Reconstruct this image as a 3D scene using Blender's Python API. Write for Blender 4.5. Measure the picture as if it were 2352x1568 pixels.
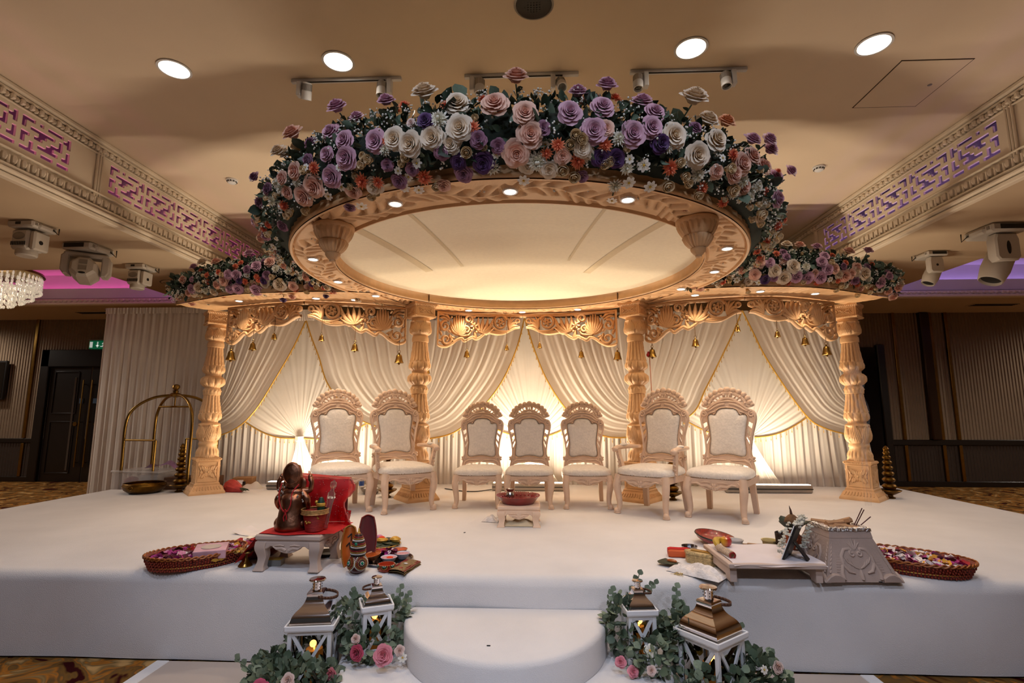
import bpy, math, random
from math import sin, cos, pi, radians as R, sqrt, atan2, exp
from mathutils import Vector, Matrix
random.seed(11)
for _o in list(bpy.data.objects): bpy.data.objects.remove(_o)
SC = bpy.context.scene
COL = SC.collection

# ---------------------------------------------------------------- camera, world, exposure
cam_d = bpy.data.cameras.new('camera'); cam_d.sensor_width = 36; cam_d.lens = 18.0; cam_d.clip_end = 100
CAM = bpy.data.objects.new('camera', cam_d); COL.objects.link(CAM)
CAM.location = (0, 0, 1.6); CAM.rotation_euler = (R(98.0), 0, R(2.4)); SC.camera = CAM
SC.view_settings.view_transform = 'Standard'; SC.view_settings.look = 'None'
SC.view_settings.gamma = 1.0; SC.view_settings.use_curve_mapping = False
SC.view_settings.exposure = -0.3
W = bpy.data.worlds.new('world'); SC.world = W; W.use_nodes = True
W.node_tree.nodes['Background'].inputs[0].default_value = (0.80, 0.72, 0.68, 1)
W.node_tree.nodes['Background'].inputs[1].default_value = 0.04
SC.cycles.max_bounces = 6; SC.cycles.diffuse_bounces = 3; SC.cycles.glossy_bounces = 3
SC.cycles.transmission_bounces = 5; SC.cycles.transparent_max_bounces = 10
SC.cycles.sample_clamp_indirect = 4.0
SC.cycles.use_light_tree = True
SC.cycles.caustics_reflective = False; SC.cycles.caustics_refractive = False

WARM = (1.0, 0.79, 0.56); NEUT = (1.0, 0.88, 0.76)
def lamp(name, kind, loc, power, col=WARM, rot=(0, 0, 0), size=.1, size_y=None, angle=60, blend=.5):
    d = bpy.data.lights.new(name, kind); d.energy = power; d.color = col
    if kind == 'AREA':
        d.size = size
        if size_y: d.shape = 'RECTANGLE'; d.size_y = size_y
    elif kind == 'SPOT':
        d.spot_size = R(angle); d.spot_blend = blend; d.shadow_soft_size = size
    else: d.shadow_soft_size = size
    o = bpy.data.objects.new(name, d); o.location = loc; o.rotation_euler = rot; COL.objects.link(o)
    return o
# unseen fill spots added over and behind the photographer, cooler than the stage lamps
FRONT_FILL = [(-1.3, 0.9), (1.3, 0.9), (-1.5, -1.6), (1.5, -1.6)]
for x, y in FRONT_FILL:
    lamp('front_fill_light', 'SPOT', (x, y, 4.80), 210 if y > 0 else 300, (.70, .80, 1.0), (R(20 if y > 0 else 50), 0, 0), .12, angle=120 if y > 0 else 84, blend=1.0)
for x, y in ((-3.40, 4.33), (-1.80, 4.29), (1.43, 4.25), (3.04, 4.27)):
    lamp('downlight_beam', 'SPOT', (x, y, 4.80), 80, NEUT, (0, 0, 0), .10, angle=150, blend=.9)

WALL_FILL = [(-10.4, 6.3), (9.4, 6.3), (-13.6, 10.8), (12.6, 10.8)]  # soffit lamps added out of view to brighten the dark walls
for x, y in WALL_FILL: lamp('wall_fill_light', 'SPOT', (x, y, 3.86), 700 if y < 9 else 190, NEUT, (0, 0, 0), .1, angle=165, blend=.6)

# ---------------------------------------------------------------- materials
MATS = {}
def lin(h):
    h = h.lstrip('#'); c = [int(h[i:i + 2], 16) / 255 for i in (0, 2, 4)]
    return tuple(x / 12.92 if x <= .04045 else ((x + .055) / 1.055) ** 2.4 for x in c) + (1,)
def pm(name, col, rough=.6, metal=0, var=.08, vs=6, bump=0, bs=40, spec=.5, emit=None, es=0, alpha=1, trans=0, sheen=0, sss=0, coat=0, ramp=None, stripes=None, transl=0):
    """a procedural surface: colour broken up by noise, fine relief by a second noise"""
    if name in MATS: return MATS[name]
    m = bpy.data.materials.new(name); m.use_nodes = True; nt = m.node_tree; N = nt.nodes; L = nt.links
    b = N['Principled BSDF']; out = N['Material Output']
    c = lin(col) if isinstance(col, str) else tuple(col) + (1,)
    tc = N.new('ShaderNodeTexCoord')
    src = None
    if ramp:      # radial colour from the flower's heart outwards (object space)
        ln = N.new('ShaderNodeVectorMath'); ln.operation = 'LENGTH'; L.new(tc.outputs['Object'], ln.inputs[0])
        cr = N.new('ShaderNodeValToRGB'); L.new(ln.outputs['Value'], cr.inputs[0])
        cr.color_ramp.elements[0].color = lin(ramp[0]); cr.color_ramp.elements[0].position = ramp[2] if len(ramp) > 2 else .1
        cr.color_ramp.elements[1].color = lin(ramp[1]); cr.color_ramp.elements[1].position = ramp[3] if len(ramp) > 3 else .8
        src = cr.outputs[0]
    nz = N.new('ShaderNodeTexNoise'); nz.inputs['Scale'].default_value = vs; nz.inputs['Detail'].default_value = 4
    L.new(tc.outputs['Object'], nz.inputs['Vector'])
    mx = N.new('ShaderNodeMix'); mx.data_type = 'RGBA'; mx.blend_type = 'MULTIPLY'
    mx.inputs[0].default_value = 1.0
    mr = N.new('ShaderNodeMapRange'); mr.inputs[1].default_value = .3; mr.inputs[2].default_value = .7
    mr.inputs[3].default_value = 1 - var; mr.inputs[4].default_value = 1 + var * .4
    L.new(nz.outputs[0], mr.inputs[0]); L.new(mr.outputs[0], mx.inputs[7])
    if src: L.new(src, mx.inputs[6])
    else: mx.inputs[6].default_value = c
    colout = mx.outputs[2]
    L.new(colout, b.inputs['Base Color'])
    b.inputs['Roughness'].default_value = rough; b.inputs['Metallic'].default_value = metal
    b.inputs['Specular IOR Level'].default_value = spec
    b.inputs['Sheen Weight'].default_value = sheen; b.inputs['Coat Weight'].default_value = coat
    b.inputs['Transmission Weight'].default_value = trans; b.inputs['Alpha'].default_value = alpha
    if bump:
        n2 = N.new('ShaderNodeTexNoise'); n2.inputs['Scale'].default_value = bs; n2.inputs['Detail'].default_value = 3
        L.new(tc.outputs['Object'], n2.inputs['Vector'])
        bp = N.new('ShaderNodeBump'); bp.inputs['Strength'].default_value = bump; bp.inputs['Distance'].default_value = .02
        L.new(n2.outputs[0], bp.inputs['Height']); L.new(bp.outputs[0], b.inputs['Normal'])
    if emit:
        b.inputs['Emission Color'].default_value = lin(emit) if isinstance(emit, str) else tuple(emit) + (1,)
        b.inputs['Emission Strength'].default_value = es
    if transl:
        tr = N.new('ShaderNodeBsdfTranslucent'); L.new(colout, tr.inputs[0])
        ms = N.new('ShaderNodeMixShader'); ms.inputs[0].default_value = transl
        L.new(b.outputs[0], ms.inputs[1]); L.new(tr.outputs[0], ms.inputs[2]); L.new(ms.outputs[0], out.inputs[0])
    MATS[name] = m
    return m
def add_wave(m, axis='X', scale=20, strength=.3, dist=.01, prof='SIN'):
    """ribbed or woven relief on an existing material"""
    nt = m.node_tree; N = nt.nodes; L = nt.links; b = N['Principled BSDF']
    tc = N.new('ShaderNodeTexCoord'); wv = N.new('ShaderNodeTexWave'); wv.wave_profile = prof
    wv.bands_direction = axis; wv.inputs['Scale'].default_value = scale
    L.new(tc.outputs['Object'], wv.inputs['Vector'])
    bp = N.new('ShaderNodeBump'); bp.inputs['Strength'].default_value = strength; bp.inputs['Distance'].default_value = dist
    L.new(wv.outputs[1], bp.inputs['Height'])
    if b.inputs['Normal'].links: L.new(b.inputs['Normal'].links[0].from_socket, bp.inputs['Normal'])
    L.new(bp.outputs[0], b.inputs['Normal'])
    return m, wv

WOOD = pm('carved_cream_wood', '#d9ab7a', .55, var=.10, vs=9, bump=.12, bs=60)
CHW = pm('pale_peach_wood', '#e6c5aa', .6, var=.08, vs=10, bump=.1, bs=70)
IVORY = pm('ivory_brocade', '#efe4d8', .5, var=.12, vs=45, bump=.25, bs=60, sheen=.3)
CLOTHW = pm('white_drape', '#f3ebe0', .75, var=.04, vs=3, transl=.35)
CLOTHB = pm('white_backdrop', '#e9dfd4', .8, var=.05, vs=3, transl=.3)
STAGE = pm('white_stage_carpet', '#e4dfde', .95, var=.06, vs=2.2, bump=.35, bs=260, spec=.1)
PLASTER = pm('cream_plaster', '#e6d0b6', .85, var=.03, vs=1.5, bump=.04, bs=90, spec=.2)
PLASTER2 = pm('ivory_plaster', '#ead9c2', .8, var=.03, vs=2, spec=.2)
BRASS = pm('brass', '#94733a', .28, 1, var=.15, vs=12)
OLDBRASS = pm('aged_brass', '#6e4d1c', .42, 1, var=.3, vs=18, bump=.15, bs=30)
GOLD = pm('gold_trim', '#c99b3f', .45, .4, var=.2, vs=60)
WHITEP = pm('white_paint', '#e9e7e8', .45, var=.03)
CHROME = pm('polished_steel', '#f2eef0', .07, 1, var=.02)
BLACK = pm('black_plastic', '#121112', .45, var=.1)
LED = pm('lamp_glow', '#ffffff', .5, emit=(1, .90, .74), es=14)
GREY = pm('grey_metal', '#9b948c', .4, .6, var=.1)

# ---------------------------------------------------------------- mesh building
class MB:
    def __init__(s): s.v = []; s.f = []; s.mi = []
    def add(s, vs, fs, T=None, mi=0):
        o = len(s.v)
        if T is None: s.v += [tuple(p) for p in vs]
        else: s.v += [tuple(T @ Vector(p)) for p in vs]
        s.f += [tuple(i + o for i in f) for f in fs]; s.mi += [mi] * len(fs)
        return s
    def box(s, c, d, T=None, bev=0, mi=0):
        x, y, z = d[0] / 2, d[1] / 2, d[2] / 2; cx, cy, cz = c
        if bev <= 0:
            vs = [(cx + i * x, cy + j * y, cz + k * z) for i in (-1, 1) for j in (-1, 1) for k in (-1, 1)]
            return s.add(vs, [(0, 1, 3, 2), (4, 6, 7, 5), (0, 4, 5, 1), (2, 3, 7, 6), (0, 2, 6, 4), (1, 5, 7, 3)], T, mi)
        b = min(bev, x * .99, y * .99, z * .99); vs = []; idx = {}
        for i in (-1, 1):
            for j in (-1, 1):
                for k in (-1, 1):
                    for a, p in enumerate(((i * x, j * (y - b), k * (z - b)), (i * (x - b), j * y, k * (z - b)), (i * (x - b), j * (y - b), k * z))):
                        idx[i, j, k, a] = len(vs); vs.append((cx + p[0], cy + p[1], cz + p[2]))
        fs = []
        for sg in (-1, 1):
            q = [(-1, -1), (1, -1), (1, 1), (-1, 1)]
            if sg < 0: q = q[::-1]
            fs.append([idx[sg, j, k, 0] for j, k in q]); fs.append([idx[j, sg, k, 1] for k, j in q]); fs.append([idx[j, k, sg, 2] for j, k in q])
        for i in (-1, 1):
            for j in (-1, 1):
                fs.append([idx[i, j, -1, 0], idx[i, j, 1, 0], idx[i, j, 1, 1], idx[i, j, -1, 1]])
                fs.append([idx[i, -1, j, 0], idx[i, 1, j, 0], idx[i, 1, j, 2], idx[i, -1, j, 2]])
                fs.append([idx[-1, i, j, 1], idx[1, i, j, 1], idx[1, i, j, 2], idx[-1, i, j, 2]])
                for k in (-1, 1): fs.append([idx[i, j, k, 0], idx[i, j, k, 1], idx[i, j, k, 2]])
        return s.add(vs, fs, T, mi)
    def lathe(s, prof, n=32, T=None, mod=None, mi=0, cap=True):
        """profile of (r, z) spun about Z; mod(i, theta, r, z) may return a new radius"""
        vs = []; fs = []; m = len(prof)
        for i, (r, z) in enumerate(prof):
            for k in range(n):
                t = 2 * pi * k / n; rr = mod(i, t, r, z) if mod else r
                vs.append((rr * cos(t), rr * sin(t), z))
        for i in range(m - 1):
            for k in range(n):
                a = i * n + k; b = i * n + (k + 1) % n
                fs.append((a, b, b + n, a + n))
        if cap:
            if prof[0][0] > 1e-4: fs.append(tuple(range(n))[::-1])
            if prof[-1][0] > 1e-4: fs.append(tuple((m - 1) * n + k for k in range(n)))
        return s.add(vs, fs, T, mi)
    def sq(s, prof, T=None, mi=0, bev=0):
        """square section of half-width h at height z"""
        vs = []; fs = []
        for h, z in prof: vs += [(-h, -h, z), (h, -h, z), (h, h, z), (-h, h, z)]
        for i in range(len(prof) - 1):
            for k in range(4):
                a = i * 4 + k; b = i * 4 + (k + 1) % 4; fs.append((a, b, b + 4, a + 4))
        fs.append((3, 2, 1, 0)); q = (len(prof) - 1) * 4; fs.append((q, q + 1, q + 2, q + 3))
        return s.add(vs, fs, T, mi)
    def tube(s, pts, r, n=8, closed=False, T=None, mi=0, caps=True):
        pts = [Vector(p) for p in pts]; m = len(pts)
        rs = r if isinstance(r, (list, tuple)) else [r] * m
        vs = []; fs = []; u = None
        for i, p in enumerate(pts):
            if closed: t = pts[(i + 1) % m] - pts[i - 1]
            else: t = pts[min(i + 1, m - 1)] - pts[max(i - 1, 0)]
            if t.length < 1e-9: t = Vector((0, 0, 1))
            t.normalize()
            if u is None:
                u = t.orthogonal().normalized()
            else:
                u = u - t * u.dot(t)
                u = u.normalized() if u.length > 1e-6 else t.orthogonal().normalized()
            w = t.cross(u)
            for k in range(n):
                a = 2 * pi * k / n; vs.append(p + (u * cos(a) + w * sin(a)) * rs[i])
        for i in range(m if closed else m - 1):
            j = (i + 1) % m
            for k in range(n):
                k2 = (k + 1) % n; fs.append((i * n + k, i * n + k2, j * n + k2, j * n + k))
        if caps and not closed:
            fs.append(tuple(range(n))[::-1]); fs.append(tuple((m - 1) * n + k for k in range(n)))
        return s.add(vs, fs, T, mi)
    def sph(s, c, r, nu=12, nv=8, T=None, mi=0):
        rx, ry, rz = r if isinstance(r, (tuple, list)) else (r, r, r)
        vs = [(c[0], c[1], c[2] - rz)]; fs = []
        for i in range(1, nv):
            a = -pi / 2 + pi * i / nv
            for k in range(nu):
                t = 2 * pi * k / nu; vs.append((c[0] + rx * cos(a) * cos(t), c[1] + ry * cos(a) * sin(t), c[2] + rz * sin(a)))
        vs.append((c[0], c[1], c[2] + rz)); top = len(vs) - 1
        for k in range(nu):
            k2 = (k + 1) % nu; fs.append((0, 1 + k2, 1 + k)); fs.append((top, top - nu + k, top - nu + k2))
            for i in range(nv - 2):
                a = 1 + i * nu; fs.append((a + k, a + k2, a + nu + k2, a + nu + k))
        return s.add(vs, fs, T, mi)
    def grid(s, fn, nu, nv, closeu=False, T=None, mi=0, flip=False):
        vs = [fn(i / nu, j / nv) for j in range(nv + 1) for i in range(nu + (0 if closeu else 1))]
        w = nu if closeu else nu + 1; fs = []
        for j in range(nv):
            for i in range(nu):
                a = j * w + i; b = j * w + (i + 1) % w
                q = (a, b, b + w, a + w); fs.append(q[::-1] if flip else q)
        return s.add(vs, fs, T, mi)
    def prism(s, poly, y0, y1, T=None, bev=0, mi=0):
        """closed XZ outline given depth from y0 (front) to y1; front edge may be chamfered"""
        n = len(poly)
        ar = sum(poly[i][0] * poly[(i + 1) % n][1] - poly[(i + 1) % n][0] * poly[i][1] for i in range(n))
        if ar < 0: poly = poly[::-1]
        def inset(d):
            o = []
            for i in range(n):
                p, q, r = Vector(poly[i - 1]), Vector(poly[i]), Vector(poly[(i + 1) % n])
                e1 = (q - p); e2 = (r - q)
                n1 = Vector((-e1.y, e1.x)); n2 = Vector((-e2.y, e2.x))
                if n1.length > 1e-9: n1.normalize()
                if n2.length > 1e-9: n2.normalize()
                b = n1 + n2
                if b.length < .3: b = n1
                else: b = b / max(b.length_squared / 2, .5)
                o.append((q.x + b.x * d, q.y + b.y * d))
            return o
        rings = [(poly, y1), (poly, y0)] if bev <= 0 else [(poly, y1), (poly, y0 + bev), (inset(bev), y0)]
        vs = [(x, y, z) for pl, y in rings for x, z in pl]; fs = []
        for j in range(len(rings) - 1):
            for i in range(n):
                a = j * n + i; b = j * n + (i + 1) % n; fs.append((b, a, a + n, b + n))
        fs.append(tuple(range(n))[::-1]); fs.append(tuple((len(rings) - 1) * n + i for i in range(n)))
        return s.add(vs, fs, T, mi)
    def stroke(s, pts, wid, dep, mp, back=0.0, mi=0):
        """domed ribbon along 2-D pts with half-widths wid and relief dep, laid on a surface by mp(x, z, h)"""
        m = len(pts); vs = []; fs = []
        for i, p in enumerate(pts):
            a = pts[max(i - 1, 0)]; b = pts[min(i + 1, m - 1)]
            tx, tz = b[0] - a[0], b[1] - a[1]; l = sqrt(tx * tx + tz * tz) or 1
            nx, nz = -tz / l, tx / l; w = wid[i] if isinstance(wid, (list, tuple)) else wid
            d = dep[i] if isinstance(dep, (list, tuple)) else dep
            for q, h in ((-1, 0), (-.62, .8), (0, 1), (.62, .8), (1, 0)):
                vs.append(mp(p[0] + nx * w * q, p[1] + nz * w * q, d * h))
            if back:
                vs.append(mp(p[0] + nx * w * .9, p[1] + nz * w * .9, -back)); vs.append(mp(p[0] - nx * w * .9, p[1] - nz * w * .9, -back))
        k = 7 if back else 5
        for i in range(m - 1):
            for j in range(k if back else k - 1):
                a = i * k + j; b = i * k + (j + 1) % k; fs.append((a, b, b + k, a + k))
        return s.add(vs, fs, None, mi)
    def obj(s, name, mat, parent=None, T=None, angle=38, smooth=True):
        me = bpy.data.meshes.new(name); me.from_pydata(s.v, [], s.f)
        mats = mat if isinstance(mat, (list, tuple)) else [mat]
        for m in mats: me.materials.append(m)
        if len(mats) > 1: me.polygons.foreach_set('material_index', s.mi)
        if smooth:
            me.shade_smooth(); me.set_sharp_from_angle(angle=R(angle))
        me.update()
        o = bpy.data.objects.new(name, me); COL.objects.link(o)
        if parent: o.parent = parent
        if T is not None: o.matrix_local = T
        return o

def thing(name, label, cat, loc=(0, 0, 0), rz=0, group=None):
    o = bpy.data.objects.new(name, None); COL.objects.link(o); o.empty_display_size = .1
    o.location = loc; o.rotation_euler = (0, 0, rz); o['label'] = label; o['category'] = cat
    if group: o['group'] = group
    return o
def tag(o, label=None, cat=None, group=None, kind=None):
    for k, v in (('label', label), ('category', cat), ('group', group), ('kind', kind)):
        if v: o[k] = v
    return o
def struct(name, mb, m, label=None, parent=None, **k):
    o = mb.obj(name, m, parent, **k)
    if not parent: o['kind'] = 'structure'
    if label: o['label'] = label
    return o
def copy_tree(o, parent=None):
    c = o.copy(); COL.objects.link(c)
    if parent is not None:
        ml = o.matrix_local.copy(); c.parent = parent; c.matrix_local = ml
    for ch in list(o.children): copy_tree(ch, c)
    return c
def put(name, me, loc, sc, rot=None, parent=None):
    """link one more object that shares an existing mesh"""
    o = bpy.data.objects.new(name, me); COL.objects.link(o)
    if parent: o.parent = parent
    M4 = Matrix.Translation(loc) @ (rot.to_matrix().to_4x4() if rot is not None else Matrix()) @ (Matrix.Scale(sc, 4) if not isinstance(sc, tuple) else Matrix.Diagonal((*sc, 1)))
    o.matrix_local = M4
    return o
def rotT(loc, rz=0, rx=0, ry=0, sc=1):
    return Matrix.Translation(loc) @ Matrix.Rotation(rz, 4, 'Z') @ Matrix.Rotation(ry, 4, 'Y') @ Matrix.Rotation(rx, 4, 'X') @ Matrix.Scale(sc, 4)
def bez(p0, p1, p2, p3, n=12):
    o = []
    for i in range(n + 1):
        t = i / n; a = (1 - t) ** 3; b = 3 * t * (1 - t) ** 2; c = 3 * t * t * (1 - t); d = t ** 3
        o.append(tuple(a * w + b * x + c * y + d * z for w, x, y, z in zip(p0, p1, p2, p3)))
    return o
def catmull(P, n=6):
    o = []; m = len(P)
    for i in range(m - 1):
        p0, p1, p2, p3 = P[max(i - 1, 0)], P[i], P[i + 1], P[min(i + 2, m - 1)]
        for k in range(n):
            t = k / n
            o.append(tuple(.5 * (2 * b + (c - a) * t + (2 * a - 5 * b + 4 * c - d) * t * t + (3 * b - a - 3 * c + d) * t ** 3) for a, b, c, d in zip(p0, p1, p2, p3)))
    o.append(tuple(P[-1])); return [Vector(q) for q in o] if len(P[0]) == 3 else o
def interp(T, x):
    if x <= T[0][0]: return T[0][1]
    for (a, b), (c, d) in zip(T, T[1:]):
        if x <= c: return b + (d - b) * (x - a) / (c - a)
    return T[-1][1]
SZ = .55   # stage height
# ================================================================ the hall
# carpet floor with a gold and wine scroll pattern
FLOOR = pm('patterned_carpet', '#6b4a24', .95, var=.35, vs=1.1, bump=.3, bs=300, spec=.05)
_nt = FLOOR.node_tree; _N = _nt.nodes; _L = _nt.links
_tc = _N.new('ShaderNodeTexCoord'); _wv = _N.new('ShaderNodeTexNoise'); _wv.inputs['Scale'].default_value = 2.4; _wv.inputs['Distortion'].default_value = 2.6
_L.new(_tc.outputs['Object'], _wv.inputs['Vector'])
_cr = _N.new('ShaderNodeValToRGB'); _e = _cr.color_ramp
_e.elements[0].position = .36; _e.elements[0].color = lin('#3a0f10'); _e.elements[1].position = .42; _e.elements[1].color = lin('#7c5a2c')
for _p, _c in ((.5, '#6a5030'), (.55, '#b0702a'), (.6, '#7c6540'), (.68, '#c29a62')):
    _x = _e.elements.new(_p); _x.color = lin(_c)
_L.new(_wv.outputs[0], _cr.inputs[0]); _L.new(_cr.outputs[0], _N['Principled BSDF'].inputs['Base Color'])
struct('floor', MB().grid(lambda u, v: (-15 + 29 * u, -8 + 20 * v, 0), 4, 4, mi=0), FLOOR, 'patterned gold and wine carpet')
AISLE = pm('pale_dance_floor', '#c2b2a6', .35, var=.05, vs=2, coat=.2)
t = thing('dance_floor', 'pale smooth aisle floor in front of the stage, edged with white strips', 'floor panel', (-.19, 0, 0))
MB().box((0, .25, .006), (4.36, 6.46, .012)).obj('panel', AISLE, t)
for sx in (-1, 1): MB().box((sx * 2.22, .25, .008), (.085, 6.46, .016), bev=.004).obj('edge_strip', WHITEP, t)

# ceilings
mb = MB(); mb.box((-.175, 1.15, 4.90), (10.3, 18.3, .1)); CE = struct('ceiling', mb, PLASTER, 'raised cream ceiling of the central coffer')
def soff(x0, x1, y0, y1): return MB().box(((x0 + x1) / 2, (y0 + y1) / 2, 3.95), (x1 - x0, y1 - y0, .1))
SOFF = pm('beige_soffit', '#cbb294', .85, var=.03, vs=1.5, spec=.2)
mb = MB()
for q in ((-7.15, -5.2, -8, 12), (-15, -7.15, -8, 7.72), (-15, -7.15, 10.22, 12), (4.85, 6.72, -8, 12), (6.72, 14, -8, 7.72), (6.72, 14, 10.22, 12), (-5.2, 4.85, 10.3, 12)):
    x0, x1, y0, y1 = q; mb.box(((x0 + x1) / 2, (y0 + y1) / 2, 3.95), (x1 - x0, y1 - y0, .1))
struct('ceiling', mb, SOFF, 'lower beige soffit around the coffer')
# end wall of the coffer
struct('wall_coffer', MB().box((-.175, 10.35, 4.38), (10.1, .1, .96)), PLASTER2, 'end wall of the coffer')

# coloured coves at both sides
def cove(x0, x1, col, pw, nm):
    y0, y1 = 7.72, 10.22
    mb = MB(); cx, cy = (x0 + x1) / 2, (y0 + y1) / 2
    mb.box((cx, cy, 4.62), (x1 - x0 + .6, y1 - y0 + .6, .06))
    mb.box((cx, y1 + .28, 4.3), (x1 - x0 + .6, .06, .7)); mb.box((cx, y0 - .28, 4.3), (x1 - x0 + .6, .06, .7))
    mb.box((x0 - .28, cy, 4.3), (.06, y1 - y0 + .5, .7)); mb.box((x1 + .28, cy, 4.3), (.06, y1 - y0 + .5, .7))
    struct('ceiling', mb, WHITEC, nm)
    # step lip inside the cove and moulded edge below it
    mb = MB(); mb.box((cx, y1 + .02, 4.12), (x1 - x0, .05, .22), bev=.01); struct('trim_1', mb, WHITEC)
    mb = MB(); mb.box((cx, y1 - .05, 3.93), (x1 - x0, .12, .1), bev=.02); mb.box((cx, y1 - .08, 3.87), (x1 - x0, .16, .05), bev=.012)
    n = int((x1 - x0) / .11)
    for i in range(n): mb.sph((x0 + (i + .5) * (x1 - x0) / n, y1 - .115, 3.94), (.042, .03, .035), 6, 4)
    struct('trim_2', mb, PLASTER2, 'moulded cornice of the coloured cove')
    lamp('cove_strip', 'AREA', (cx, y1 + .16, 4.14), pw, col, (R(165), 0, 0), x1 - x0, .08)
    lamp('cove_strip', 'AREA', (cx, y0 - .15, 4.2), pw * .5, col, (R(205), 0, 0), x1 - x0, .08)
    sx = x1 + .15 if x1 < 0 else x0 - .15
    lamp('cove_strip', 'AREA', (sx, cy, 4.2), pw * .6, (.72, .35, 1.0) if x1 < 0 else col, (R(180), R(-25 if x1 < 0 else 25), 0), .08, y1 - y0)
WHITEC = pm('white_cove_plaster', '#e8e0e2', .85, var=.02)
cove(-12.4, -7.15, (1.0, .12, .50), 8, 'left ceiling cove washed in pink light')
cove(6.72, 12.4, (.52, .34, 1.0), 8, 'right ceiling cove washed in violet light')

# coffer side walls with fretwork, pilasters and mouldings
FRET = ["###.#.####.#", "#.........##", "#.######.#.#", "....##...#..", "##.##..###.#", "#.....##...#", "#.#.#####.##", "..#.........", "####.###.###"]
DENT = []
for _k in (MB().box((0, 0, 0), (.05, .05, .06), bev=.012), MB().sph((0, 0, 0), (.03, .022, .03), 6, 4), MB().sph((0, 0, 0), (.035, .028, .05), 6, 4), MB().box((0, 0, 0), (.03, .03, .10), bev=.008)):
    _o = _k.obj('tmp', PLASTER2); DENT.append(_o.data); bpy.data.objects.remove(_o)
def coffer(X, sg, starts, pitch, nun, pils, glow, nm):
    """wall in the plane x = X facing sg; fretwork cells cut right through it"""
    z0, z1 = 4.28, 4.64; ch = (z1 - z0) / 9; rows = FRET; wall = MB(); th = .025 * -sg
    ys = []
    for y in starts:
        ys += [(y + k * pitch) for k in range(nun)]
    cw = pitch / 13
    def slab(ya, yb, za, zb): wall.box((X + th / 2, (ya + yb) / 2, (za + zb) / 2), (abs(th), yb - ya, zb - za))
    slab(-8, 10.3, 3.9, z0); slab(-8, 10.3, z1, 4.85)
    cur = -8.0
    for y in sorted(ys):
        if y > cur: slab(cur, y, z0, z1)
        for r in range(9):
            row = rows[8 - r] + '.'
            c = 0
            while c < 13:                       # merge solid runs
                if row[c] == '#': c += 1; continue
                e = c
                while e < 13 and row[e] != '#': e += 1
                slab(y + c * cw, y + e * cw, z0 + r * ch, z0 + (r + 1) * ch); c = e
        cur = y + pitch
    slab(cur, 10.3, z0, z1)
    struct('wall_left' if sg > 0 else 'wall_right', wall, PLASTER2, nm, smooth=False)
    # mouldings
    mb = MB(); q = X + sg * .03
    mb.box((X + sg * .035, 1.15, 4.825), (.07, 18.3, .05), bev=.012); mb.box((X + sg * .02, 1.15, 4.78), (.04, 18.3, .03), bev=.008)
    mb.box((X + sg * .012, 1.15, 4.68), (.024, 18.3, .018), bev=.005)
    mb.box((X + sg * .02, 1.15, 4.20), (.04, 18.3, .02), bev=.006)
    mb.box((X + sg * .035, 1.15, 4.02), (.07, 18.3, .035), bev=.012); mb.box((X + sg * .045, 1.15, 3.965), (.1, 18.3, .045), bev=.015); mb.box((X + sg * .03, 1.15, 3.91), (.08, 18.3, .05), bev=.01)
    n = 72; BL = []
    for i in range(n):
        y = 3.0 + i * .1
        BL += [('dentil', 0, (X + sg * .03, y, 4.73)), ('egg', 1, (X + sg * .022, y + .05, 4.725)), ('egg', 2, (X + sg * .025, y, 4.11)), ('dentil', 3, (X + sg * .02, y + .05, 4.10))]
    tr = struct('trim_3' if sg > 0 else 'trim_4', mb, PLASTER2, 'egg and dart mouldings along the coffer')
    for nm_, k, p in BL: put(nm_, DENT[k], p, 1, None, tr)
    for y in pils:
        mb = MB()
        for d in (-.035, 0, .035): mb.box((X + sg * .015, y + d, 4.45), (.03, .025, .62), bev=.008)
        struct('trim_5', mb, PLASTER2, 'reeded strip between fretwork panels')
    # glowing slot behind the fretwork
    mb = MB(); bx = X - sg * .32
    mb.box((bx, 1.15, 4.45), (.04, 18.3, .7)); mb.box((X - sg * .19, 1.15, 4.83), (.3, 18.3, .03)); mb.box((X - sg * .19, 1.15, 4.12), (.3, 18.3, .03))
    struct('wall_coffer', mb, pm('slot_paint', '#8d8388', .9), 'back of the lit slot behind the fretwork')
    lamp('fret_strip', 'AREA', (X - sg * .2, 5.0, 4.17), glow[0], glow[1], (R(180), 0, 0), .06, 10)
coffer(-5.2, 1, [-.4 + .05, 1.65, 5.75], .6, 6, [1.5, 5.58, 9.45], (17, (.9, .16, .55)), 'left coffer wall with pink lit fretwork')
coffer(4.85, -1, [-2.2, 1.5, 5.19], .655, 5, [1.35, 5.03, 8.62], (20, (.55, .32, 1.0)), 'right coffer wall with violet lit fretwork')

# back wall: ribbed paper above a dark dado
PAPER = pm('ribbed_wallpaper', '#8f7a64', .8, var=.1, vs=3, spec=.3); add_wave(PAPER, 'X', 4.5, .9, .04)
DADO = pm('dark_dado_paper', '#3a2c22', .6, var=.15, vs=3); add_wave(DADO, 'X', 4.5, .8, .04)
ESPR = pm('espresso_wood', '#120b0a', .35, var=.2, vs=5, coat=.2)
struct('wall_back', MB().box((-.5, 12.06, 2.45), (29, .12, 2.9)), PAPER, 'ribbed taupe wallpaper at the far end')
struct('wall_back', MB().box((-.5, 12.06, .5), (29, .12, 1.0)), DADO, 'dark ribbed dado at the far end')
struct('wall_left', MB().box((-15, 2, 1.95), (.12, 20, 3.9)), PAPER); struct('wall_right', MB().box((14, 2, 1.95), (.12, 20, 3.9)), PAPER)
mb = MB(); mb.box((-13.5, 11.98, .96), (3, .05, .1), bev=.01); mb.box((11.0, 11.98, .96), (6.1, .05, .12), bev=.01); struct('trim_6', mb, ESPR, 'dark rail above the dado')
mb = MB(); mb.box((-13.5, 11.98, .06), (3, .05, .12), bev=.01); mb.box((11.0, 11.98, .06), (6.1, .05, .12), bev=.01); struct('baseboard_back', mb, ESPR)
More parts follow.
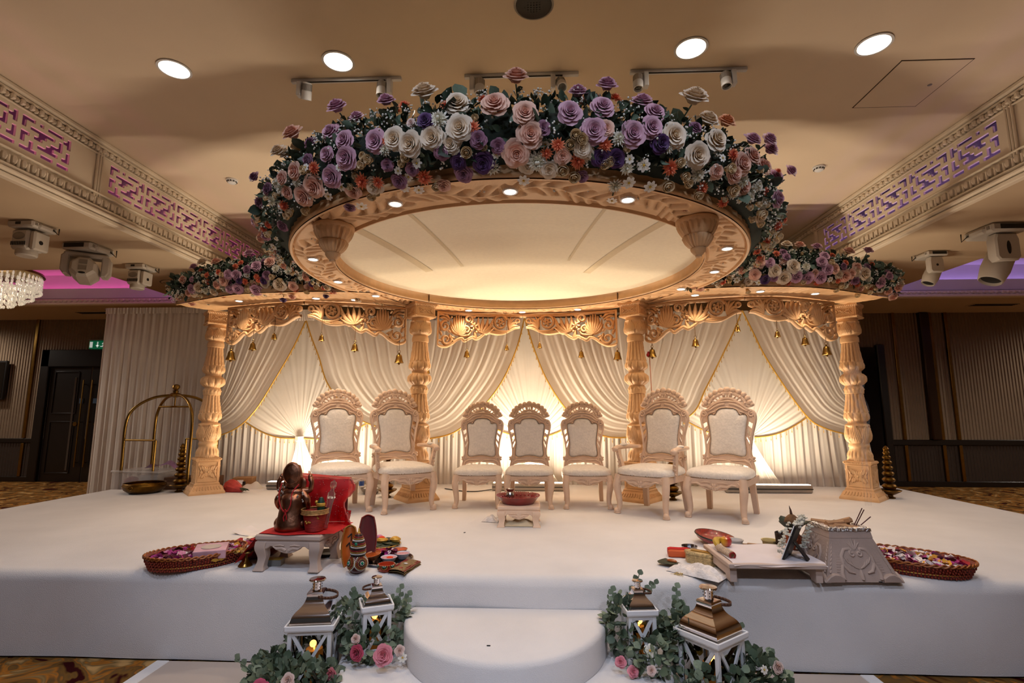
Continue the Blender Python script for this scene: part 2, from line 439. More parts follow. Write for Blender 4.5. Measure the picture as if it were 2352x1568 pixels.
for x, w, zb in ((-12.22, .07, .1), (8.28, .07, .1), (9.1, .07, .1), (9.45, .07, .1)):
    for nm, a, b in (('trim_7', 1.02, 3.9), ('trim_8', .12, .9)):
        struct(nm, MB().box((x, 11.975, (a + b) / 2), (w, .05, b - a), bev=.008), BRASS, 'brass strip set in the wallpaper')
struct('trim_9', MB().box((8.93, 11.94, 2.46), (.2, .12, 2.88), bev=.02), pm('bronze_panel', '#3d2a1d', .3, .5), 'broad bronze strip on the right wall')
# double door
t = thing('door_1', 'dark espresso double door with long brass pull handles, beside the white drape', 'door', (-10.72, 11.98, 0)); t['kind'] = 'structure'
mb = MB(); mb.box((-1.15, 0, 1.57), (.22, .14, 3.14), bev=.015); mb.box((1.15, 0, 1.57), (.22, .14, 3.14), bev=.015); mb.box((0, 0, 2.93), (2.5, .14, .42), bev=.015); mb.obj('door_frame', ESPR, t)
for s in (-1, 1):
    d = MB(); d.box((s * .52, .03, 1.36), (1.02, .05, 2.72), bev=.008)
    for zc, hh in ((2.1, 1.0), (.8, 1.2)):
        for dx, dz, w, h in ((0, hh / 2, .6, .03), (0, -hh / 2, .6, .03), (-.3, 0, .03, hh), (.3, 0, .03, hh)): d.box((s * .6 + dx, 0, zc + dz), (w, .03, h), bev=.006)
    dl = d.obj('door_leaf', ESPR, t)
    h = MB(); h.tube([(s * .11, -.07, .35), (s * .11, -.07, 2.4)], .018, 8)
    for z in (.45, 1.4, 2.3): h.tube([(s * .11, -.07, z), (s * .11, .02, z)], .012, 6)
    h.obj('door_handle', BRASS, dl)
    MB().box((s * .36, -.005, 1.36), (.05, .03, 2.2), bev=.006).obj('vision_strip', pm('tan_glass', '#4a4038', .12), dl)
    MB().box((s * .17, -.005, 1.9), (.09, .02, .12)).obj('door_plate', pm('blue_sticker', '#41566e', .5), dl)
    MB().lathe([(0, -.02), (.05, -.015), (.05, .01)], 16, rotT((s * .26, -.01, 1.35), rx=R(90))).obj('lock_rose', BRASS, dl)
# doorway on the right, dark with a veined stone face
STONE = pm('dark_veined_stone', '#0e0d0f', .12, var=.6, vs=2.2)
t = thing('door_2', 'tall black stone door leaf at the right of the drapes', 'door', (7.5, 11.98, 0)); t['kind'] = 'structure'
MB().box((-.1, 0, 1.55), (.85, .06, 3.1), bev=.01).obj('door_leaf', STONE, t); MB().box((.4, -.02, 1.58), (.16, .12, 3.16), bev=.015).obj('door_frame', ESPR, t)
# exit sign: running figure, arrow and door in white on green
t = thing('exit_sign', 'green emergency exit sign with white running figure and down arrow above the double door', 'sign', (-10.52, 11.9, 3.25))
MB().box((0, 0, 0), (.5, .06, .2), bev=.008).obj('housing', pm('sign_green', '#0f7a55', .4, emit='#0b7a50', es=.35), t)
yy = -.034; SGW = pm('sign_white', '#e8f2ea', .5, emit='#e8f2ea', es=.5)
g = MB()
g.box((-.19, yy, 0), (.07, .006, .14)); g.obj('door_mark', SGW, t); g = MB()
g.box((-.03, yy, .02), (.025, .006, .1)); g.prism([(-.075, -.01), (.015, -.01), (-.03, -.07)], yy - .003, yy + .003); g.obj('arrow_mark', SGW, t); g = MB()
g.sph((.16, yy, .062), (.018, .005, .018), 8, 6)
for a, b, w in (((.15, .04), (.12, -.01), .016), ((.12, -.01), (.16, -.03), .012), ((.16, -.03), (.15, -.07), .011), ((.12, -.01), (.09, -.045), .012), ((.09, -.045), (.05, -.04), .011), ((.15, .035), (.19, .02), .009), ((.145, .035), (.1, .04), .009), ((.1, .04), (.085, .015), .008)):
    g.tube([(a[0], yy, a[1]), (b[0], yy, b[1])], w, 6)
g.obj('running_figure', SGW, t)
MB().box((0, .02, .12), (.54, .1, .02), bev=.004).obj('bracket', GREY, t)
# wall screen at the left edge
t = thing('wall_screen', 'black television on the wall at the far left edge', 'television', (-13.5, 11.9, 2.4))
MB().box((0, 0, 0), (1.45, .07, .94), bev=.012).obj('bezel', BLACK, t); MB().box((0, -.037, 0), (1.38, .006, .86)).obj('screen', pm('screen_black', '#050506', .12), t)

# ceiling fittings
def downlight(x, y, z, r, lab, grp):
    t = thing('recessed_downlight', lab, 'ceiling light', (x, y, z), 0, grp)
    MB().lathe([(r, .0), (r * 1.16, -.004), (r * 1.18, -.010), (r * 1.02, -.012), (r, -.004)], 40, cap=False).obj('trim_ring', WHITEP, t)
    MB().lathe([(0, -.003), (r, -.003)], 40, cap=False).obj('diffuser', LED, t)
for (x, y), lab in zip(((-3.40, 4.33), (-1.80, 4.29), (1.43, 4.25), (3.04, 4.27)), ('first round ceiling downlight from the left', 'second round ceiling downlight from the left, above the left spot track', 'third round ceiling downlight from the left, above the right spot track', 'round ceiling downlight farthest right, by the access hatch')):
    downlight(x, y, 4.85, .125, lab, 'ceiling downlights')
for (x, y), lab in zip(FRONT_FILL, ('added fill downlight just overhead, left of the photographer', 'added fill downlight just overhead, right of the photographer', 'added fill downlight behind the photographer on the left', 'added fill downlight behind the photographer on the right')): downlight(x, y, 4.85, .125, lab, 'added front fill lights')
for (x, y), lab in zip(WALL_FILL, ('added wall fill downlight beyond the left edge', 'added wall fill downlight beyond the right edge', 'added wall fill downlight at the far left wall', 'added wall fill downlight at the far right wall')): downlight(x, y, 3.9, .125, lab, 'added wall fill lights')
# track spots
def track(x0, x1, spots, lab):
    y = 4.54; t = thing('spotlight_track', lab, 'track light', ((x0 + x1) / 2, y, 4.85), 0, 'ceiling spot tracks'); L = x1 - x0
    MB().box((0, 0, -.018), (L, .04, .036), bev=.004).obj('rail', WHITEP, t)
    MB().box((0, -.012, -.038), (L * .72, .014, .006)).obj('slot', BLACK, t)
    for px, tilt, tz, sd in spots:
        hd = MB(); hd.box((px + sd * .055, -.01, -.11), (.045, .07, .15), bev=.006); h = hd.obj('driver_box', WHITEP, t)
        T = rotT((px - sd * .02, -.02, -.13), tz, tilt)
        b = MB(); b.lathe([(0, .075), (.035, .072), (.045, .06), (.045, -.01), (.048, -.012), (.048, -.085), (.04, -.085), (.036, -.06), (0, -.055)], 24, T)
        hh = b.obj('spot_head', WHITEP, t)
        f = MB()
        for k in range(26): a = 2 * pi * k / 26; f.box((.0455 * cos(a), .0455 * sin(a), .028), (.006, .003, .06), T @ Matrix())
        f.obj('cooling_fins', GREY, hh); f = MB(); f.lathe([(0, -.062), (.034, -.066)], 20, T, cap=False); f.obj('lens', pm('dark_lens', '#2a2420', .1), hh)
        MB().tube([(px, 0, -.03), (px - sd * .015, -.01, -.08)], .012, 8).obj('stem', WHITEP, hh)
track(-2.36, -1.27, [(-.40, R(28), R(25), -1), (.38, R(-6), 0, 1)], 'left ceiling spot track with one spot tilted outward')
track(-.65, .45, [(-.42, R(-4), 0, -1), (.36, R(-34), R(10), -1)], 'middle ceiling spot track above the tall pink rose')
track(.94, 2.04, [(-.46, R(-8), R(-20), 1), (.36, R(-10), 0, 1)], 'right ceiling spot track')
# smoke detectors, speaker, hatch
for x, y, lab in ((-4.21, 6.63, 'white smoke detector on the ceiling left of the canopy'), (3.81, 6.59, 'white smoke detector on the ceiling right of the canopy')):
    t = thing('smoke_detector', lab, 'smoke detector', (x, y, 4.85), 0, 'smoke detectors')
    MB().lathe([(.075, 0), (.075, -.02), (.06, -.025), (.055, -.05), (.04, -.06), (0, -.062)], 24).obj('body', WHITEP, t)
    m = MB()
    for k in range(10): a = 2 * pi * k / 10; m.box((.058 * cos(a), .058 * sin(a), -.037), (.012, .02, .014), Matrix())
    m.obj('vents', BLACK, t)
t = thing('ceiling_speaker', 'round dark grille speaker at the top of the picture', 'speaker', (.02, 3.69, 4.85))
MB().lathe([(.15, 0), (.16, -.012), (.145, -.018), (.14, -.01)], 36, cap=False).obj('rim', GREY, t)
MB().lathe([(.145, -.012), (.1, -.03), (0, -.04)], 36).obj('grille', pm('dark_grille', '#2b2520', .5), t)
m = MB()
for i in range(-5, 6):
    for j in range(-5, 6):
        if i * i + j * j < 24: m.box((i * .023, j * .023, -.04 + (i * i + j * j) * .0011), (.011, .011, .006))
m.obj('perforation', BLACK, t)['kind'] = 'stuff'
t = thing('access_hatch', 'flush square access hatch outlined in the ceiling at the upper right', 'ceiling hatch', (3.765, 4.87, 4.85))
MB().box((0, 0, -.002), (.64, .73, .008)).obj('hatch_panel', PLASTER, t)
m = MB()
for dx, dy, w, d in ((0, .37, .66, .006), (0, -.37, .66, .006), (.325, 0, .006, .74), (-.325, 0, .006, .74)): m.box((dx, dy, -.002), (w, d, .006))
m.obj('joint', pm('shadow_gap', '#4a3520', .9), t); MB().lathe([(0, -.012), (.02, -.01), (.02, 0)], 12, rotT((.2, 0, 0))).obj('latch', GREY, t)
for x, y, lab in ((-6.3, 8.72, 'round ceiling air diffuser on the left soffit'), (5.88, 8.76, 'round ceiling air diffuser on the right soffit')):
    t = thing('air_diffuser', lab, 'air vent', (x, y, 3.9), 0, 'round air diffusers'); m = MB()
    for r in (.32, .24, .16, .08): m.lathe([(r, -.004), (r * 1.0 - .02, -.018), (r - .04, -.006)], 36, cap=False)
    m.obj('rings', SOFF, t); MB().lathe([(.3, -.001), (.325, -.006), (.34, -.001)], 36, cap=False).obj('rim', pm('vent_shadow', '#6a5844', .8), t)
for x, y, lab in ((-10.0, 11.15, 'dark slot air vent in the left soffit above the door'), (9.8, 11.1, 'dark slot air vent in the right soffit')):
    t = thing('slot_vent', lab, 'air vent', (x, y, 3.9), 0, 'slot vents')
    MB().box((0, 0, -.004), (1.0, .26, .012), bev=.003).obj('frame', SOFF, t)
    for k in range(4): MB().box((0, -.08 + k * .055, -.012), (.9, .02, .01)).obj('slot', BLACK, t)
# moving head lights
HEADB = pm('warm_white_plastic', '#c8bdb0', .45, var=.05)
def moving_head(x, y, rz, sc, lab, style):
    t = thing('moving_head_light', lab, 'stage light', (x, y, 3.9), rz, 'moving head stage lights')
    T = Matrix.Scale(sc, 4); sd = 1 if x < 0 else -1
    b = MB(); b.box((0, 0, -.045), (.36, .36, .09), T, bev=.02); b.box((sd * .17, 0, -.055), (.06, .2, .07), T, bev=.02); bb = b.obj('base', HEADB, t)
    MB().box((-.02 * sd, -.181, -.045), (.24 if style != 'fan' else .07, .006, .05 if style != 'fan' else .035), T).obj('display', BLACK, bb)
    m = MB()
    for k in range(6): m.box((sd * .182, -.13 + k * .05, -.045), (.006, .03, .035), T)
    o = m.obj('vent_slots', GREY, bb); o['kind'] = 'stuff'
    MB().tube([T @ Vector((sd * .19, .1, -.05)), T @ Vector((sd * .25, .12, -.11)), T @ Vector((sd * .23, .14, -.02))], .008, 6).obj('cable', BLACK, bb)
    yk = MB(); TB_ = T
    if style == 'lens':
        T = T @ Matrix.Rotation(R(32), 4, 'Z')
        for s in (-1, 1): yk.prism([(s * .20, -.13), (s * .23, -.16), (s * .23, -.33), (s * .20, -.38), (s * .15, -.38), (s * .15, -.13)], -.09, .09, T, bev=.012)
        yk.box((0, 0, -.135), (.42, .18, .06), T, bev=.018)
    elif style == 'fan':
        yk.box((-.04 * sd, 0, -.24), (.24, .26, .27), T, bev=.03); yk.box((sd * .12, 0, -.25), (.08, .22, .25), T, bev=.02)
    else:
        yk.prism([(-.10, -.10), (.10, -.10), (.12, -.16), (.12, -.34), (.09, -.38), (-.09, -.38), (-.12, -.34), (-.12, -.16)], -.13, -.02, T, bev=.015)
    y = yk.obj('yoke', HEADB, t)
    if style == 'fan':
        MB().lathe([(0, 0), (.026, 0), (.026, .006), (0, .006)], 16, T @ rotT((sd * .161, -.02, -.27), ry=R(90 * sd))).obj('pivot_disc', BLACK, y)
        h = MB(); h.lathe([(0, .02), (.10, .02), (.115, 0), (.115, -.10), (.10, -.115), (0, -.115)], 24, T @ rotT((-.04 * sd, 0, -.33))); hh = h.obj('lamp_head', HEADB, t)
        m = MB(); m.sph((-.04 * sd, -.131, -.20), (.085, .006, .05), 18, 8, T); m.obj('fan_grille', GREY, hh)
        m = MB()
        for k in range(9): m.box((-.04 * sd - .09 + k * .0225, -.132, -.30), (.011, .008, .05), T)
        o = m.obj('vent_grille', BLACK, hh); o['kind'] = 'stuff'
    elif style == 'lens':
        ht = T @ rotT((0, -.03, -.33), rx=R(78))
        h = MB(); h.lathe([(0, .17), (.105, .17), (.135, .14), (.14, .05), (.135, -.10), (.10, -.17), (0, -.18)], 8, ht @ Matrix.Rotation(R(22.5), 4, 'Z') ); hh = h.obj('lamp_head', HEADB, t, angle=25)
        for yy in (.055, -.02): MB().box((0, yy, .172), (.075, .055, .006), ht).obj('vent_grille', GREY, hh)
        MB().sph((0, -.085, .170), (.034, .014, .006), 12, 6, ht).obj('badge', BLACK, hh)
    else:
        MB().sph((0, -.131, -.25), (.022, .006, .07 if sc > 1 else .022), 12, 8, T).obj('badge', BLACK, y)
        ht = T @ rotT((sd * -.03, .06, -.38), ry=R(-28 * sd))
        h = MB(); h.lathe([(0, .16), (.09, .16), (.12, .12), (.125, -.06), (.105, -.19), (.095, -.20), (.085, -.17), (0, -.165)], 24, ht); hh = h.obj('lamp_head', HEADB, t)
        MB().lathe([(0, -.171), (.086, -.172)], 20, ht, cap=False).obj('lens', BLACK, hh)
moving_head(-6.13, 5.78, 0, .92, 'white moving head light nearest the left edge, on the left soffit', 'fan')
moving_head(-6.15, 6.60, 0, 1.15, 'large white moving head light in the middle of the left trio, facing us', 'lens')
moving_head(-6.15, 7.56, 0, .85, 'white moving head light of the left trio nearest the flower canopy', 'fan')
moving_head(5.76, 7.42, 0, .8, 'small white moving head light on the right soffit, tilted sideways', 'down')
moving_head(5.78, 6.40, 0, 1.2, 'large white moving head light at the right edge, angled down', 'down')
t = thing('recessed_downlight', 'bright sliver of a downlight in the violet cove', 'ceiling light', (6.85, 8.0, 4.58))
MB().lathe([(.12, .0), (.14, -.008), (.12, -.012)], 24, cap=False).obj('trim_ring', WHITEP, t); MB().lathe([(0, -.006), (.12, -.006)], 24, cap=False).obj('diffuser', LED, t)
# crystal chandelier at the left edge
CRYS = pm('crystal', '#fff6e6', .05, trans=.55, emit=(1, .88, .68), es=.22)
t = thing('crystal_chandelier', 'round crystal drop chandelier glowing at the left edge under the pink cove', 'chandelier', (-9.95, 8.75, 4.22))
MB().lathe([(0, 0), (.72, 0), (.74, -.05), (.70, -.07)], 40).obj('frame', BRASS, t)
m = MB(); rg = random.Random(5)
for rr, z0, ln, n in ((.70, -.08, .22, 54), (.6, -.12, .30, 46), (.48, -.18, .32, 38), (.34, -.22, .36, 26), (.18, -.26, .36, 14)):
    m = MB()
    for j in range(3): zc = -ln * (j + .5) / 3; m.lathe([(0, zc + .05), (.018, zc + .02), (.018, zc - .02), (0, zc - .05)], 5)
    m.sph((0, 0, -ln - .05), (.026, .026, .034), 6, 4); q = m.obj('crystal_drop', CRYS, t, smooth=False)
    for k in range(n):
        a = 2 * pi * k / n + rg.random() * .05; p = (rr * cos(a), rr * sin(a), z0)
        if k == 0: q.location = p
        else: put('crystal_drop', q.data, p, 1, None, t)
lamp('chandelier_glow', 'POINT', (-9.95, 8.75, 3.75), 14, WARM, size=.3)
# banquet chair at the far right
t = thing('banquet_chair', 'dark metal banquet chair with grey seat at the far right edge', 'chair', (8.42, 8.6, 0), R(-70))
for sx in (-1, 1):
    for sy in (-1, 1): MB().tube([(sx * .2, sy * .2, 0), (sx * .19, sy * .18, .44)], .014, 8).obj('leg', ESPR, t)
MB().box((0, 0, .47), (.44, .44, .07), bev=.025).obj('seat', pm('grey_fabric', '#6b6660', .8), t)
m = MB(); m.tube([(-.19, .2, .44), (-.19, .25, .95), (0, .27, 1.0), (.19, .25, .95), (.19, .2, .44)], .014, 8); m.obj('back_frame', ESPR, t); MB().box((0, .235, .78), (.36, .04, .3), bev=.015).obj('backrest', MATS['grey_fabric'], t)
# ================================================================ stage and steps
def rounded_stage():
    """carpeted platform with soft front edge and a notch at the back left"""
    m = MB(); x0, x1, y0, y1 = -5.9, 5.15, 3.5, 7.98; r = .07
    prof = [(y0 + .004, .012), (y0, SZ - r)] + [(y0 + r - r * cos(a), SZ - r + r * sin(a)) for a in (R(22), R(45), R(67), R(90))]
    n = 60
    def f(u, v):
        i = min(int(v * (len(prof)) + 1e-6), len(prof) - 1)
        y, z = prof[i] if v < .999 else (7.12, SZ)
        wob = .006 * sin(u * 31) + .004 * sin(u * 77 + 1)
        return (x0 + (x1 - x0) * u, y + (wob if z < SZ - .05 else 0), z)
    m.grid(f, n, len(prof))
    q = lambda *p: m.add(p, [(0, 1, 2, 3)])
    q((-4.8, 7.12, SZ), (x1, 7.12, SZ), (x1, y1, SZ), (-4.8, y1, SZ))
    q((x0, y0 + r, SZ), (x0, 7.12, SZ), (x0, 7.12, 0), (x0, y0 + r, 0)); q((x1, y1, SZ), (x1, y0 + r, SZ), (x1, y0 + r, 0), (x1, y1, 0))
    q((x0, 7.12, SZ), (-4.8, 7.12, SZ), (-4.8, 7.12, 0), (x0, 7.12, 0)); q((-4.8, 7.12, SZ), (-4.8, y1, SZ), (-4.8, y1, 0), (-4.8, 7.12, 0)); q((-4.8, y1, SZ), (x1, y1, SZ), (x1, y1, 0), (-4.8, y1, 0))
    return m
tag(rounded_stage().obj('stage', STAGE, angle=50), 'wide low stage platform covered in white carpet', 'stage')
def half_step(cx, a, b, y0, z1, lab, z0=0):
    m = MB(); n = 48; r = .03
    prof = [(1, z0 + .002), (1, z1 - r), (1 - .3 * r / a, z1 - r * .3), (1 - r / a, z1), (0, z1)]
    def f(u, v):
        k, z = prof[min(int(round(v * (len(prof) - 1))), len(prof) - 1)]; t = pi + pi * u
        return (cx + a * k * cos(t), y0 + b * k * sin(t), z)
    m.grid(f, n, len(prof) - 1); m.add([(cx - a, y0, z0), (cx + a, y0, z0), (cx + a, y0, z1 - r), (cx - a, y0, z1 - r)], [(0, 1, 2, 3)])
    o = m.obj('half_round_step', STAGE, angle=50); tag(o, lab, 'step', 'half round steps'); return o
half_step(-.185, .635, .74, 3.49, .36, 'upper half round white carpeted step against the stage', .18)
half_step(-.18, 1.0, 1.25, 3.49, .18, 'lower half round white carpeted step on the floor')

# ================================================================ pillars
def pillar_mesh():
    m = MB()
    # lathe: (r, z) from the top of the plinth to under the capital, with kinds of carving
    P = [(.10, .46, ''), (.138, .465, 'd'), (.140, .49, 'd'), (.136, .50, ''), (.134, .52, 'l'), (.13, .545, 'l'), (.112, .59, 'l'), (.105, .625, ''), (.115, .635, ''), (.113, .66, 'b'), (.104, .68, ''),
         (.12, .70, 'a'), (.138, .735, 'a'), (.143, .78, 'a'), (.136, .83, 'a'), (.128, .875, 'a'), (.135, .90, 'a'), (.125, .915, ''), (.10, .925, ''), (.10, .95, ''), (.118, .96, 'o'), (.138, .985, 'o'), (.140, 1.02, 'o'), (.134, 1.05, 'o'),
         (.128, 1.06, ''), (.126, 1.07, 'f'), (.116, 1.12, 'f'), (.104, 1.18, 'f'), (.096, 1.25, 'f'), (.095, 1.295, 'f'), (.106, 1.30, ''), (.108, 1.34, 'b'), (.104, 1.38, 'b'), (.094, 1.39, ''), (.094, 1.405, ''),
         (.118, 1.42, 'o'), (.146, 1.45, 'o'), (.150, 1.48, 'o'), (.146, 1.515, 'o'), (.118, 1.545, 'o'), (.098, 1.555, ''), (.097, 1.585, ''), (.112, 1.595, 'o'), (.136, 1.62, 'o'), (.139, 1.655, 'o'), (.130, 1.69, 'o'),
         (.124, 1.70, ''), (.122, 1.71, 'f'), (.112, 1.76, 'f'), (.102, 1.82, 'f'), (.094, 1.89, 'f'), (.092, 1.95, 'f'), (.104, 1.955, ''), (.106, 1.99, 'b'), (.102, 2.02, 'b'), (.092, 2.03, ''), (.094, 2.045, ''), (.112, 2.05, ''),
         (.130, 2.07, 'a'), (.136, 2.11, 'a'), (.128, 2.15, 'a'), (.122, 2.19, 'a'), (.126, 2.22, 'a'), (.114, 2.23, ''), (.114, 2.27, '')]
    # densify
    D = []
    for (r0, z0, k0), (r1, z1, k1) in zip(P, P[1:]):
        n = max(1, int((z1 - z0) / .012)) if k0 and k1 else 1
        for i in range(n): t = i / n; D.append((r0 + (r1 - r0) * t, z0 + (z1 - z0) * t, k0 if k0 == k1 else ''))
    D.append(P[-1]); kinds = [d[2] for d in D]; zz = [d[1] for d in D]
    spans = {}
    i = 0
    while i < len(D):
        k = kinds[i]; j = i
        while j < len(D) and kinds[j] == k: j += 1
        for q in range(i, j): spans[q] = ((zz[q] - zz[i]) / max(zz[j - 1] - zz[i], 1e-4))
        i = j
    def mod(i, t, r, z):
        k = kinds[i]; v = spans[i]
        if k == 'f': return r * (1 + .075 * (sqrt(abs(cos(8 * t))) * 2 - 1.2) + .03 * (cos(16 * t) > .80) * sin(z * 560))
        if k == 'o':
            c = abs(cos(5 * t)); return r * (1 - .12 + .15 * c ** .4 - .035 * (abs(sin(10 * t + 4 * v)) > .88))
        if k == 'a':      # acanthus: pointed lobes curling out at the sides
            w = abs(((t * 6 / (2 * pi)) % 1) - .5) * 2
            vein = .5 + .5 * cos(24 * (w + .55 * v)); edge = 1 if w < 1 - .9 * (v - .35) ** 2 * 2 else 0
            return r * (.90 + .11 * edge * (1 - .3 * w) + .06 * vein * (.4 + .6 * edge))
        if k == 'l': return r * (1 + .11 * abs(cos(9 * t)) - .06)
        if k == 'b': return r * (1 + .08 * cos(14 * t) * sin(pi * v) + .03 * sin(pi * v))
        if k == 'd': return r * (1 + .02 * cos(40 * t))
        return r
    m.lathe([(a, b) for a, b, c in D], 160, mod=mod)
    return m
def rosette(m, T, r=.055, n=8, d=.014):
    for k in range(n):
        a = 2 * pi * k / n
        m.sph((r * .62 * cos(a), 0, r * .62 * sin(a)), (r * .42 * abs(cos(a)) + r * .2, d, r * .42 * abs(sin(a)) + r * .2), 8, 5, T)
    m.sph((0, 0, 0), (r * .3, d * 1.5, r * .3), 8, 6, T)
def leafy_panel(m, T, w, h, d=.012):
    """raised scrolling leaves filling a w x h panel (local XZ, facing -Y)"""
    mp = lambda x, z, hh: T @ Vector((x, -hh, z))
    for s in (-1, 1):
        for q in (-1, 1):
            pts = [(s * (w * .05 + w * .40 * (1 - exp(-2 * t)) * cos(.5 * t * q)), q * h * .42 * sin(1.9 * t) * (1 - .25 * t)) for t in [i / 10 * 1.35 for i in range(11)]]
            m.stroke(pts, [h * .10 * (1 - .75 * i / 10) for i in range(11)], d, mp)
            for k in range(3):
                x0 = s * w * (.10 + .13 * k); m.stroke([(x0, q * h * .05), (x0 + s * w * .05, q * h * .2), (x0 + s * w * .13, q * h * .36)], [.002, h * .08, .002], d, mp)
        m.sph((s * w * .36, 0, 0), (h * .12, d, h * .12), 8, 5, T)
    rosette(m, T, h * .26, 6, d)
def sxy(m, k): m.v = [(x * k, y * k, z) for x, y, z in m.v]
def make_pillar(x, y, rz, lab):
    t = thing('carved_pillar', lab, 'pillar', (x, y, SZ), rz, 'mandap pillars')
    global _pil
    if not _pil:
        b = MB(); b.sq([(.255, 0), (.255, .022), (.245, .035), (.235, .05), (.20, .095), (.19, .105), (.188, .118)])
        for k in range(4):
            T = Matrix.Rotation(k * pi / 2, 4, 'Z')
            for i in range(10): b.tube([T @ Vector((-.19 + i * .042, -.232, .055)), T @ Vector((-.17 + i * .038, -.203, .094))], [.010, .013], 6)
        sxy(b, .825); base = b.obj('base', WOOD)
        p = MB(); p.sq([(.188, .118), (.188, .132), (.178, .14), (.172, .148), (.172, .42), (.178, .428), (.19, .435), (.19, .455), (.175, .465)])
        for k in range(4):
            T = Matrix.Rotation(k * pi / 2, 4, 'Z')
            for dx, dz, w, h in ((0, .125, .29, .014), (0, -.125, .29, .014), (-.142, 0, .014, .25), (.142, 0, .014, .25)): p.box((dx, -.174, .284 + dz), (w, .014, h), T, bev=.004)
            leafy_panel(p, T @ Matrix.Translation((0, -.172, .284)), .27, .22, .016)
            for i in range(18): p.sph((-.178 + i * .021, -.19, .445), .009, 6, 4, T)
            for i in range(18): p.sph((-.172 + i * .0205, -.183, .126), .008, 6, 4, T)
        sxy(p, .80); pl = p.obj('plinth', WOOD)
        sh = pillar_mesh().obj('shaft', WOOD, angle=60)
        c = MB(); c.sq([(.155, 2.265), (.163, 2.275), (.163, 2.288), (.15, 2.296), (.15, 2.40), (.157, 2.408), (.172, 2.425), (.172, 2.45)])
        for k in range(4):
            T = Matrix.Rotation(k * pi / 2, 4, 'Z')
            for dx, dz, w, h in ((0, .05, .25, .010), (0, -.05, .25, .010), (-.125, 0, .01, .10), (.125, 0, .01, .10)): c.box((dx, -.151, 2.349 + dz), (w, .012, h), T, bev=.003)
            leafy_panel(c, T @ Matrix.Translation((0, -.15, 2.349)), .22, .085, .012)
            for i in range(14): c.tube([T @ Vector((-.15 + i * .023, -.156, 2.406)), T @ Vector((-.152 + i * .0235, -.171, 2.424))], .007, 5)
            for i in range(16): c.sph((-.15 + i * .02, -.163, 2.281), .008, 6, 4, T)
        sxy(c, .90); ca = c.obj('capital', WOOD); _pil[:] = [base, pl, sh, ca]
        for o in _pil: o.parent = t
    else:
        for o in _pil: q = o.copy(); COL.objects.link(q); q.parent = t
    return t
_pil = []
make_pillar(-4.41, 6.88, R(43), 'carved cream pillar at the far left of the mandap')
make_pillar(-1.45, 6.46, R(38), 'carved cream pillar between the left and centre drapes')
make_pillar(1.30, 6.52, R(-39), 'carved cream pillar between the centre and right drapes')
make_pillar(4.09, 6.74, R(-46), 'carved cream pillar at the far right of the mandap')

# ================================================================ round canopy
RC = (-.145, 5.02); RI, RO, RZ = 1.76, 2.12, 3.0
SPOTA = [atan2(y - 5.02, x + .145) for x, y in ((-.14, 3.06), (-.92, 3.23), (.65, 3.18), (-2.02, 4.43), (-2.17, 5.25), (-1.98, 5.96), (1.71, 4.26), (1.82, 5.01), (1.63, 5.70), (-.89, 6.85), (-.15, 7.0), (.58, 6.76))]
RSP = 1.945
canopy = thing('round_canopy', 'large round carved canopy with cream fabric ceiling over the stage', 'canopy', (RC[0], RC[1], RZ))
def ring_relief(th, rr):
    """height of the carving at angle th, radius rr (feathered leaves between the lamps)"""
    best = 9; nx = 0
    for i, a in enumerate(SA):
        d = (th - a) % (2 * pi); e = SA[(i + 1) % len(SA)]; w = (e - a) % (2 * pi)
        if d <= w: u = d / w; L = w * RSP; break
    v = (rr - RI) / (RO - RI)
    edge = min(v, 1 - v)
    if edge < .05: return .010
    if edge < .085: return -.016
    s = u * L; e = min(s, L - s)
    if sqrt(e * e + (rr - RSP) ** 2) < .058: return .006
    if sqrt(e * e + (rr - RSP) ** 2) < .075: return -.016
    k = max(1, round(L / .7)); uu = (u * k) % 1.0
    stem = .5 + .20 * sin(2 * pi * uu); dv = v - stem
    side = 1 if dv > 0 else -1
    if abs(dv) < .03: return .008
    ph = (uu * 7 - abs(dv) * 2.6) % 1.0
    lobe = sin(pi * ph); env = max(0, 1 - (abs(dv) / (.36 + .06 * sin(2 * pi * uu * 4))) ** 4) * min(1, 8 * min(uu, 1 - uu) + .15)
    return (.046 * (lobe ** .55) - .040) * min(1, env * 2.5) if env > .02 else -.002
SA = sorted(a % (2 * pi) for a in SPOTA)
nu, nv = 1080, 40
def ringf(u, v):
    th = 2 * pi * u; rr = RI + (RO - RI) * v
    return (rr * cos(th), rr * sin(th), -ring_relief(th, rr))
m = MB(); m.grid(ringf, nu, nv, closeu=True, flip=True); m.obj('carved_underside', WOOD, canopy, angle=70)
# inner lip (ribbed) and outer edge
m = MB(); m.lathe([(RI, 0), (RI - .012, .01), (RI - .012, .018), (RI - .004, .024), (RI - .004, .085), (RI - .014, .092), (RI - .014, .11), (RI + .02, .115)], 360, mod=lambda i, t, r, z: r + (.004 * cos(240 * t) if 3 <= i <= 4 else 0), cap=False)
m.obj('ribbed_inner_lip', WOOD, canopy, angle=60)
m = MB(); m.lathe([(RO, 0), (RO + .012, .01), (RO + .012, .03), (RO + .004, .04), (RO + .004, .12), (RO + .016, .13), (RO + .016, .15), (RI + .02, .15)], 240, mod=lambda i, t, r, z: r + (.006 * cos(120 * t) if 3 <= i <= 4 else 0), cap=False)
m.obj('outer_edge', WOOD, canopy, angle=60)
FAB = pm('cream_canopy_fabric', '#efe0c4', .85, var=.04, vs=30, bump=.12, bs=120, transl=.12)
m = MB(); m.grid(lambda u, v: ((RI + .01) * v * cos(2 * pi * u), (RI + .01) * v * sin(2 * pi * u), .10 + .10 * (1 - v * v)), 96, 16, closeu=True, flip=True); m.obj('fabric_ceiling', FAB, canopy)
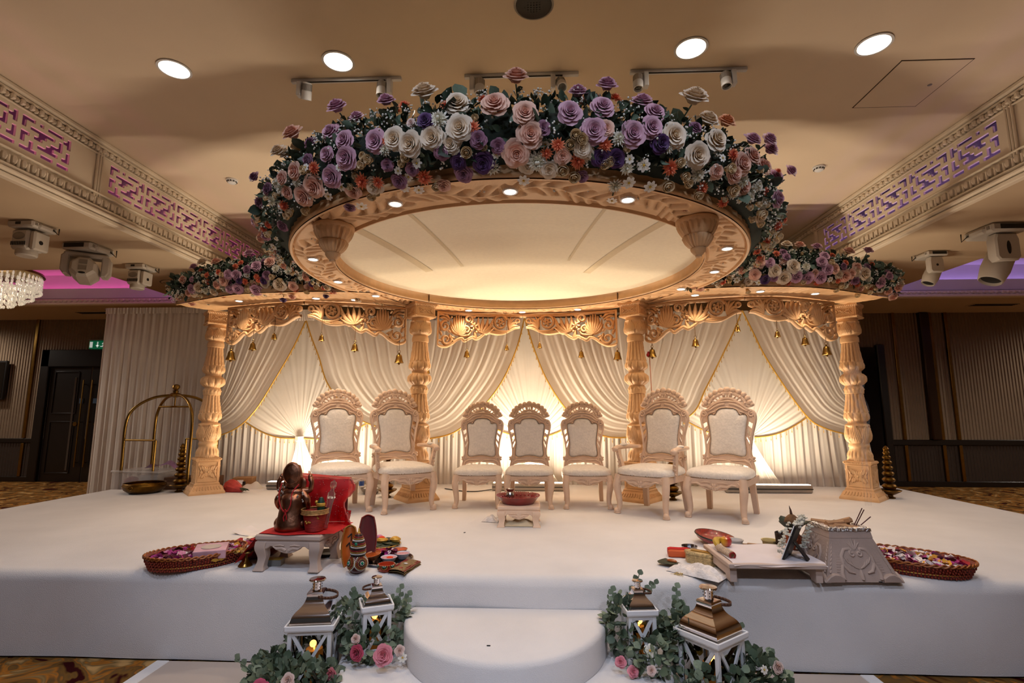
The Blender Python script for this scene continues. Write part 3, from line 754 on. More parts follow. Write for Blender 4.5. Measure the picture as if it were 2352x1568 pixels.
SEAM_SHADE = pm('seam_shadow_band', '#dcc9a6', .85, var=.04, vs=30)  # darker strips paint rope and joist shadows, together with the cloth's seams
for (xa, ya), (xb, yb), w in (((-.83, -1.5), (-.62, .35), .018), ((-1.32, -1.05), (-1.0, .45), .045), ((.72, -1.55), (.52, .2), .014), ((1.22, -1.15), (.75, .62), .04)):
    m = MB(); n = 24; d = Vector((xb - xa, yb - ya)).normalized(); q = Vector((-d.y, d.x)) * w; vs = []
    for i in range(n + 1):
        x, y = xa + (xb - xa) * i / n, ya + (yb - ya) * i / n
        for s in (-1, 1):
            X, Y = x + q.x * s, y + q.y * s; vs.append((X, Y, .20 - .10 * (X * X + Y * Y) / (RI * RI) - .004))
    m.add(vs, [(2 * i, 2 * i + 2, 2 * i + 3, 2 * i + 1) for i in range(n)]); m.obj('seam_shadow_band', SEAM_SHADE, canopy)
for a in (R(132), R(47)): MB().box(((RI - .002) * cos(a), (RI - .002) * sin(a), .055), (.012, .03, .10), rotT((0, 0, 0))).obj('ring_joint', pm('dark_joint', '#5a3a1c', .9), canopy)
for a in SPOTA:
    x, y = RSP * cos(a), RSP * sin(a)
    m = MB(); m.lathe([(.036, -.012), (.046, -.016), (.050, -.012), (.05, .0)], 24, rotT((x, y, 0)), cap=False); rg = m.obj('lamp_ring', WHITEP, canopy)
    m = MB(); m.lathe([(0, -.0135), (.037, -.0135)], 24, rotT((x, y, 0)), cap=False); m.obj('lamp_lens', LED, rg)
    back = sin(a) > .2
    lamp('canopy_spot', 'SPOT', (RC[0] + x, RC[1] + y, RZ - .03), 22 if back else 30, WARM, (0, 0, 0), .03, angle=125, blend=.9)
for a, lab in ((atan2(3.61 - 5.02, -1.52 + .145), ''), (atan2(3.53 - 5.02, 1.30 + .145), '')):
    x, y = 1.93 * cos(a), 1.93 * sin(a); T = rotT((x, y, 0))
    m = MB(); m.lathe([(.14, .0), (.15, -.01), (.15, -.03), (.143, -.04), (.138, -.05), (.128, -.08), (.105, -.12), (.10, -.125), (.106, -.13), (.104, -.14), (.092, -.17), (.07, -.2), (.05, -.215), (.056, -.225), (.05, -.24), (.03, -.262), (.022, -.266), (.022, -.28), (.0, -.29)], 64, T,
                      mod=lambda i, t, r, z: r * (1 + (.16 * abs(cos(10 * t)) ** .6 - .10 if i in (4, 5, 6, 9, 10, 11, 12, 15, 16) else 0)))
    m.obj('pendant_finial', WOOD, canopy)
# ================================================================ side canopies: beams, carved pelmets, bells
def qpath(P, n=40):
    return catmull([Vector((x, y, 0)) for x, y in P], n)
class Arc:
    """arc-length walk along a plan curve"""
    def __init__(s, P, side):
        s.p = [Vector(q) for q in qpath(P, 16)]; s.l = [0]
        for a, b in zip(s.p, s.p[1:]): s.l.append(s.l[-1] + (b - a).length)
        s.L = s.l[-1]; s.side = side
    def at(s, d):
        d = max(0, min(s.L, d)); i = 0
        while i < len(s.l) - 2 and s.l[i + 1] < d: i += 1
        t = (d - s.l[i]) / (s.l[i + 1] - s.l[i]); p = s.p[i].lerp(s.p[i + 1], t)
        a, b = s.p[max(i - 1, 0)], s.p[min(i + 2, len(s.p) - 1)]; tn = (b - a).normalized()
        n = Vector((tn.y, -tn.x, 0)) * s.side
        return p, n
def spi(cx, cy, r0, r1, a0, turns, n=18):
    return [(cx + (r0 + (r1 - r0) * i / n) * cos(R(a0) + 2 * pi * turns * i / n), cy + (r0 + (r1 - r0) * i / n) * sin(R(a0) + 2 * pi * turns * i / n)) for i in range(n + 1)]
def tw(n, a, b, c): return [(a + (b - a) * i / (n / 2) if i <= n / 2 else b + (c - b) * (i - n / 2) / (n / 2)) for i in range(n + 1)]
# strokes of half a pelmet drawn on a 1155 x 410 sheet: middle of the bay at x = 1010, pillar at x = 2165
PEL = []
def st(pts, a, b, c, d=20, sm=5):
    q = catmull(pts, sm) if sm else pts
    PEL.append((q, tw(len(q) - 1, a, b, c), d))
def leaf(x0, y0, x1, y1, bend=.2, w=20, d=20):
    mx, my = (x0 + x1) / 2 + (y1 - y0) * bend, (y0 + y1) / 2 - (x1 - x0) * bend
    st([(x0, y0), (mx, my), (x1, y1)], w * .45, w, 2, d)
st([(1010, 200), (1600, 200), (2165, 200)], 18, 18, 18, 16, 4)
st([(2153, 196), (2156, 400), (2160, 570)], 12, 12, 10, 16)
st(spi(1310, 285, 92, 62, 200, 1.1), 20, 16, 8, 22, 0); st(spi(1310, 285, 20, 16, 0, 1), 12, 12, 12, 26, 0)
for k in range(6): st([(1310 + 24 * cos(k * 1.047), 285 + 24 * sin(k * 1.047)), (1310 + 52 * cos(k * 1.047 + .3), 285 + 52 * sin(k * 1.047 + .3))], 8, 16, 8, 24, 3)
st([(1190, 385), (1240, 400), (1330, 400), (1420, 352), (1480, 300)], 8, 20, 4)
for x, y, b in ((1110, 225, -.15), (1165, 208, -.1), (1225, 212, .1), (1070, 290, -.25), (1060, 335, -.2)): leaf(1195, 372, x, y, b, 23)
st(spi(1075, 270, 38, 12, 60, -1.0, 12), 14, 12, 6, 18, 0)
st([(1050, 345), (1110, 352), (1180, 382), (1260, 420), (1345, 432), (1430, 420), (1490, 410), (1540, 440), (1590, 478), (1640, 500), (1690, 478), (1750, 505), (1800, 530), (1840, 498), (1900, 520), (1970, 575), (2050, 612), (2125, 606), (2165, 575), (2150, 540), (2110, 545)], 13, 19, 12, 20, 4)
st([(1480, 415), (1380, 410), (1300, 425)], 6, 18, 4)
for x, y, b in ((1400, 225, .15), (1405, 295, .12), (1395, 360, .1), (1440, 405, .05), (1480, 235, .12), (1545, 222, .0), (1610, 230, -.12), (1660, 280, -.2)): leaf(1565, 425, x, y, b, 26, 24)
for k in range(6): st([(1672 + 14 * cos(k * 1.047), 345 + 14 * sin(k * 1.047)), (1672 + 46 * cos(k * 1.047 + .3), 345 + 46 * sin(k * 1.047 + .3))], 9, 20, 9, 30, 3)
for x, y, r in ((1615, 392, 18), (1705, 398, 17), (1640, 415, 14), (1672, 345, 14), (1425, 305, 15), (1980, 250, 12)): st([(x - r, y), (x, y), (x + r, y)], r * .4, r * 1.3, r * .4, 26, 2)
st([(1640, 500), (1652, 455), (1668, 405)], 24, 20, 6)
st(spi(1742, 262, 58, 14, 120, 1.35), 15, 15, 8, 20, 0); st(spi(1775, 395, 48, 14, 300, -1.2), 15, 14, 8, 20, 0)
st([(1705, 398), (1740, 455), (1800, 470), (1870, 470)], 8, 18, 10)
for x, y, b in ((1880, 215, 0), (1820, 245, .12), (1940, 245, -.12), (1785, 315, .12), (1990, 290, -.1), (1765, 372, .1), (2000, 345, -.15), (1780, 430, .05), (1850, 225, .06), (1910, 225, -.06)): leaf(1885, 465, x, y, b, 21, 20)
st(spi(2065, 362, 66, 14, 250, 1.4), 17, 15, 8, 22, 0); st(spi(2050, 525, 72, 16, 200, -1.3), 18, 16, 8, 22, 0)
for x0, y0, x1, y1 in ((2000, 275, 2090, 225), (2010, 300, 2140, 262), (2120, 420, 2150, 300), (2000, 460, 1960, 540), (1985, 480, 1930, 500), (2110, 480, 2150, 420), (1990, 440, 2035, 408), (2080, 230, 2145, 225), (1700, 225, 1640, 215), (1950, 560, 2010, 500)): leaf(x0, y0, x1, y1, .15, 18, 18)

def pelmet_half(m, arc, L0, ztop):
    k = arc.L / 1155
    def mp(x, y, h):
        p, n = arc.at((2165 - x) * k)
        return (p.x + n.x * h, p.y + n.y * h, ztop - (y - 178) * .00112)
    for pts, w, d in PEL:
        m.stroke(pts, [a * 1.18 for a in w], d * .0019, lambda x, y, h: mp(x, y, h), back=.012)
    return mp

def make_bay(nm, P1, P2, side1, mid, lab, front, beam=True):
    """two mirrored pelmet halves meeting in the middle, hung under a beam"""
    t = thing('carved_pelmet', lab, 'pelmet', (0, 0, 0), 0, 'carved pelmets')
    arcs = []
    for P, sd in ((P1, side1), (P2, -side1)):
        a = Arc(P, sd); arcs.append(a); m = MB(); pelmet_half(m, a, 0, 2.985); m.obj('scroll_panel', WOOD, t, angle=70)
    return t, arcs
def side_beam(nm, PB, PF, lab, lampxy):
    """flat carved deck of the side canopy between rear edge PB and front edge PF"""
    t = thing('side_canopy', lab, 'canopy', (0, 0, 0), 0, 'side canopies')
    B, F = qpath(PB, 12), qpath(PF, 12); n = len(B) - 1
    def rel(u, v):
        e = min(v, 1 - v)
        if e < .06: return .012
        if e < .1: return 0
        x = u * 9; s = .5 + .2 * sin(2 * pi * x / 3); dv = v - s
        if abs(dv) < .05: return .012
        return .013 * sin(pi * ((x * 4 - abs(dv) * 2.6) % 1)) ** .7 * max(0, 1 - (abs(dv) / .42) ** 4)
    def f(u, v):
        i = u * n; k = min(int(i), n - 1); b = Vector(B[k]).lerp(Vector(B[k + 1]), i - k); q = Vector(F[k]).lerp(Vector(F[k + 1]), i - k)
        p = b.lerp(q, v); return (p.x, p.y, 3.0 - rel(u, v))
    m = MB(); m.grid(f, 240, 24); m.obj('carved_underside', WOOD, t, angle=70)
    m = MB()
    for Q in (B, F):
        for i in range(n):
            a, b = Vector(Q[i]), Vector(Q[i + 1]); m.add([(a.x, a.y, 3.0), (b.x, b.y, 3.0), (b.x, b.y, 3.13), (a.x, a.y, 3.13)], [(0, 1, 2, 3)])
    for i in range(n): m.add([(*Vector(B[i])[:2], 3.13), (*Vector(B[i + 1])[:2], 3.13), (*Vector(F[i + 1])[:2], 3.13), (*Vector(F[i])[:2], 3.13)], [(0, 1, 2, 3)])
    m.obj('beam_box', WOOD, t, angle=30)
    for x, y in lampxy:
        T = rotT((x, y, 3.0))
        m = MB(); m.lathe([(.036, -.014), (.046, -.018), (.050, -.014), (.05, .0)], 24, T, cap=False); rg = m.obj('lamp_ring', WHITEP, t)
        m = MB(); m.lathe([(0, -.0155), (.037, -.0155)], 24, T, cap=False); m.obj('lamp_lens', LED, rg)
        lamp('beam_spot', 'SPOT', (x, y, 2.965), 26, WARM, (R(-6), 0, 0), .03, angle=120, blend=.9)
side_beam('L', [(-4.35, 6.72), (-3.49, 6.34), (-2.83, 6.20), (-2.2, 6.38), (-1.55, 6.62)], [(-4.62, 6.30), (-3.6, 5.80), (-2.85, 5.68), (-2.25, 5.68), (-1.9, 5.75)], 'left side canopy deck carrying flowers', [(-3.66, 6.10), (-2.64, 6.0), (-2.20, 6.10)])
side_beam('R', [(1.35, 6.60), (1.8, 6.34), (2.52, 6.18), (3.1, 6.22), (4.0, 6.62)], [(1.75, 5.75), (2.0, 5.68), (2.55, 5.64), (3.25, 5.75), (4.3, 6.25)], 'right side canopy deck carrying flowers', [(1.92, 6.02), (2.61, 5.86), (3.30, 6.0)])
bayL = make_bay('L', [(-3.99, 6.45), (-3.49, 6.28), (-2.83, 6.12)], [(-1.67, 6.57), (-2.19, 6.31), (-2.83, 6.12)], 1, 0, 'openwork scroll pelmet over the left drapes', 0)
bayC = make_bay('C', [(-1.30, 6.80), (-.76, 7.02), (-.15, 7.12)], [(1.12, 6.79), (.46, 7.03), (-.14, 7.12)], 1, 0, 'openwork scroll pelmet over the centre drapes', 0)
bayR = make_bay('R', [(1.44, 6.54), (1.8, 6.29), (2.52, 6.10)], [(3.74, 6.43), (3.0, 6.14), (2.52, 6.10)], 1, 0, 'openwork scroll pelmet over the right drapes', 0)
# bells
def bell_mesh():
    m = MB(); m.lathe([(.046, 0), (.05, .003), (.046, .012), (.04, .03), (.034, .055), (.031, .075), (.024, .09), (.012, .096), (.008, .10), (.012, .106), (.008, .113), (0, .115)], 24); return m
def bell(x, y, z, ztop, sc, lab, grp):
    t = thing('brass_bell', lab, 'bell', (x, y, z), 0, grp); T = Matrix.Scale(sc, 4)
    m = bell_mesh(); m.v = [tuple(T @ Vector(p)) for p in m.v]; m.obj('bell_cup', BRASS, t)
    m = MB(); m.sph((0, 0, -.004 * sc), .013 * sc, 8, 6); m.tube([(0, 0, 0), (0, 0, .05 * sc)], .003, 5); m.obj('clapper', OLDBRASS, t)
    m = MB(); m.tube([(.014 * sc * cos(a), 0, .125 * sc + .014 * sc * sin(a)) for a in [k * pi / 5 for k in range(10)]], .0028 * sc, 5, closed=True); m.obj('ring', BRASS, t)
    m = MB(); m.tube([(0, 0, .138 * sc), (0, 0, ztop - z)], .0035, 5); m.obj('cord', pm('brown_cord', '#6a4a26', .7), t); return t
ORD = ['first', 'second', 'third', 'fourth', 'fifth', 'sixth']
BELLS = {'left': [(-3.85, 6.33, 2.27, 1.25, 2.66), (-3.53, 6.25, 2.39, .95, 2.75), (-3.22, 6.17, 2.51, .75, 2.80), (-2.60, 6.12, 2.48, .75, 2.80), (-2.23, 6.26, 2.37, .95, 2.74), (-1.73, 6.5, 2.24, 1.2, 2.62)],
         'centre': [(-1.42, 6.72, 2.12, 1.1, 2.62), (-.91, 6.93, 2.36, .9, 2.74), (-.37, 7.06, 2.47, .7, 2.80), (.09, 7.08, 2.50, .7, 2.80), (.65, 6.94, 2.35, .9, 2.74), (1.11, 6.77, 2.30, 1.15, 2.64)],
         'right': [(1.50, 6.49, 2.30, 1.1, 2.62), (1.96, 6.22, 2.40, .95, 2.74), (2.42, 6.10, 2.56, .75, 2.80), (2.88, 6.10, 2.49, .75, 2.80), (3.25, 6.21, 2.41, .95, 2.74), (3.56, 6.33, 2.30, 1.15, 2.66)]}
for side, bl in BELLS.items():
    for i, (x, y, z, sc, zt) in enumerate(bl):
        bt = bell(x, y, z, zt, sc, '%s brass bell from the left on a cord under the %s pelmet' % (ORD[i], side), 'bells under the %s pelmet' % side)
        if side == 'right' and i == 0:
            m = MB(); m.sph((-.055, -.01, .03), (.022, .015, .026), 10, 6); m.sph((-.05, -.01, .06), (.015, .012, .015), 8, 6); m.obj('red_tassel', pm('tassel_red', '#a81c1c', .7), bt)
            MB().tube([(-.03, .02, .0), (-.02, .03, -.4), (-.01, .03, -.62)], .006, 6).obj('pink_cord', pm('pink_cord', '#d8a08a', .7), bt)

# ================================================================ drapes
def pleat(u, n, ph=0, k=1):
    return .6 * sin(2 * pi * n * u + ph + 1.3 * sin(7 * u + ph)) + .4 * sin(2 * pi * n * 1.73 * u + 2.1 * ph + 2 * sin(4 * u))
# plain pleated backdrops
def backdrop(x0, x1, y, z0, z1, n, lab, flare=0, curve=0):
    t = thing('backdrop_drape', lab, 'drape', (0, 0, 0), 0, 'pleated backdrops')
    def f(u, v):
        a = .010 + .012 * (1 - v)
        return (x0 + (x1 - x0) * u + flare * (1 - v) ** 2 * max(0, (u - .75) * 4), y + a * pleat(u, n) + curve * (2 * u - 1) ** 2, z0 + (z1 - z0) * v)
    MB().grid(f, int(n * 9), 14).obj('pleated_sheet', CLOTHB, t)
    def h(u, v): return (x0 + (x1 - x0) * u, y - .02 + .012 * pleat(u, n * 2.2) + curve * (2 * u - 1) ** 2, z1 - .05 + .10 * v)
    MB().grid(h, int(n * 14), 3).obj('gathered_heading', CLOTHB, t)
    MB().tube([(x0 - .05, y + .03, z1 + .03), (x1 + .05, y + .03, z1 + .03)], .02, 8).obj('pipe_rail', GREY, t)
backdrop(-7.15, -4.7, 8.15, .02, 3.30, 20, 'plain white pleated drape at the far left behind the luggage trolley')
backdrop(-5.0, -1.55, 7.80, SZ, 3.06, 34, 'white pleated backdrop of the left bay')
backdrop(-1.7, 1.5, 7.86, SZ, 3.02, 30, 'bright white pleated backdrop of the centre bay')
backdrop(1.35, 4.78, 7.82, SZ, 3.10, 32, 'white pleated backdrop of the right bay', .22)
def swag(t, top0, top1, hem, tie, yb, nf, name='swag'):
    """curtain hung along top0..top1, swept to the tie-back; hem is its free edge from top1 to the tie"""
    H = catmull([Vector((a, 0, b)) for a, b in hem], 8); nh = len(H) - 1
    def edge(v):
        i = v * nh; k = min(int(i), nh - 1); return Vector(H[k]).lerp(Vector(H[k + 1]), i - k)
    ex, ez = hem[-1]
    def f(u, v):
        # fold u: from the top at top0 + u * (top1 - top0) down to the tie; shape blends a straight fall into the hem curve
        e = edge(v); w = u ** .8
        tx = top0[0] + (top1[0] - top0[0]) * u; tz = top0[1] + (top1[1] - top0[1]) * u
        gx, gz = tie[0] + (ex - tie[0]) * u, tie[1] + (ez - tie[1]) * u
        # same curve as the hem, rescaled between this fold's ends
        hx = (e.x - hem[0][0]) / ((hem[-1][0] - hem[0][0]) or 1); hz = (e.z - hem[0][1]) / ((hem[-1][1] - hem[0][1]) or 1)
        x = tx + (gx - tx) * hx; z = tz + (gz - tz) * (hz * w + v * (1 - w))
        amp = .016 * (1 - .75 * v) + .003
        y = yb - .05 * sin(pi * v) - amp * (1 + pleat(u, nf, 1)) * .5 - .03 * u
        return (x, y, z)
    m = MB(); m.grid(f, nf * 12, 44); o = m.obj(name, CLOTHW, t)
    line = [Vector(f(1, k / 44)) + Vector((0, -.012, 0)) for k in range(45)]
    MB().tube(line, .011, 6).obj('gold_braid', GOLD, o)
    m = MB(); d = 0
    for a, b in zip(line, line[1:]):
        d += (b - a).length
        if d > .062:
            d = 0; m.tube([b, b + Vector((0, -.004, -.05))], [.003, .003], 5); m.sph((b.x, b.y - .004, b.z - .06), (.006, .006, .016), 6, 4)
    fr = m.obj('tassel_fringe', GOLD, o); fr['kind'] = 'stuff'
    return o
def fan(t, K, zt, x0, x1, y, hemL, hemR, n, tail):
    """sheer panel gathered to a knot at K with swept side hems and a flaring tail"""
    aL = atan2(hemL[1] - K[1], hemL[0] - K[0]); aR = atan2(hemR[1] - K[1], hemR[0] - K[0])
    if aL < 0: aL += 2 * pi
    def rmax(a):
        r = 1e9
        if sin(a) > .02: r = min(r, (zt - K[1]) / sin(a))
        if cos(a) > .02: r = min(r, (x1 - K[0]) / cos(a))
        if cos(a) < -.02: r = min(r, (x0 - K[0]) / cos(a))
        return r
    def f(u, v):
        a = aR + (aL - aR) * u; r = .02 + rmax(a) * v; e = min(u, 1 - u)
        sag = -.10 * sin(pi * v) * max(0, 1 - e * 7)
        yy = y - .07 * (1 - v) ** 3 - (.003 + .022 * v) * (pleat(u, n, 2) * .5 + .5)
        return (K[0] + r * cos(a), yy, K[1] + r * sin(a) + sag)
    o = MB().grid(f, n * 10, 24).obj('gathered_panel', CLOTHW, t)
    for u in (0, 1):
        line = [Vector(f(u, k / 24)) + Vector((0, -.012, 0)) for k in range(25)]
        MB().tube(line, .010, 6).obj('gold_braid', GOLD, o)
        m = MB(); d = 0
        for a, b in zip(line, line[1:]):
            d += (b - a).length
            if d > .06: d = 0; m.tube([b, b + Vector((0, -.004, -.05))], [.003, .003], 5); m.sph((b.x, b.y - .004, b.z - .06), (.006, .006, .016), 6, 4)
        fr = m.obj('tassel_fringe', GOLD, o); fr['kind'] = 'stuff'
    def g(u, v):
        w = .05 + (tail - .05) * v ** 1.2
        return (K[0] + .12 * v + (u - .5) * 2 * w, y - .06 - .05 * v - .03 * (.3 + v) * pleat(u, 6, 4), K[1] - (K[1] - SZ - .01) * v)
    MB().grid(g, 60, 20).obj('tail', CLOTHW, t)
    m = MB(); m.sph((K[0], y - .09, K[1]), (.06, .05, .05), 12, 8)
    for k in range(5): m.tube([(K[0] - .06, y - .10, K[1] - .03 + k * .015), (K[0], y - .145, K[1] - .025 + k * .0125), (K[0] + .06, y - .10, K[1] - .03 + k * .015)], .010, 6)
    m.obj('knot', CLOTHW, t)
def bay(lab, xc, zt, x0, x1, hL, hR, K, hemL, hemR):
    t = thing('swag_curtain', lab, 'curtain', (0, 0, 0), 0, 'swagged curtains')
    swag(t, (x0, zt - .02), (xc, zt), hL, (x0 + .02, 1.95), 7.62, 11)
    swag(t, (x1, zt - .02), (xc, zt), hR, (x1 - .02, 1.95), 7.60, 11)
    fan(t, K, zt, xc - .95, xc + .95, 7.72, hemL, hemR, 22, .30)
bay('white swag curtains with gold fringe in the left bay', -3.46, 3.02, -4.75, -1.7, [(-3.46, 3.02), (-3.62, 2.6), (-3.83, 2.18), (-4.13, 1.66), (-4.41, 1.39), (-4.75, 1.25)], [(-3.46, 3.02), (-3.35, 2.75), (-3.21, 2.44), (-3.02, 1.98), (-2.54, 1.50), (-1.7, 1.26)], (-3.49, 1.23), (-4.24, 1.45), (-2.75, 1.40))
bay('white swag curtains with gold fringe in the brightly lit centre bay', -.13, 3.02, -1.62, 1.42, [(-.13, 3.02), (-.25, 2.55), (-.48, 2.04), (-.83, 1.60), (-1.18, 1.32), (-1.62, 1.22)], [(-.13, 3.02), (.02, 2.52), (.22, 2.04), (.53, 1.60), (.97, 1.29), (1.42, 1.26)], (-.03, 1.22), (-.62, 1.50), (.54, 1.52))
bay('white swag curtains with gold fringe in the right bay', 3.08, 3.10, 1.45, 4.55, [(3.08, 3.10), (2.94, 2.8), (2.80, 2.54), (2.49, 1.97), (2.22, 1.55), (1.45, 1.28)], [(3.08, 3.10), (3.2, 2.78), (3.38, 2.35), (3.82, 1.62), (4.10, 1.40), (4.55, 1.28)], (3.10, 1.25), (2.33, 1.50), (3.89, 1.54))
# grey fringe cap over the left bay's centre
m = MB(); m.grid(lambda u, v: (-3.46 + (u - .5) * (.14 + .22 * v), 7.50 - .02 * abs(sin(28 * u)), 3.16 - .17 * v), 56, 4); o = m.obj('fringe_valance', CLOTHB); tag(o, 'small pleated white fringe cap where the left swags meet', 'valance')

# ================================================================ floor wash lamps behind the seats
def led_bar(x, y, rz, L, pw, lab, aim=None):
    t = thing('led_light_bar', lab, 'stage light', (x, y, SZ), rz, 'LED light bars')
    MB().box((0, 0, .055), (L, .12, .10), bev=.012).obj('housing', GREY, t)
    MB().box((0, 0, .107), (L * .97, .085, .006)).obj('glowing_strip', pm('led_strip', '#ffffff', .4, emit=(1, .88, .70), es=10), t)
    MB().box((0, -.062, .055), (L, .006, .012)).obj('side_groove', BLACK, t)
    lamp('bar_wash', 'AREA', (x, y, SZ + .125), pw, (1.0, .83, .62), (R(180), 0, rz), L * .95, .07)
led_bar(3.13, 7.20, 0, 1.12, 66, 'grey LED light bar on the stage behind the right chairs')
led_bar(-.05, 7.26, 0, 1.05, 115, 'LED light bar lying behind the three centre chairs')
led_bar(-3.15, 7.26, R(3), 1.15, 70, 'LED light bar lying behind the left chair and red veil')
m = MB(); m.tube(catmull([Vector(p) for p in ((-.58, 7.2, SZ + .02), (-.8, 7.1, SZ + .008), (-1.0, 7.15, SZ + .008), (-1.25, 7.35, SZ + .008))], 6), .007, 6); tag(m.obj('power_cable', BLACK), 'thin black power cable running from the centre light bar', 'cable')
# ================================================================ carved chairs
STUD = pm('brass_studs', '#9a7440', .35, .8)
def outline_back(w):
    """inner (upholstery) outline and outer frame outline of a chair back, unit height 0..1, half width about w"""
    pass
def chair_parts(arms):
    """chair in metres, small size: seat front at -Y; returns list of (name, mesh object)"""
    out = []
    W2 = .265
    # seat frame with shaped front apron
    def apron(w, h, dip):
        n = 24; top = [(-w, .36), (w, .36)]; bot = []
        for i in range(n + 1):
            u = 1 - 2 * i / n; x = w * u; a = abs(u)
            z = .36 - h * (1 + .0) - dip * max(0, cos(min(a / .55, 1) * pi / 2)) ** 1.2 - .012 * sin(a * 18) * (a > .5)
            if a > .86: z -= (a - .86) * .25
            bot.append((x, z))
        return top + bot
    m = MB(); m.prism(apron(.255, .055, .05), -.285, -.245, bev=.008)
    for s in (-1, 1): m.prism([(-.235, .36), (.245, .36), (.245, .305), (-.235, .30)], -.02, .02, rotT((s * .245, 0, 0), R(90)), bev=0)
    m.box((0, .235, .33), (.44, .03, .06), bev=.006); m.box((0, -.02, .35), (.5, .5, .02))
    mp = lambda x, z, h: (x, -.285 - h, z)
    for s in (-1, 1):      # carved scrolls on the apron
        m.stroke([(s * .02, .275), (s * .06, .30), (s * .11, .295), (s * .15, .315), (s * .19, .31)], [.012, .014, .012, .010, .003], .012, mp)
        m.stroke([(s * .03, .325), (s * .08, .33), (s * .12, .322)], [.006, .010, .002], .010, mp); m.stroke([(s * .045, .262), (s * .09, .275), (s * .125, .288)], [.004, .008, .002], .010, mp)
        m.stroke([(s * .2, .335), (s * .225, .31), (s * .235, .28)], [.004, .012, .004], .008, mp)
    rosette(m, Matrix.Translation((0, -.288, .287)), .03, 6, .012)
    out.append(('seat_frame', m, CHW))
    # cushion
    def cush(u, v):
        a = 2 * pi * u; e = 5.0
        cx = abs(cos(a)) ** (2 / e) * (1 if cos(a) > 0 else -1); cy = abs(sin(a)) ** (2 / e) * (1 if sin(a) > 0 else -1)
        prof = [(.0, .455), (.35, .452), (.62, .445), (.82, .434), (.93, .42), (.985, .40), (1.0, .38), (.985, .362), (.94, .358)]
        i = v * (len(prof) - 1); k = min(int(i), len(prof) - 2); q = i - k
        r = prof[k][0] + (prof[k + 1][0] - prof[k][0]) * q; z = prof[k][1] + (prof[k + 1][1] - prof[k][1]) * q
        taper = 1 - .10 * (cy * .5 + .5)
        return (.285 * r * cx * taper, -.02 + .275 * r * cy, z)
    m = MB(); m.grid(cush, 56, 16, closeu=True, flip=True); out.append(('seat', m, IVORY))
    m = MB()
    for k in range(150):
        p = Vector(cush(k / 150, 1)); q = Vector((p.x * 1.045, -.02 + (p.y + .02) * 1.045, .362)); m.box(tuple(q), (.0075, .0075, .008), bev=.003)
    out.append(('nailhead_trim', m, STUD))
    # front cabriole legs with leaf on the knee and a scrolled foot
    for s in (-1, 1):
        path = [(s * .235, -.255, .36), (s * .243, -.268, .30), (s * .246, -.277, .25), (s * .236, -.265, .17), (s * .230, -.258, .09), (s * .236, -.266, .04), (s * .243, -.277, .018), (s * .244, -.279, 0)]
        P = catmull([Vector(p) for p in path], 4); wd = [interp([(0, .036), (.15, .038), (.32, .036), (.6, .026), (.75, .023), (.86, .03), (.95, .034), (1, .028)], i / (len(P) - 1)) for i in range(len(P))]
        m = MB(); m.tube(P, wd, 8); m.sph((s * .245, -.295, .03), (.026, .02, .026), 10, 8)
        for dx in (-.014, .014):
            m.stroke([(dx * .4 + s * .24, .335), (dx + s * .245, .29), (dx * .5 + s * .24, .2), (s * .235, .12)], [.006, .012, .009, .002], .010, lambda x, z, h: (x, -.293 - h + .03 * (abs(z - .27) > .0) * min(1, abs(z - .27) * 4), z))
        out.append(('leg', m, CHW))
    for s in (-1, 1):
        P = [(s * .20, .225, .34), (s * .205, .245, .2), (s * .215, .28, 0)]
        m = MB(); vs = []
        for (x, y, z), h in zip(P, (.028, .025, .022)): vs += [(x - h, y - h, z), (x + h, y - h, z), (x + h, y + h, z), (x - h, y + h, z)]
        m.add(vs, [(j * 4 + k, j * 4 + (k + 1) % 4, j * 4 + 4 + (k + 1) % 4, j * 4 + 4 + k) for j in range(2) for k in range(4)] + [(8, 9, 10, 11), (3, 2, 1, 0)]); out.append(('leg', m, CHW))
    # back, drawn flat in XZ (z from the seat) then tilted
    TB = Matrix.Translation((0, .215, .36)) @ Matrix.Rotation(R(-7), 4, 'X')
    inner = [(0, .185), (.06, .178), (.12, .165), (.158, .175), (.172, .205), (.168, .26), (.163, .32), (.166, .38), (.176, .45), (.186, .52), (.184, .555), (.172, .57), (.145, .572), (.125, .565), (.112, .572), (.105, .59), (.09, .612), (.06, .628), (0, .634)]
    outer = [(0, .105), (.06, .098), (.14, .09), (.20, .06), (.225, .0), (.243, .005), (.238, .08), (.226, .125), (.232, .15), (.214, .185), (.216, .25), (.226, .33), (.244, .42), (.262, .49), (.268, .54), (.262, .585), (.24, .615), (.20, .628), (.16, .66), (.10, .70), (0, .715)]
    def sym(a): return a + [(-x, z) for x, z in a[::-1] if x > 0]
    def full(a): return [(x, z) for x, z in a] + [(-x, z) for x, z in reversed(a) if x > 1e-6]
    def resamp(a, n):
        q = catmull([Vector((x, z, 0)) for x, z in a], 10); L = [0]
        for p, r in zip(q, q[1:]): L.append(L[-1] + (Vector(r) - Vector(p)).length)
        o = []; j = 0
        for i in range(n + 1):
            d = L[-1] * i / n
            while j < len(L) - 2 and L[j + 1] < d: j += 1
            t = (d - L[j]) / max(L[j + 1] - L[j], 1e-9); o.append(Vector(q[j]).lerp(Vector(q[j + 1]), t))
        return o
    n = 60; IN = resamp(inner, n); OU = resamp(outer, n)
    m = MB()
    def ringpt(sx, i, k):      # k: 0 inner edge .. 1 outer edge
        p = IN[i].lerp(OU[i], k); return (sx * p.x, p.y)
    prof = [(0, -.012), (0, .018), (.06, .026), (.14, .022), (.2, .014), (.5, .016), (.72, .014), (.8, .024), (.93, .024), (1, .014), (1, -.012)]
    hole = set()
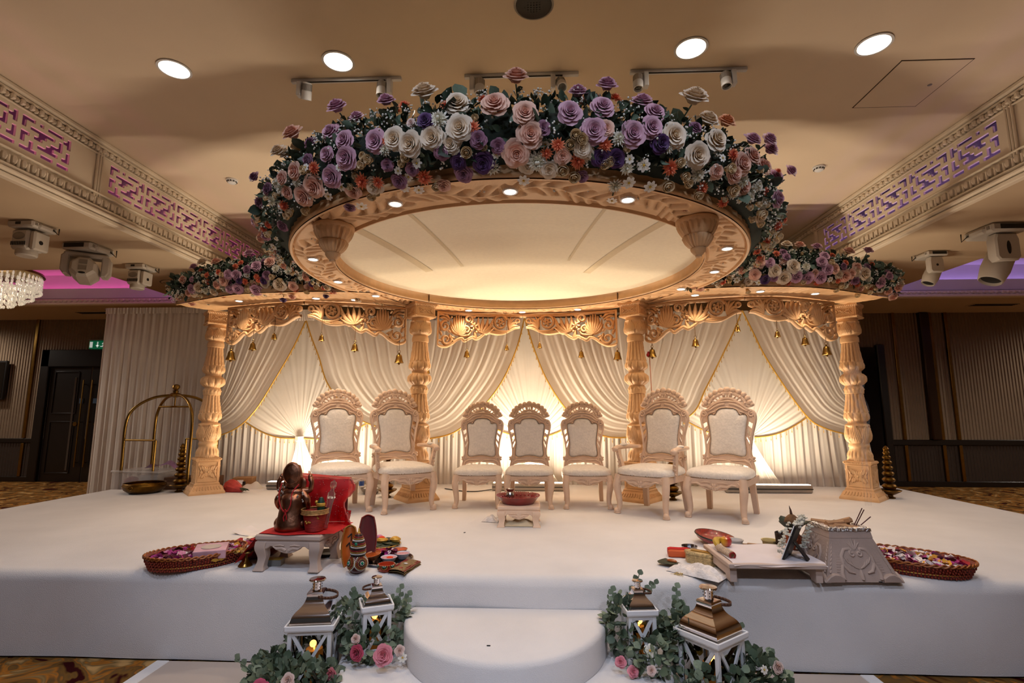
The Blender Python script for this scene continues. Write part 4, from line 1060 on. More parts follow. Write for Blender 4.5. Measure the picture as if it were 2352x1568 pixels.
    for sx in (-1, 1):
        vs = []; fs = []
        for i in range(n + 1):
            for k, h in prof:
                x, z = ringpt(sx, i, k); vs.append(TB @ Vector((x, -h, z)))
        w = len(prof)
        for i in range(n):
            a_mid = OU[i].y
            slot = (.20 < IN[i].y < .52) and (.22 < a_mid < .50) and (i % 5) in (1, 2, 3)
            for k in range(w):
                if slot and k in (4, 5) : continue
                if slot and k == w - 1: continue
                a = i * w + k; b = i * w + (k + 1) % w; q = (a, b, b + w, a + w); fs.append(q if sx < 0 else q[::-1])
            if slot:      # rear face split around the opening
                pass
        m.add(vs, fs)
    out.append(('back_frame', m, CHW))
    # carved details on the frame
    c = MB(); mp2 = lambda x, z, h: tuple(TB @ Vector((x, -.015 - h, z)))
    for s in (-1, 1):
        c.stroke([(s * .02, .675), (s * .07, .668), (s * .12, .645), (s * .16, .615), (s * .2, .60)], [.010, .013, .012, .010, .004], .014, mp2)
        c.stroke(spi(s * .225, .575, .03, .008, 90 if s > 0 else 90, s * 1.2, 12), [.009] * 13, .012, mp2)
        c.stroke([(s * .235, .55), (s * .25, .5), (s * .235, .44), (s * .215, .37), (s * .203, .28)], [.004, .011, .009, .008, .003], .012, mp2)
        c.stroke([(s * .02, .125), (s * .09, .128), (s * .15, .135), (s * .195, .11), (s * .215, .06)], [.006, .009, .011, .010, .004], .012, mp2)
        c.stroke(spi(s * .195, .135, .024, .006, 0, s * 1.1, 10), [.007] * 11, .011, mp2)
        for z in (.135, .16): c.sph(tuple(TB @ Vector((s * .234, -.005, z))), (.016, .018, .013), 8, 6)
        c.stroke([(s * .165, .585), (s * .14, .592), (s * .118, .598), (s * .105, .62)], [.004, .01, .011, .004], .014, mp2)
    # crest: fan of stems and round buds
    c2 = MB(); mc = lambda x, z, h: tuple(TB @ Vector((x, -.004 - h, z)))
    def arch(a, k): return (.215 * k * sin(a), .655 + (.155 * k + .012 * (k - .4)) * cos(a))
    A0 = R(80)
    c2.stroke([arch(-A0 + 2 * A0 * i / 30, .82) for i in range(31)], .019, .016, mc, back=.014)
    c2.stroke([arch(-A0 + 2 * A0 * i / 30, .50) for i in range(31)], .016, .016, mc, back=.014)
    for k in range(11):
        a = -R(78) + R(15.6) * k; x, z = arch(a, 1.0); r = .034 if k == 5 else .029
        c2.sph(tuple(TB @ Vector((x, -.006, z))), (r, .02, r), 10, 8)
        if k % 2 == 0: c2.sph(tuple(TB @ Vector((arch(a, .80)[0], -.012, arch(a, .80)[1]))), (.014, .016, .014), 8, 6)
        p, q = arch(a, .48), arch(a, .84); c2.stroke([p, ((p[0] + q[0]) / 2 + .006 * sin(a), (p[1] + q[1]) / 2), q], [.009, .006, .008], .014, mc, back=.012)
    for d in (-.03, .03): c2.sph(tuple(TB @ Vector((d, -.008, .765))), (.016, .016, .02), 8, 6)
    for s in (-1, 1):
        c2.stroke([(s * .115, .69), (s * .16, .67), (s * .2, .648), (s * .228, .655)], [.014, .014, .012, .010], .014, mc, back=.014)
        c2.sph(tuple(TB @ Vector((s * .232, -.006, .668))), (.021, .02, .021), 10, 8)
    out.append(('crest', c2, CHW)); out.append(('frame_carving', c, CHW))
    # padded back panel and its studs
    m = MB(); pts = [p for p in IN]; cen = Vector((0, .40, 0))
    loop = [(p.x, p.y) for p in pts] + [(-p.x, p.y) for p in reversed(pts[1:-1])]; nl = len(loop)
    prof2 = [(1.0, .004), (.97, .018), (.9, .027), (.7, .033), (.35, .036), (0, .037)]
    def bf(u, v):
        i = int(round(u * nl)) % nl; q = v * 5; k = min(int(q), 4); f = q - k
        s_ = prof2[k][0] + (prof2[k + 1][0] - prof2[k][0]) * f; h = prof2[k][1] + (prof2[k + 1][1] - prof2[k][1]) * f
        x, z = loop[i]; return TB @ Vector((x * s_, -h, cen.y + (z - cen.y) * s_))
    m.grid(bf, nl, 5, closeu=True); m.add([TB @ Vector((x, .008, z)) for x, z in loop], [tuple(range(nl))]); out.append(('backrest', m, IVORY))
    m = MB()
    for i in range(0, nl):
        x, z = loop[i]; p = TB @ Vector((x * 1.01, -.026, cen.y + (z - cen.y) * 1.01)); m.box(tuple(p), (.0065, .0065, .0065), bev=.0025)
    out.append(('nailhead_trim', m, STUD))
    if arms:
        for s in (-1, 1):
            m = MB(); P = catmull([Vector((s * .255, .245, .60)), Vector((s * .285, .1, .605)), Vector((s * .30, -.06, .607)), Vector((s * .30, -.17, .60)), Vector((s * .30, -.205, .585))], 4)
            m.tube(P, [.018 + .010 * (i / (len(P) - 1)) for i in range(len(P))], 8)
            m.sph((s * .30, -.20, .588), (.034, .03, .026), 10, 8)
            Q = catmull([Vector((s * .295, -.15, .59)), Vector((s * .288, -.135, .52)), Vector((s * .275, -.115, .44)), Vector((s * .268, -.11, .36)), Vector((s * .268, -.11, .31))], 4)
            vs = []
            for p in Q: vs += [(p.x - .014, p.y - .028, p.z), (p.x + .014, p.y - .028, p.z), (p.x + .014, p.y + .028, p.z), (p.x - .014, p.y + .028, p.z)]
            L = len(Q); m.add(vs, [(j * 4 + k, j * 4 + 4 + k, j * 4 + 4 + (k + 1) % 4, j * 4 + (k + 1) % 4) for j in range(L - 1) for k in range(4)] + [(0, 1, 2, 3)])
            for k in range(5): m.tube([(s * .285 - .012, -.167 + .006 * k, .55 - .04 * k), (s * .285 + .012, -.167 + .006 * k, .535 - .04 * k)], .008, 5)
            out.append(('armrest', m, CHW)); m = MB(); m.sph((s * .294, -.03, .628), (.026, .07, .016), 14, 8); out.append(('arm_pad', m, IVORY))
    return out
_ch = {}
def make_chair(kind, loc, rz, sc, lab):
    grp = 'carved wedding chairs'; nm = 'carved_armchair' if kind else 'carved_chair'
    t = thing(nm, lab, 'chair', loc, rz, grp); t.scale = (sc, sc, sc)
    if kind not in _ch: _ch[kind] = [(m.obj(n, mt, None, angle=45)) for n, m, mt in chair_parts(kind)]; first = True
    else: first = False
    pad = None
    for o in _ch[kind]:
        q = o if first else o.copy()
        if not first: COL.objects.link(q)
        q.parent = t
    return t
def chair_at(feetc, rz, sc, kind, lab):
    """feetc: point midway between the front feet on the stage"""
    d = Vector((0, .277 * sc, 0)); d.rotate(Matrix.Rotation(rz, 3, 'Z'))
    make_chair(kind, (feetc[0] + d.x, feetc[1] + d.y, SZ), rz, sc, lab)
chair_at((-.64, 5.88), 0, 1.0, 0, 'low carved chair, left one of the three centre chairs')
chair_at((-.055, 5.88), 0, 1.0, 0, 'low carved chair, middle one of the three centre chairs behind the red tray')
chair_at((.60, 5.90), 0, 1.0, 0, 'low carved chair, right one of the three centre chairs')
chair_at((-2.02, 5.52), R(30), 1.12, 0, 'tall carved side chair at the far left behind the red veil')
chair_at((-1.345, 5.66), R(32), 1.12, 1, 'carved armchair left of the three centre chairs')
chair_at((1.105, 5.53), R(-38), 1.12, 1, 'carved armchair right of the three centre chairs')
chair_at((1.80, 5.35), R(-35), 1.12, 0, 'tall carved side chair at the far right of the row')

# low carved stools
def make_stool(loc, rz, w, d, h, lab, col=None):
    t = thing('carved_stool', lab, 'stool', loc, rz, 'low carved stools'); mt = col or CHW
    m = MB(); m.box((0, 0, h - .018), (w, d, .036), bev=.008); m.box((0, 0, h - .042), (w * .95, d * .95, .014), bev=.004); m.obj('top', mt, t)
    n = 20
    def ap(wd):
        b = []
        for i in range(n + 1):
            u = 1 - 2 * i / n; a = abs(u); z = h - .085 - .035 * max(0, cos(min(a / .5, 1) * pi / 2)) + .012 * sin(a * 14) * (a > .45)
            b.append((wd * u, z))
        return [(-wd, h - .045), (wd, h - .045)] + b
    m = MB()
    for k, (wd, of) in enumerate(((w * .44, d * .45), (d * .43, w * .45), (w * .44, d * .45), (d * .43, w * .45))):
        T = Matrix.Rotation(k * pi / 2, 4, 'Z'); m.prism(ap(wd), -of - .012, -of + .012, T, bev=.004)
        mp = lambda x, z, hh: T @ Vector((x, -of - .012 - hh, z))
        for s in (-1, 1):
            m.stroke([(s * .01, h - .10), (s * .04, h - .085), (s * .075, h - .09), (s * .10, h - .075)], [.010, .009, .008, .002], .008, mp); m.stroke([(s * .02, h - .07), (s * .05, h - .066), (s * .09, h - .07)], [.003, .006, .002], .007, mp)
    m.obj('apron', mt, t)
    for sx in (-1, 1):
        for sy in (-1, 1):
            X, Y = sx * w * .405, sy * d * .40
            P = catmull([Vector((X, Y, h - .045)), Vector((X * 1.03, Y * 1.03, h * .62)), Vector((X * .97, Y * .97, h * .36)), Vector((X * 1.02, Y * 1.03, h * .12)), Vector((X * 1.03, Y * 1.06, 0))], 4); k = len(P) - 1
            vs = []
            for i, p in enumerate(P):
                q = interp([(0, .038), (.3, .036), (.6, .026), (.8, .030), (.92, .038), (1, .036)], i / k)
                vs += [(p.x - q, p.y - q, p.z), (p.x + q, p.y - q, p.z), (p.x + q, p.y + q, p.z), (p.x - q, p.y + q, p.z)]
            m = MB(); m.add(vs, [(j * 4 + c, j * 4 + 4 + c, j * 4 + 4 + (c + 1) % 4, j * 4 + (c + 1) % 4) for j in range(k) for c in range(4)] + [(0, 1, 2, 3), (k * 4 + 3, k * 4 + 2, k * 4 + 1, k * 4)])
            o = m.obj('leg', mt, t, angle=60)
            bv = o.modifiers.new('soft', 'BEVEL'); bv.width = .008; bv.segments = 2
    return t
make_stool((-.145, 5.12, SZ), 0, .40, .34, .19, 'low carved stool in front of the centre chairs carrying a red tray')
make_stool((-1.66, 3.74, SZ), R(-2), .46, .40, .235, 'low carved stool at the front left carrying the bronze statue', pm('taupe_carved_wood', '#c6b0a4', .6, var=.06, vs=9))
FL_M = """P -1.58 3.12 3.43 -0.5 -0.6 0.6 1.1 1;C -1.76 3.29 3.4 -0.5 -0.6 0.6 0.9 1;C -1.7 3.29 3.38 -0.5 -0.6 0.6 0.8 1;b -1.58 3.19 3.37 -0.5 -0.6 0.6 1.1 0;M -2.05 3.52 3.33 -0.7 -0.6 0.3 0.85 1;M -1.89 3.43 3.2 -0.7 -0.7 -0.1 0.85 0;M -2.07 3.65 3.2 -0.8 -0.6 -0.1 0.85 0;L -2.28 3.98 3.18 -0.9 -0.4 -0.2 0.8 1;L -1.21 2.92 3.48 -0.3 -0.6 0.7 1.05 1;L -1.09 2.94 3.42 -0.3 -0.6 0.8 0.8 1;L -0.88 2.84 3.46 -0.1 -0.6 0.8 0.9 1;C -0.63 2.77 3.46 -0.2 -0.6 0.8 1.15 1;C -0.42 2.69 3.33 -0 -0.9 0.4 1.1 0;P -0.21 2.67 3.31 0 -0.9 0.4 1.2 0;P -0.09 2.71 3.5 0.1 -0.6 0.8 1.1 1;L -1.25 2.96 3.34 -0.5 -0.8 0.4 1 0;L -1.12 2.86 3.23 -0.5 -0.9 0 1 0;L -1.11 2.87 3.13 -0.4 -0.8 -0.4 1.15 0;L -1.26 2.94 3.19 -0.5 -0.9 -0.2 0.8 0;L -0.91 2.79 3.18 -0.3 -0.9 -0.2 1.1 0;O -0.84 2.77 3.17 -0.3 -0.9 -0.2 0.9 0;C -0.79 2.75 3.17 -0.2 -0.9 -0.2 1 0;C -0.69 2.73 3.13 -0.3 -0.9 -0.4 1.1 0;C -0.56 2.71 3.15 -0.2 -0.9 -0.3 1.1 0;C -0.4 2.67 3.18 -0.1 -1 -0.2 1.15 0;W -0.52 2.68 3.24 -0.2 -1 0.1 1.1 0;U -0.6 2.69 3.24 -0.2 -1 0.1 0.8 0;P -0.01 2.68 3.14 0.1 -0.9 -0.3 1.2 0;P -0.04 2.65 3.24 0.1 -1 0.1 1.1 0;P -0.09 2.72 3.06 0.1 -0.7 -0.7 1.2 0;M -0.3 2.68 3.12 -0 -0.9 -0.4 0.9 0;O -0.33 2.67 3.18 -0.1 -1 -0.2 0.9 0;M -0.51 2.73 3.08 -0.1 -0.8 -0.6 0.9 0;M -0.19 2.7 3.09 -0 -0.8 -0.6 0.8 0;U -0.28 2.76 3.03 -0.1 -0.6 -0.8 1.05 0;U -0.42 2.76 3.04 -0.1 -0.6 -0.8 0.8 0;M -0.4 2.82 3 -0.1 -0.4 -0.9 1 0;M -0.7 2.82 3.03 -0.2 -0.6 -0.8 0.75 0;M -0.85 2.83 3.06 -0.2 -0.7 -0.7 0.7 0;b -0.73 2.78 3.08 -0.1 -0.8 -0.6 1.1 0;b -0.37 2.72 3.07 -0 -0.8 -0.6 1.2 0;b -0.99 2.84 3.12 -0.4 -0.8 -0.4 1 0;b -0.96 2.84 3.1 -0.4 -0.8 -0.5 1.1 0;b -1.01 2.86 3.08 -0.3 -0.8 -0.6 1 0;O -1.37 3.01 3.14 -0.5 -0.8 -0.3 0.9 0;P -1.54 3.11 3.17 -0.6 -0.8 -0.2 0.9 0;b -1.45 3.06 3.15 -0.5 -0.8 -0.3 1.1 0;P -1.4 3.09 3.06 -0.4 -0.6 -0.7 1.15 0;P -1.51 3.19 3.04 -0.4 -0.6 -0.7 1.1 0;O -1.73 3.36 3.05 -0.5 -0.5 -0.7 0.9 0;L -1.24 2.98 3.07 -0.4 -0.7 -0.6 1.1 0;O -1.04 2.94 3.02 -0.3 -0.5 -0.8 1.05 0;O -0.64 2.86 3 -0.1 -0.4 -0.9 1.05 0;M -0.8 2.9 3 -0.2 -0.4 -0.9 0.9 0;W 0.02 2.76 3.03 0.1 -0.6 -0.8 1.1 0;b -1.01 3.04 2.98 -0 -0.2 -1 1.1 0;b -0.97 3.01 2.99 -0.1 -0.2 -1 1 0;b -0.58 2.92 2.98 0 -0.1 -1 1 0;P -0.54 2.92 2.98 0.1 -0.1 -1 0.7 0;w -0.05 2.88 2.98 -0.1 -0.1 -1 1.1 0;w -1.14 3.21 2.98 0.1 0.2 -1 1.2 0;M -1.22 3.22 2.98 0 0.1 -1 0.7 0;b -1.7 3.39 3.02 -0.3 -0.4 -0.8 1.1 0;b -1.75 3.45 3.02 -0.3 -0.4 -0.8 1 0;b -1.55 3.31 3 -0.3 -0.3 -0.9 1.1 0;M -1.86 3.6 3 -0.4 -0.2 -0.9 0.85 0;O -2.12 3.82 3.06 -0.6 -0.4 -0.7 0.8 0;b -2.09 3.84 3.03 -0.5 -0.3 -0.8 1.1 0;P -1.65 3.24 3.09 -0.6 -0.6 -0.6 0.7 0;W -1.54 3.14 3.11 -0.5 -0.8 -0.4 0.7 0;W -1.72 3.28 3.13 -0.6 -0.7 -0.4 0.8 0;W -1.85 3.42 3.11 -0.6 -0.6 -0.5 0.8 0;W -1.76 3.29 3.18 -0.7 -0.7 -0.2 0.7 0;w -0.78 2.95 2.98 -0.1 -0.2 -1 1 0;w -0.7 2.98 2.98 -0 0 -1 1 0;L 0.27 2.79 3.45 0 -0.5 0.8 0.95 1;L 0.44 2.79 3.49 0.1 -0.6 0.8 1 1;O 0.49 2.83 3.43 0.2 -0.6 0.8 1 1;L 0.4 2.74 3.32 0.2 -0.9 0.4 1.1 0;L 0.21 2.68 3.26 0.1 -1 0.1 1.1 0;L 0.34 2.71 3.17 0.2 -1 -0.2 1.2 0;L 0.66 2.89 3.44 0.2 -0.6 0.8 1.1 1;L 0.72 2.85 3.35 0.3 -0.8 0.5 1 0;L 0.57 2.77 3.18 0.2 -1 -0.2 1.2 0;L 0.68 2.8 3.23 0.4 -0.9 0 1.1 0;C 0.99 2.95 3.5 0.3 -0.6 0.8 1.3 1;C 1.11 3.08 3.43 0.4 -0.6 0.7 1.1 1;S 1.24 3.12 3.44 0.4 -0.6 0.7 1.05 1;C 0.82 2.86 3.21 0.4 -0.9 -0.1 1.2 0;C 1.13 3.03 3.27 0.5 -0.9 0.2 1.1 0;C 0.98 2.95 3.14 0.4 -0.9 -0.4 1.2 0;U 0.74 2.84 3.16 0.4 -0.9 -0.3 1.05 0;U 0.39 2.79 3.06 0.2 -0.7 -0.7 0.95 0;U 0.48 2.81 3.06 0.2 -0.7 -0.7 0.9 0;O 0.41 2.75 3.11 0.2 -0.9 -0.5 0.9 0;O 0.26 2.78 3.04 0.2 -0.6 -0.8 1.05 0;P 0.41 2.73 3.19 0.2 -1 -0.2 0.8 0;M 0.06 2.67 3.17 0.1 -1 -0.2 0.8 0;b 0.27 2.71 3.12 0.2 -0.9 -0.4 1.3 0;b 0.24 2.7 3.14 0.1 -0.9 -0.3 1.2 0;b 0.21 2.72 3.1 0.1 -0.8 -0.5 1.1 0;b 0.17 2.81 3.01 0.1 -0.5 -0.9 1.4 0;W 0.03 2.76 3.03 0.1 -0.6 -0.8 1.1 0;O 0.08 2.73 3.06 0 -0.7 -0.7 0.75 0;P 0.17 2.74 3.05 0.1 -0.7 -0.7 0.75 0;b 0.24 2.85 2.99 0.1 -0.3 -0.9 1.3 0;M 0.29 2.87 2.99 0.1 -0.3 -0.9 0.7 0;b 0.41 2.81 3.04 0.2 -0.6 -0.8 1.2 0;b 0.44 2.81 3.05 0.2 -0.7 -0.7 1.1 0;W 0.55 2.86 3.03 0.1 -0.6 -0.8 0.8 0;w 0.65 2.87 3.05 0.3 -0.6 -0.7 1.2 0;O 0.82 2.93 3.06 0.3 -0.7 -0.7 1.05 0;b 0.87 2.93 3.09 0.4 -0.7 -0.6 1.1 0;O 1.26 3.11 3.22 0.6 -0.8 -0 0.9 0;b 1.23 3.11 3.13 0.5 -0.8 -0.4 1.3 0;P 1.33 3.17 3.19 0.6 -0.8 -0.2 1.15 0;P 1.45 3.28 3.29 0.6 -0.7 0.3 1 0;P 1.59 3.43 3.29 0.8 -0.6 0.3 1 0;L 1.47 3.29 3.41 0.5 -0.6 0.6 0.95 1;L 1.6 3.33 3.43 0.6 -0.6 0.5 0.9 1;L 1.64 3.41 3.4 0.6 -0.6 0.5 0.95 1;L 1.87 3.61 3.34 0.8 -0.5 0.3 0.8 1;L 1.78 3.66 3.32 0.7 -0.6 0.4 1.05 1;L 1.78 3.66 3.16 0.8 -0.6 -0.2 1 0;O 1.77 3.59 3.33 0.8 -0.5 0.4 0.7 1;W 1.37 3.24 3.11 0.6 -0.6 -0.5 0.9 0;W 1.01 3.03 3.06 0.4 -0.6 -0.7 0.95 0;b 0.82 3.02 3 0.2 -0.4 -0.9 1.4 0;w 0.72 3.02 2.99 0.2 -0.2 -1 1.2 0;b 0.95 3.04 3.02 0.3 -0.5 -0.8 1.1 0;b 0.92 3 3.04 0.3 -0.6 -0.7 1.1 0;b 1.05 3.16 3 0.2 -0.3 -0.9 1.2 0;b 1.29 3.23 3.05 0.4 -0.6 -0.7 1.4 0;O 1.26 3.3 3 0.3 -0.3 -0.9 0.9 0;P 1.14 3.08 3.1 0.4 -0.7 -0.5 0.75 0;W 0.5 2.97 2.98 0.1 -0.1 -1 0.9 0;w 0.58 2.96 2.99 0.2 -0.2 -1 1.2 0;w 0.51 3.14 2.96 -0.1 0.4 -0.9 1 1;b 1.63 3.59 3.03 0.5 -0.4 -0.8 1.3 0;O 1.93 3.98 3.08 0.7 -0.3 -0.6 1 0;O 2.04 4.1 3.17 0.9 -0.4 -0.2 0.8 1;b 1.67 3.71 3.01 0.4 -0.2 -0.9 1.1 0;O 1.91 4.31 2.98 0.2 -0.1 -1 0.75 0;b 2.07 4.28 3.1 0.8 -0.3 -0.5 1.2 0;b 1.9 4.16 2.99 0.4 -0.1 -0.9 1.2 0;W 1.46 3.37 3.05 0.5 -0.5 -0.7 0.8 0;W 1.52 3.37 3.13 0.7 -0.6 -0.4 0.75 0"""
FL_L = """C -4.08 5.98 3.44 -0.3 -0.4 0.9 1 1;P -3.84 5.88 3.41 -0.3 -0.4 0.9 1 1;L -4.27 6.1 3.42 -0.3 -0.4 0.9 0.85 1;L -4.18 5.97 3.23 -0.5 -0.9 0.1 0.6 0;O -3.46 5.66 3.29 -0.2 -0.9 0.3 0.9 0;O -3.41 5.68 3.34 -0.2 -0.8 0.6 0.8 0;L -3.54 5.67 3.2 -0.2 -1 -0.1 0.95 0;L -3.43 5.65 3.19 -0.2 -1 -0.2 1 0;O -3.68 5.7 3.24 -0.4 -0.9 0.1 0.85 0;O -3.89 5.81 3.24 -0.4 -0.9 0.1 0.85 0;O -3.33 5.66 3.12 -0.2 -0.9 -0.5 0.9 0;O -3.15 5.62 3.13 -0.2 -0.9 -0.4 0.9 0;L -3.18 5.61 3.28 -0.2 -0.9 0.3 1 0;M -3.3 5.63 3.25 -0.2 -1 0.1 0.9 0;M -3.04 5.59 3.17 -0.2 -0.9 -0.3 1 0;L -3.36 5.74 3.47 -0.1 -0.3 0.9 0.95 1;P -3.61 5.7 3.14 -0.1 -0.9 -0.4 0.95 0;P -3.73 5.76 3.11 -0.4 -0.7 -0.6 0.75 0;L -3.45 5.73 3.06 -0.1 -0.6 -0.8 1.15 0;L -3.57 5.76 3.06 -0.1 -0.6 -0.8 0.85 0;L -3.23 5.72 3.04 -0 -0.4 -0.9 1.15 0;C -4.06 5.93 3.12 -0.4 -0.8 -0.5 0.95 0;L -4.19 6 3.12 -0.4 -0.8 -0.5 1 0;W -3.96 5.91 3.08 -0.3 -0.7 -0.7 1 0;C -2.9 5.62 3.07 -0.1 -0.6 -0.8 1.15 0;O -2.95 5.72 3.03 -0 -0.2 -1 0.9 0;O -2.74 5.68 3.03 -0 -0.3 -1 1 0;P -2.75 5.63 3.06 -0 -0.6 -0.8 0.9 0;W -2.92 5.55 3.23 -0.2 -1 0.1 1 0;P -3.02 5.6 3.32 -0.2 -0.8 0.5 1 0;W -3.33 5.82 3.02 -0 -0.1 -1 0.85 0;W -3.18 5.83 3.02 0 0.1 -1 0.85 0;W -2.72 5.55 3.19 0 -1 -0.1 0.85 0;W -2.78 5.55 3.2 0 -1 -0.1 0.8 0;O -2.34 5.72 3.01 -0 -0.1 -1 0.7 0;U -2.96 5.83 2.95 0.1 0.2 -1 0.7 1;U -3.09 5.62 3.12 -0.2 -0.8 -0.5 0.8 0;S -3.74 5.9 3.03 -0.1 -0.2 -1 0.75 0;P -4.34 6.22 3.01 -0.1 -0.2 -1 0.8 0;W -4.17 6.28 3.01 0.2 0.3 -0.9 0.6 1;C -3.83 5.87 3.06 -0.3 -0.5 -0.8 0.8 0;U -3.4 5.66 3.13 -0.1 -0.9 -0.5 0.7 0;P -2.84 5.8 2.98 -0 0.2 -1 0.7 1;U -2.52 5.6 3.07 -0 -0.7 -0.7 0.6 0;U -2.43 5.79 2.98 -0 0.2 -1 0.6 1;b -2.47 5.62 3.05 -0 -0.6 -0.8 1.1 0;b -3.61 5.68 3.2 -0.1 -1 -0.1 1.3 0;b -2.96 5.58 3.15 -0.2 -0.9 -0.4 1.3 0;b -2.87 5.57 3.11 -0.1 -0.8 -0.5 1.2 0;b -3.32 5.72 3.05 -0.1 -0.5 -0.8 1.2 0;b -4.06 5.99 3.05 -0.2 -0.5 -0.8 1.2 0;b -2.61 5.69 3.02 -0 -0.2 -1 1.2 0;W -2.63 5.56 3.13 -0.1 -0.9 -0.4 0.7 0"""
FL_R = """C 2.84 5.66 3.46 0 -0.3 0.9 0.9 1;P 3 5.69 3.46 0.1 -0.3 0.9 0.9 1;L 3.2 5.72 3.45 0.1 -0.4 0.9 0.9 1;P 3.64 5.87 3.44 0.2 -0.4 0.9 1 1;L 3.93 5.98 3.48 0.2 -0.4 0.9 0.9 1;O 2.67 5.56 3.33 0.1 -0.8 0.6 0.9 0;M 2.76 5.59 3.35 0.2 -0.7 0.7 0.85 0;M 2.77 5.55 3.29 0.1 -0.9 0.4 0.8 0;P 2.47 5.51 3.22 -0.1 -1 0 0.9 0;L 2.56 5.5 3.22 0 -1 0 0.9 0;C 2.62 5.53 3.14 0.2 -0.9 -0.4 1.1 0;C 2.83 5.55 3.19 0.2 -1 -0.1 1.15 0;W 2.98 5.57 3.19 0.2 -1 -0.2 1 0;L 3.17 5.61 3.25 0.1 -1 0.1 1 0;L 3.23 5.65 3.32 0.2 -0.8 0.5 0.95 0;L 3.24 5.62 3.17 0.1 -1 -0.2 1 0;P 3.32 5.64 3.18 0.3 -0.9 -0.2 0.9 0;L 3.17 5.65 3.09 0.1 -0.8 -0.6 1.1 0;L 3.03 5.64 3.09 0.1 -0.7 -0.7 1.1 0;L 2.89 5.61 3.09 0.1 -0.7 -0.7 1.05 0;C 2.74 5.59 3.08 0.1 -0.7 -0.7 1.2 0;M 2.63 5.57 3.08 0.1 -0.7 -0.7 0.9 0;U 2.54 5.58 3.06 -0 -0.6 -0.8 0.95 0;P 2.42 5.55 3.11 -0.1 -0.8 -0.5 1 0;w 2.49 5.62 3.04 0 -0.5 -0.9 1.1 0;O 2.82 5.67 3.04 0.1 -0.4 -0.9 0.95 0;O 3.16 5.7 3.05 0.1 -0.5 -0.9 0.9 0;P 3.48 5.74 3.13 0.3 -0.8 -0.5 1.15 0;P 3.57 5.77 3.16 0.4 -0.9 -0.3 0.95 0;P 3.65 5.79 3.23 0.5 -0.9 0.1 1 0;C 3.77 5.85 3.18 0.4 -0.9 -0.2 1.1 0;C 3.64 5.79 3.19 0.4 -0.9 -0.1 0.9 0;M 3.65 5.83 3.1 0.3 -0.8 -0.6 0.95 0;O 3.41 5.74 3.08 0.3 -0.7 -0.7 0.8 0;O 3.5 5.73 3.27 0.4 -0.9 0.3 0.85 0;M 3.45 5.69 3.22 0.4 -0.9 0 0.75 0;b 3.27 5.62 3.24 0.2 -1 0.1 1.3 0;L 4.05 6.01 3.12 0.4 -0.8 -0.5 1 0;L 4.18 6.05 3.2 0.4 -0.9 -0 0.8 0;w 2.92 5.59 3.14 0.1 -0.9 -0.4 1.2 0;b 3.48 5.82 3.05 0.2 -0.5 -0.9 1.2 0;b 3.45 5.86 3.02 0 -0.3 -1 1.2 0;b 2.32 5.65 3.03 0 -0.4 -0.9 1.1 0;w 2.24 5.59 3.06 -0.1 -0.7 -0.7 1.1 0;b 2.44 5.53 3.3 -0.1 -0.9 0.4 1.2 0;O 2.48 5.62 3.4 -0.1 -0.4 0.9 0.7 0;b 2.98 5.66 3.06 0.1 -0.6 -0.8 1.2 0;w 3.29 5.68 3.08 0.2 -0.7 -0.7 1 0;b 2.42 5.76 2.99 0.1 0.2 -1 1.1 1;b 3.85 5.95 3.07 0.2 -0.7 -0.7 1.2 0;b 3.82 6.08 3.01 -0 -0.1 -1 1.2 0;b 3.93 6.04 3.03 0.2 -0.4 -0.9 1.2 0"""
# ================================================================ flowers
def rose_mesh(rings, seed=1, jag=.25):
    rg = random.Random(seed); m = MB()
    for j, (n, r0, r1, z0, z1, curl, sp) in enumerate(rings):
        for k in range(n):
            a0 = 2 * pi * (k + .5 * (j % 2)) / n + rg.uniform(-.15, .15); dz = rg.uniform(-.05, .05); rs = rg.uniform(.93, 1.07)
            def f(u, v):
                q = 2 * u - 1; vv = v * (1 - jag * q * q); s = sp * (.35 + .65 * sin(pi * min(vv * .62 + .12, 1)))
                r = (r0 + (r1 - r0) * vv ** 1.25 + curl * max(0, vv - .7) * 1.6) * rs * (1 + .07 * q * q)
                z = z0 + (z1 - z0) * sin(vv * pi / 2) - curl * max(0, vv - .72) ** 1.3 * 2.2 + dz
                a = a0 + q * s
                return (r * cos(a), r * sin(a), z)
            m.grid(f, 4, 4)
    m.sph((0, 0, .38), (.14, .14, .2), 8, 5)
    return m
ROSE = rose_mesh([(5, .3, .95, -.35, .10, .16, .86), (5, .3, .82, -.3, .30, .12, .84), (5, .26, .66, -.2, .44, .09, .86), (4, .2, .5, -.12, .53, .06, 1.0), (4, .15, .36, -.05, .59, .04, 1.0), (3, .10, .23, 0, .63, .02, 1.25), (2, .03, .11, 0, .66, .01, 1.7)])
BUD = rose_mesh([(5, .25, .66, -.4, .42, -.2, .85), (5, .2, .5, -.35, .55, -.25, .85), (4, .14, .32, -.3, .6, -.2, .9), (3, .05, .14, -.2, .58, 0, 1.1)], 3, .15)
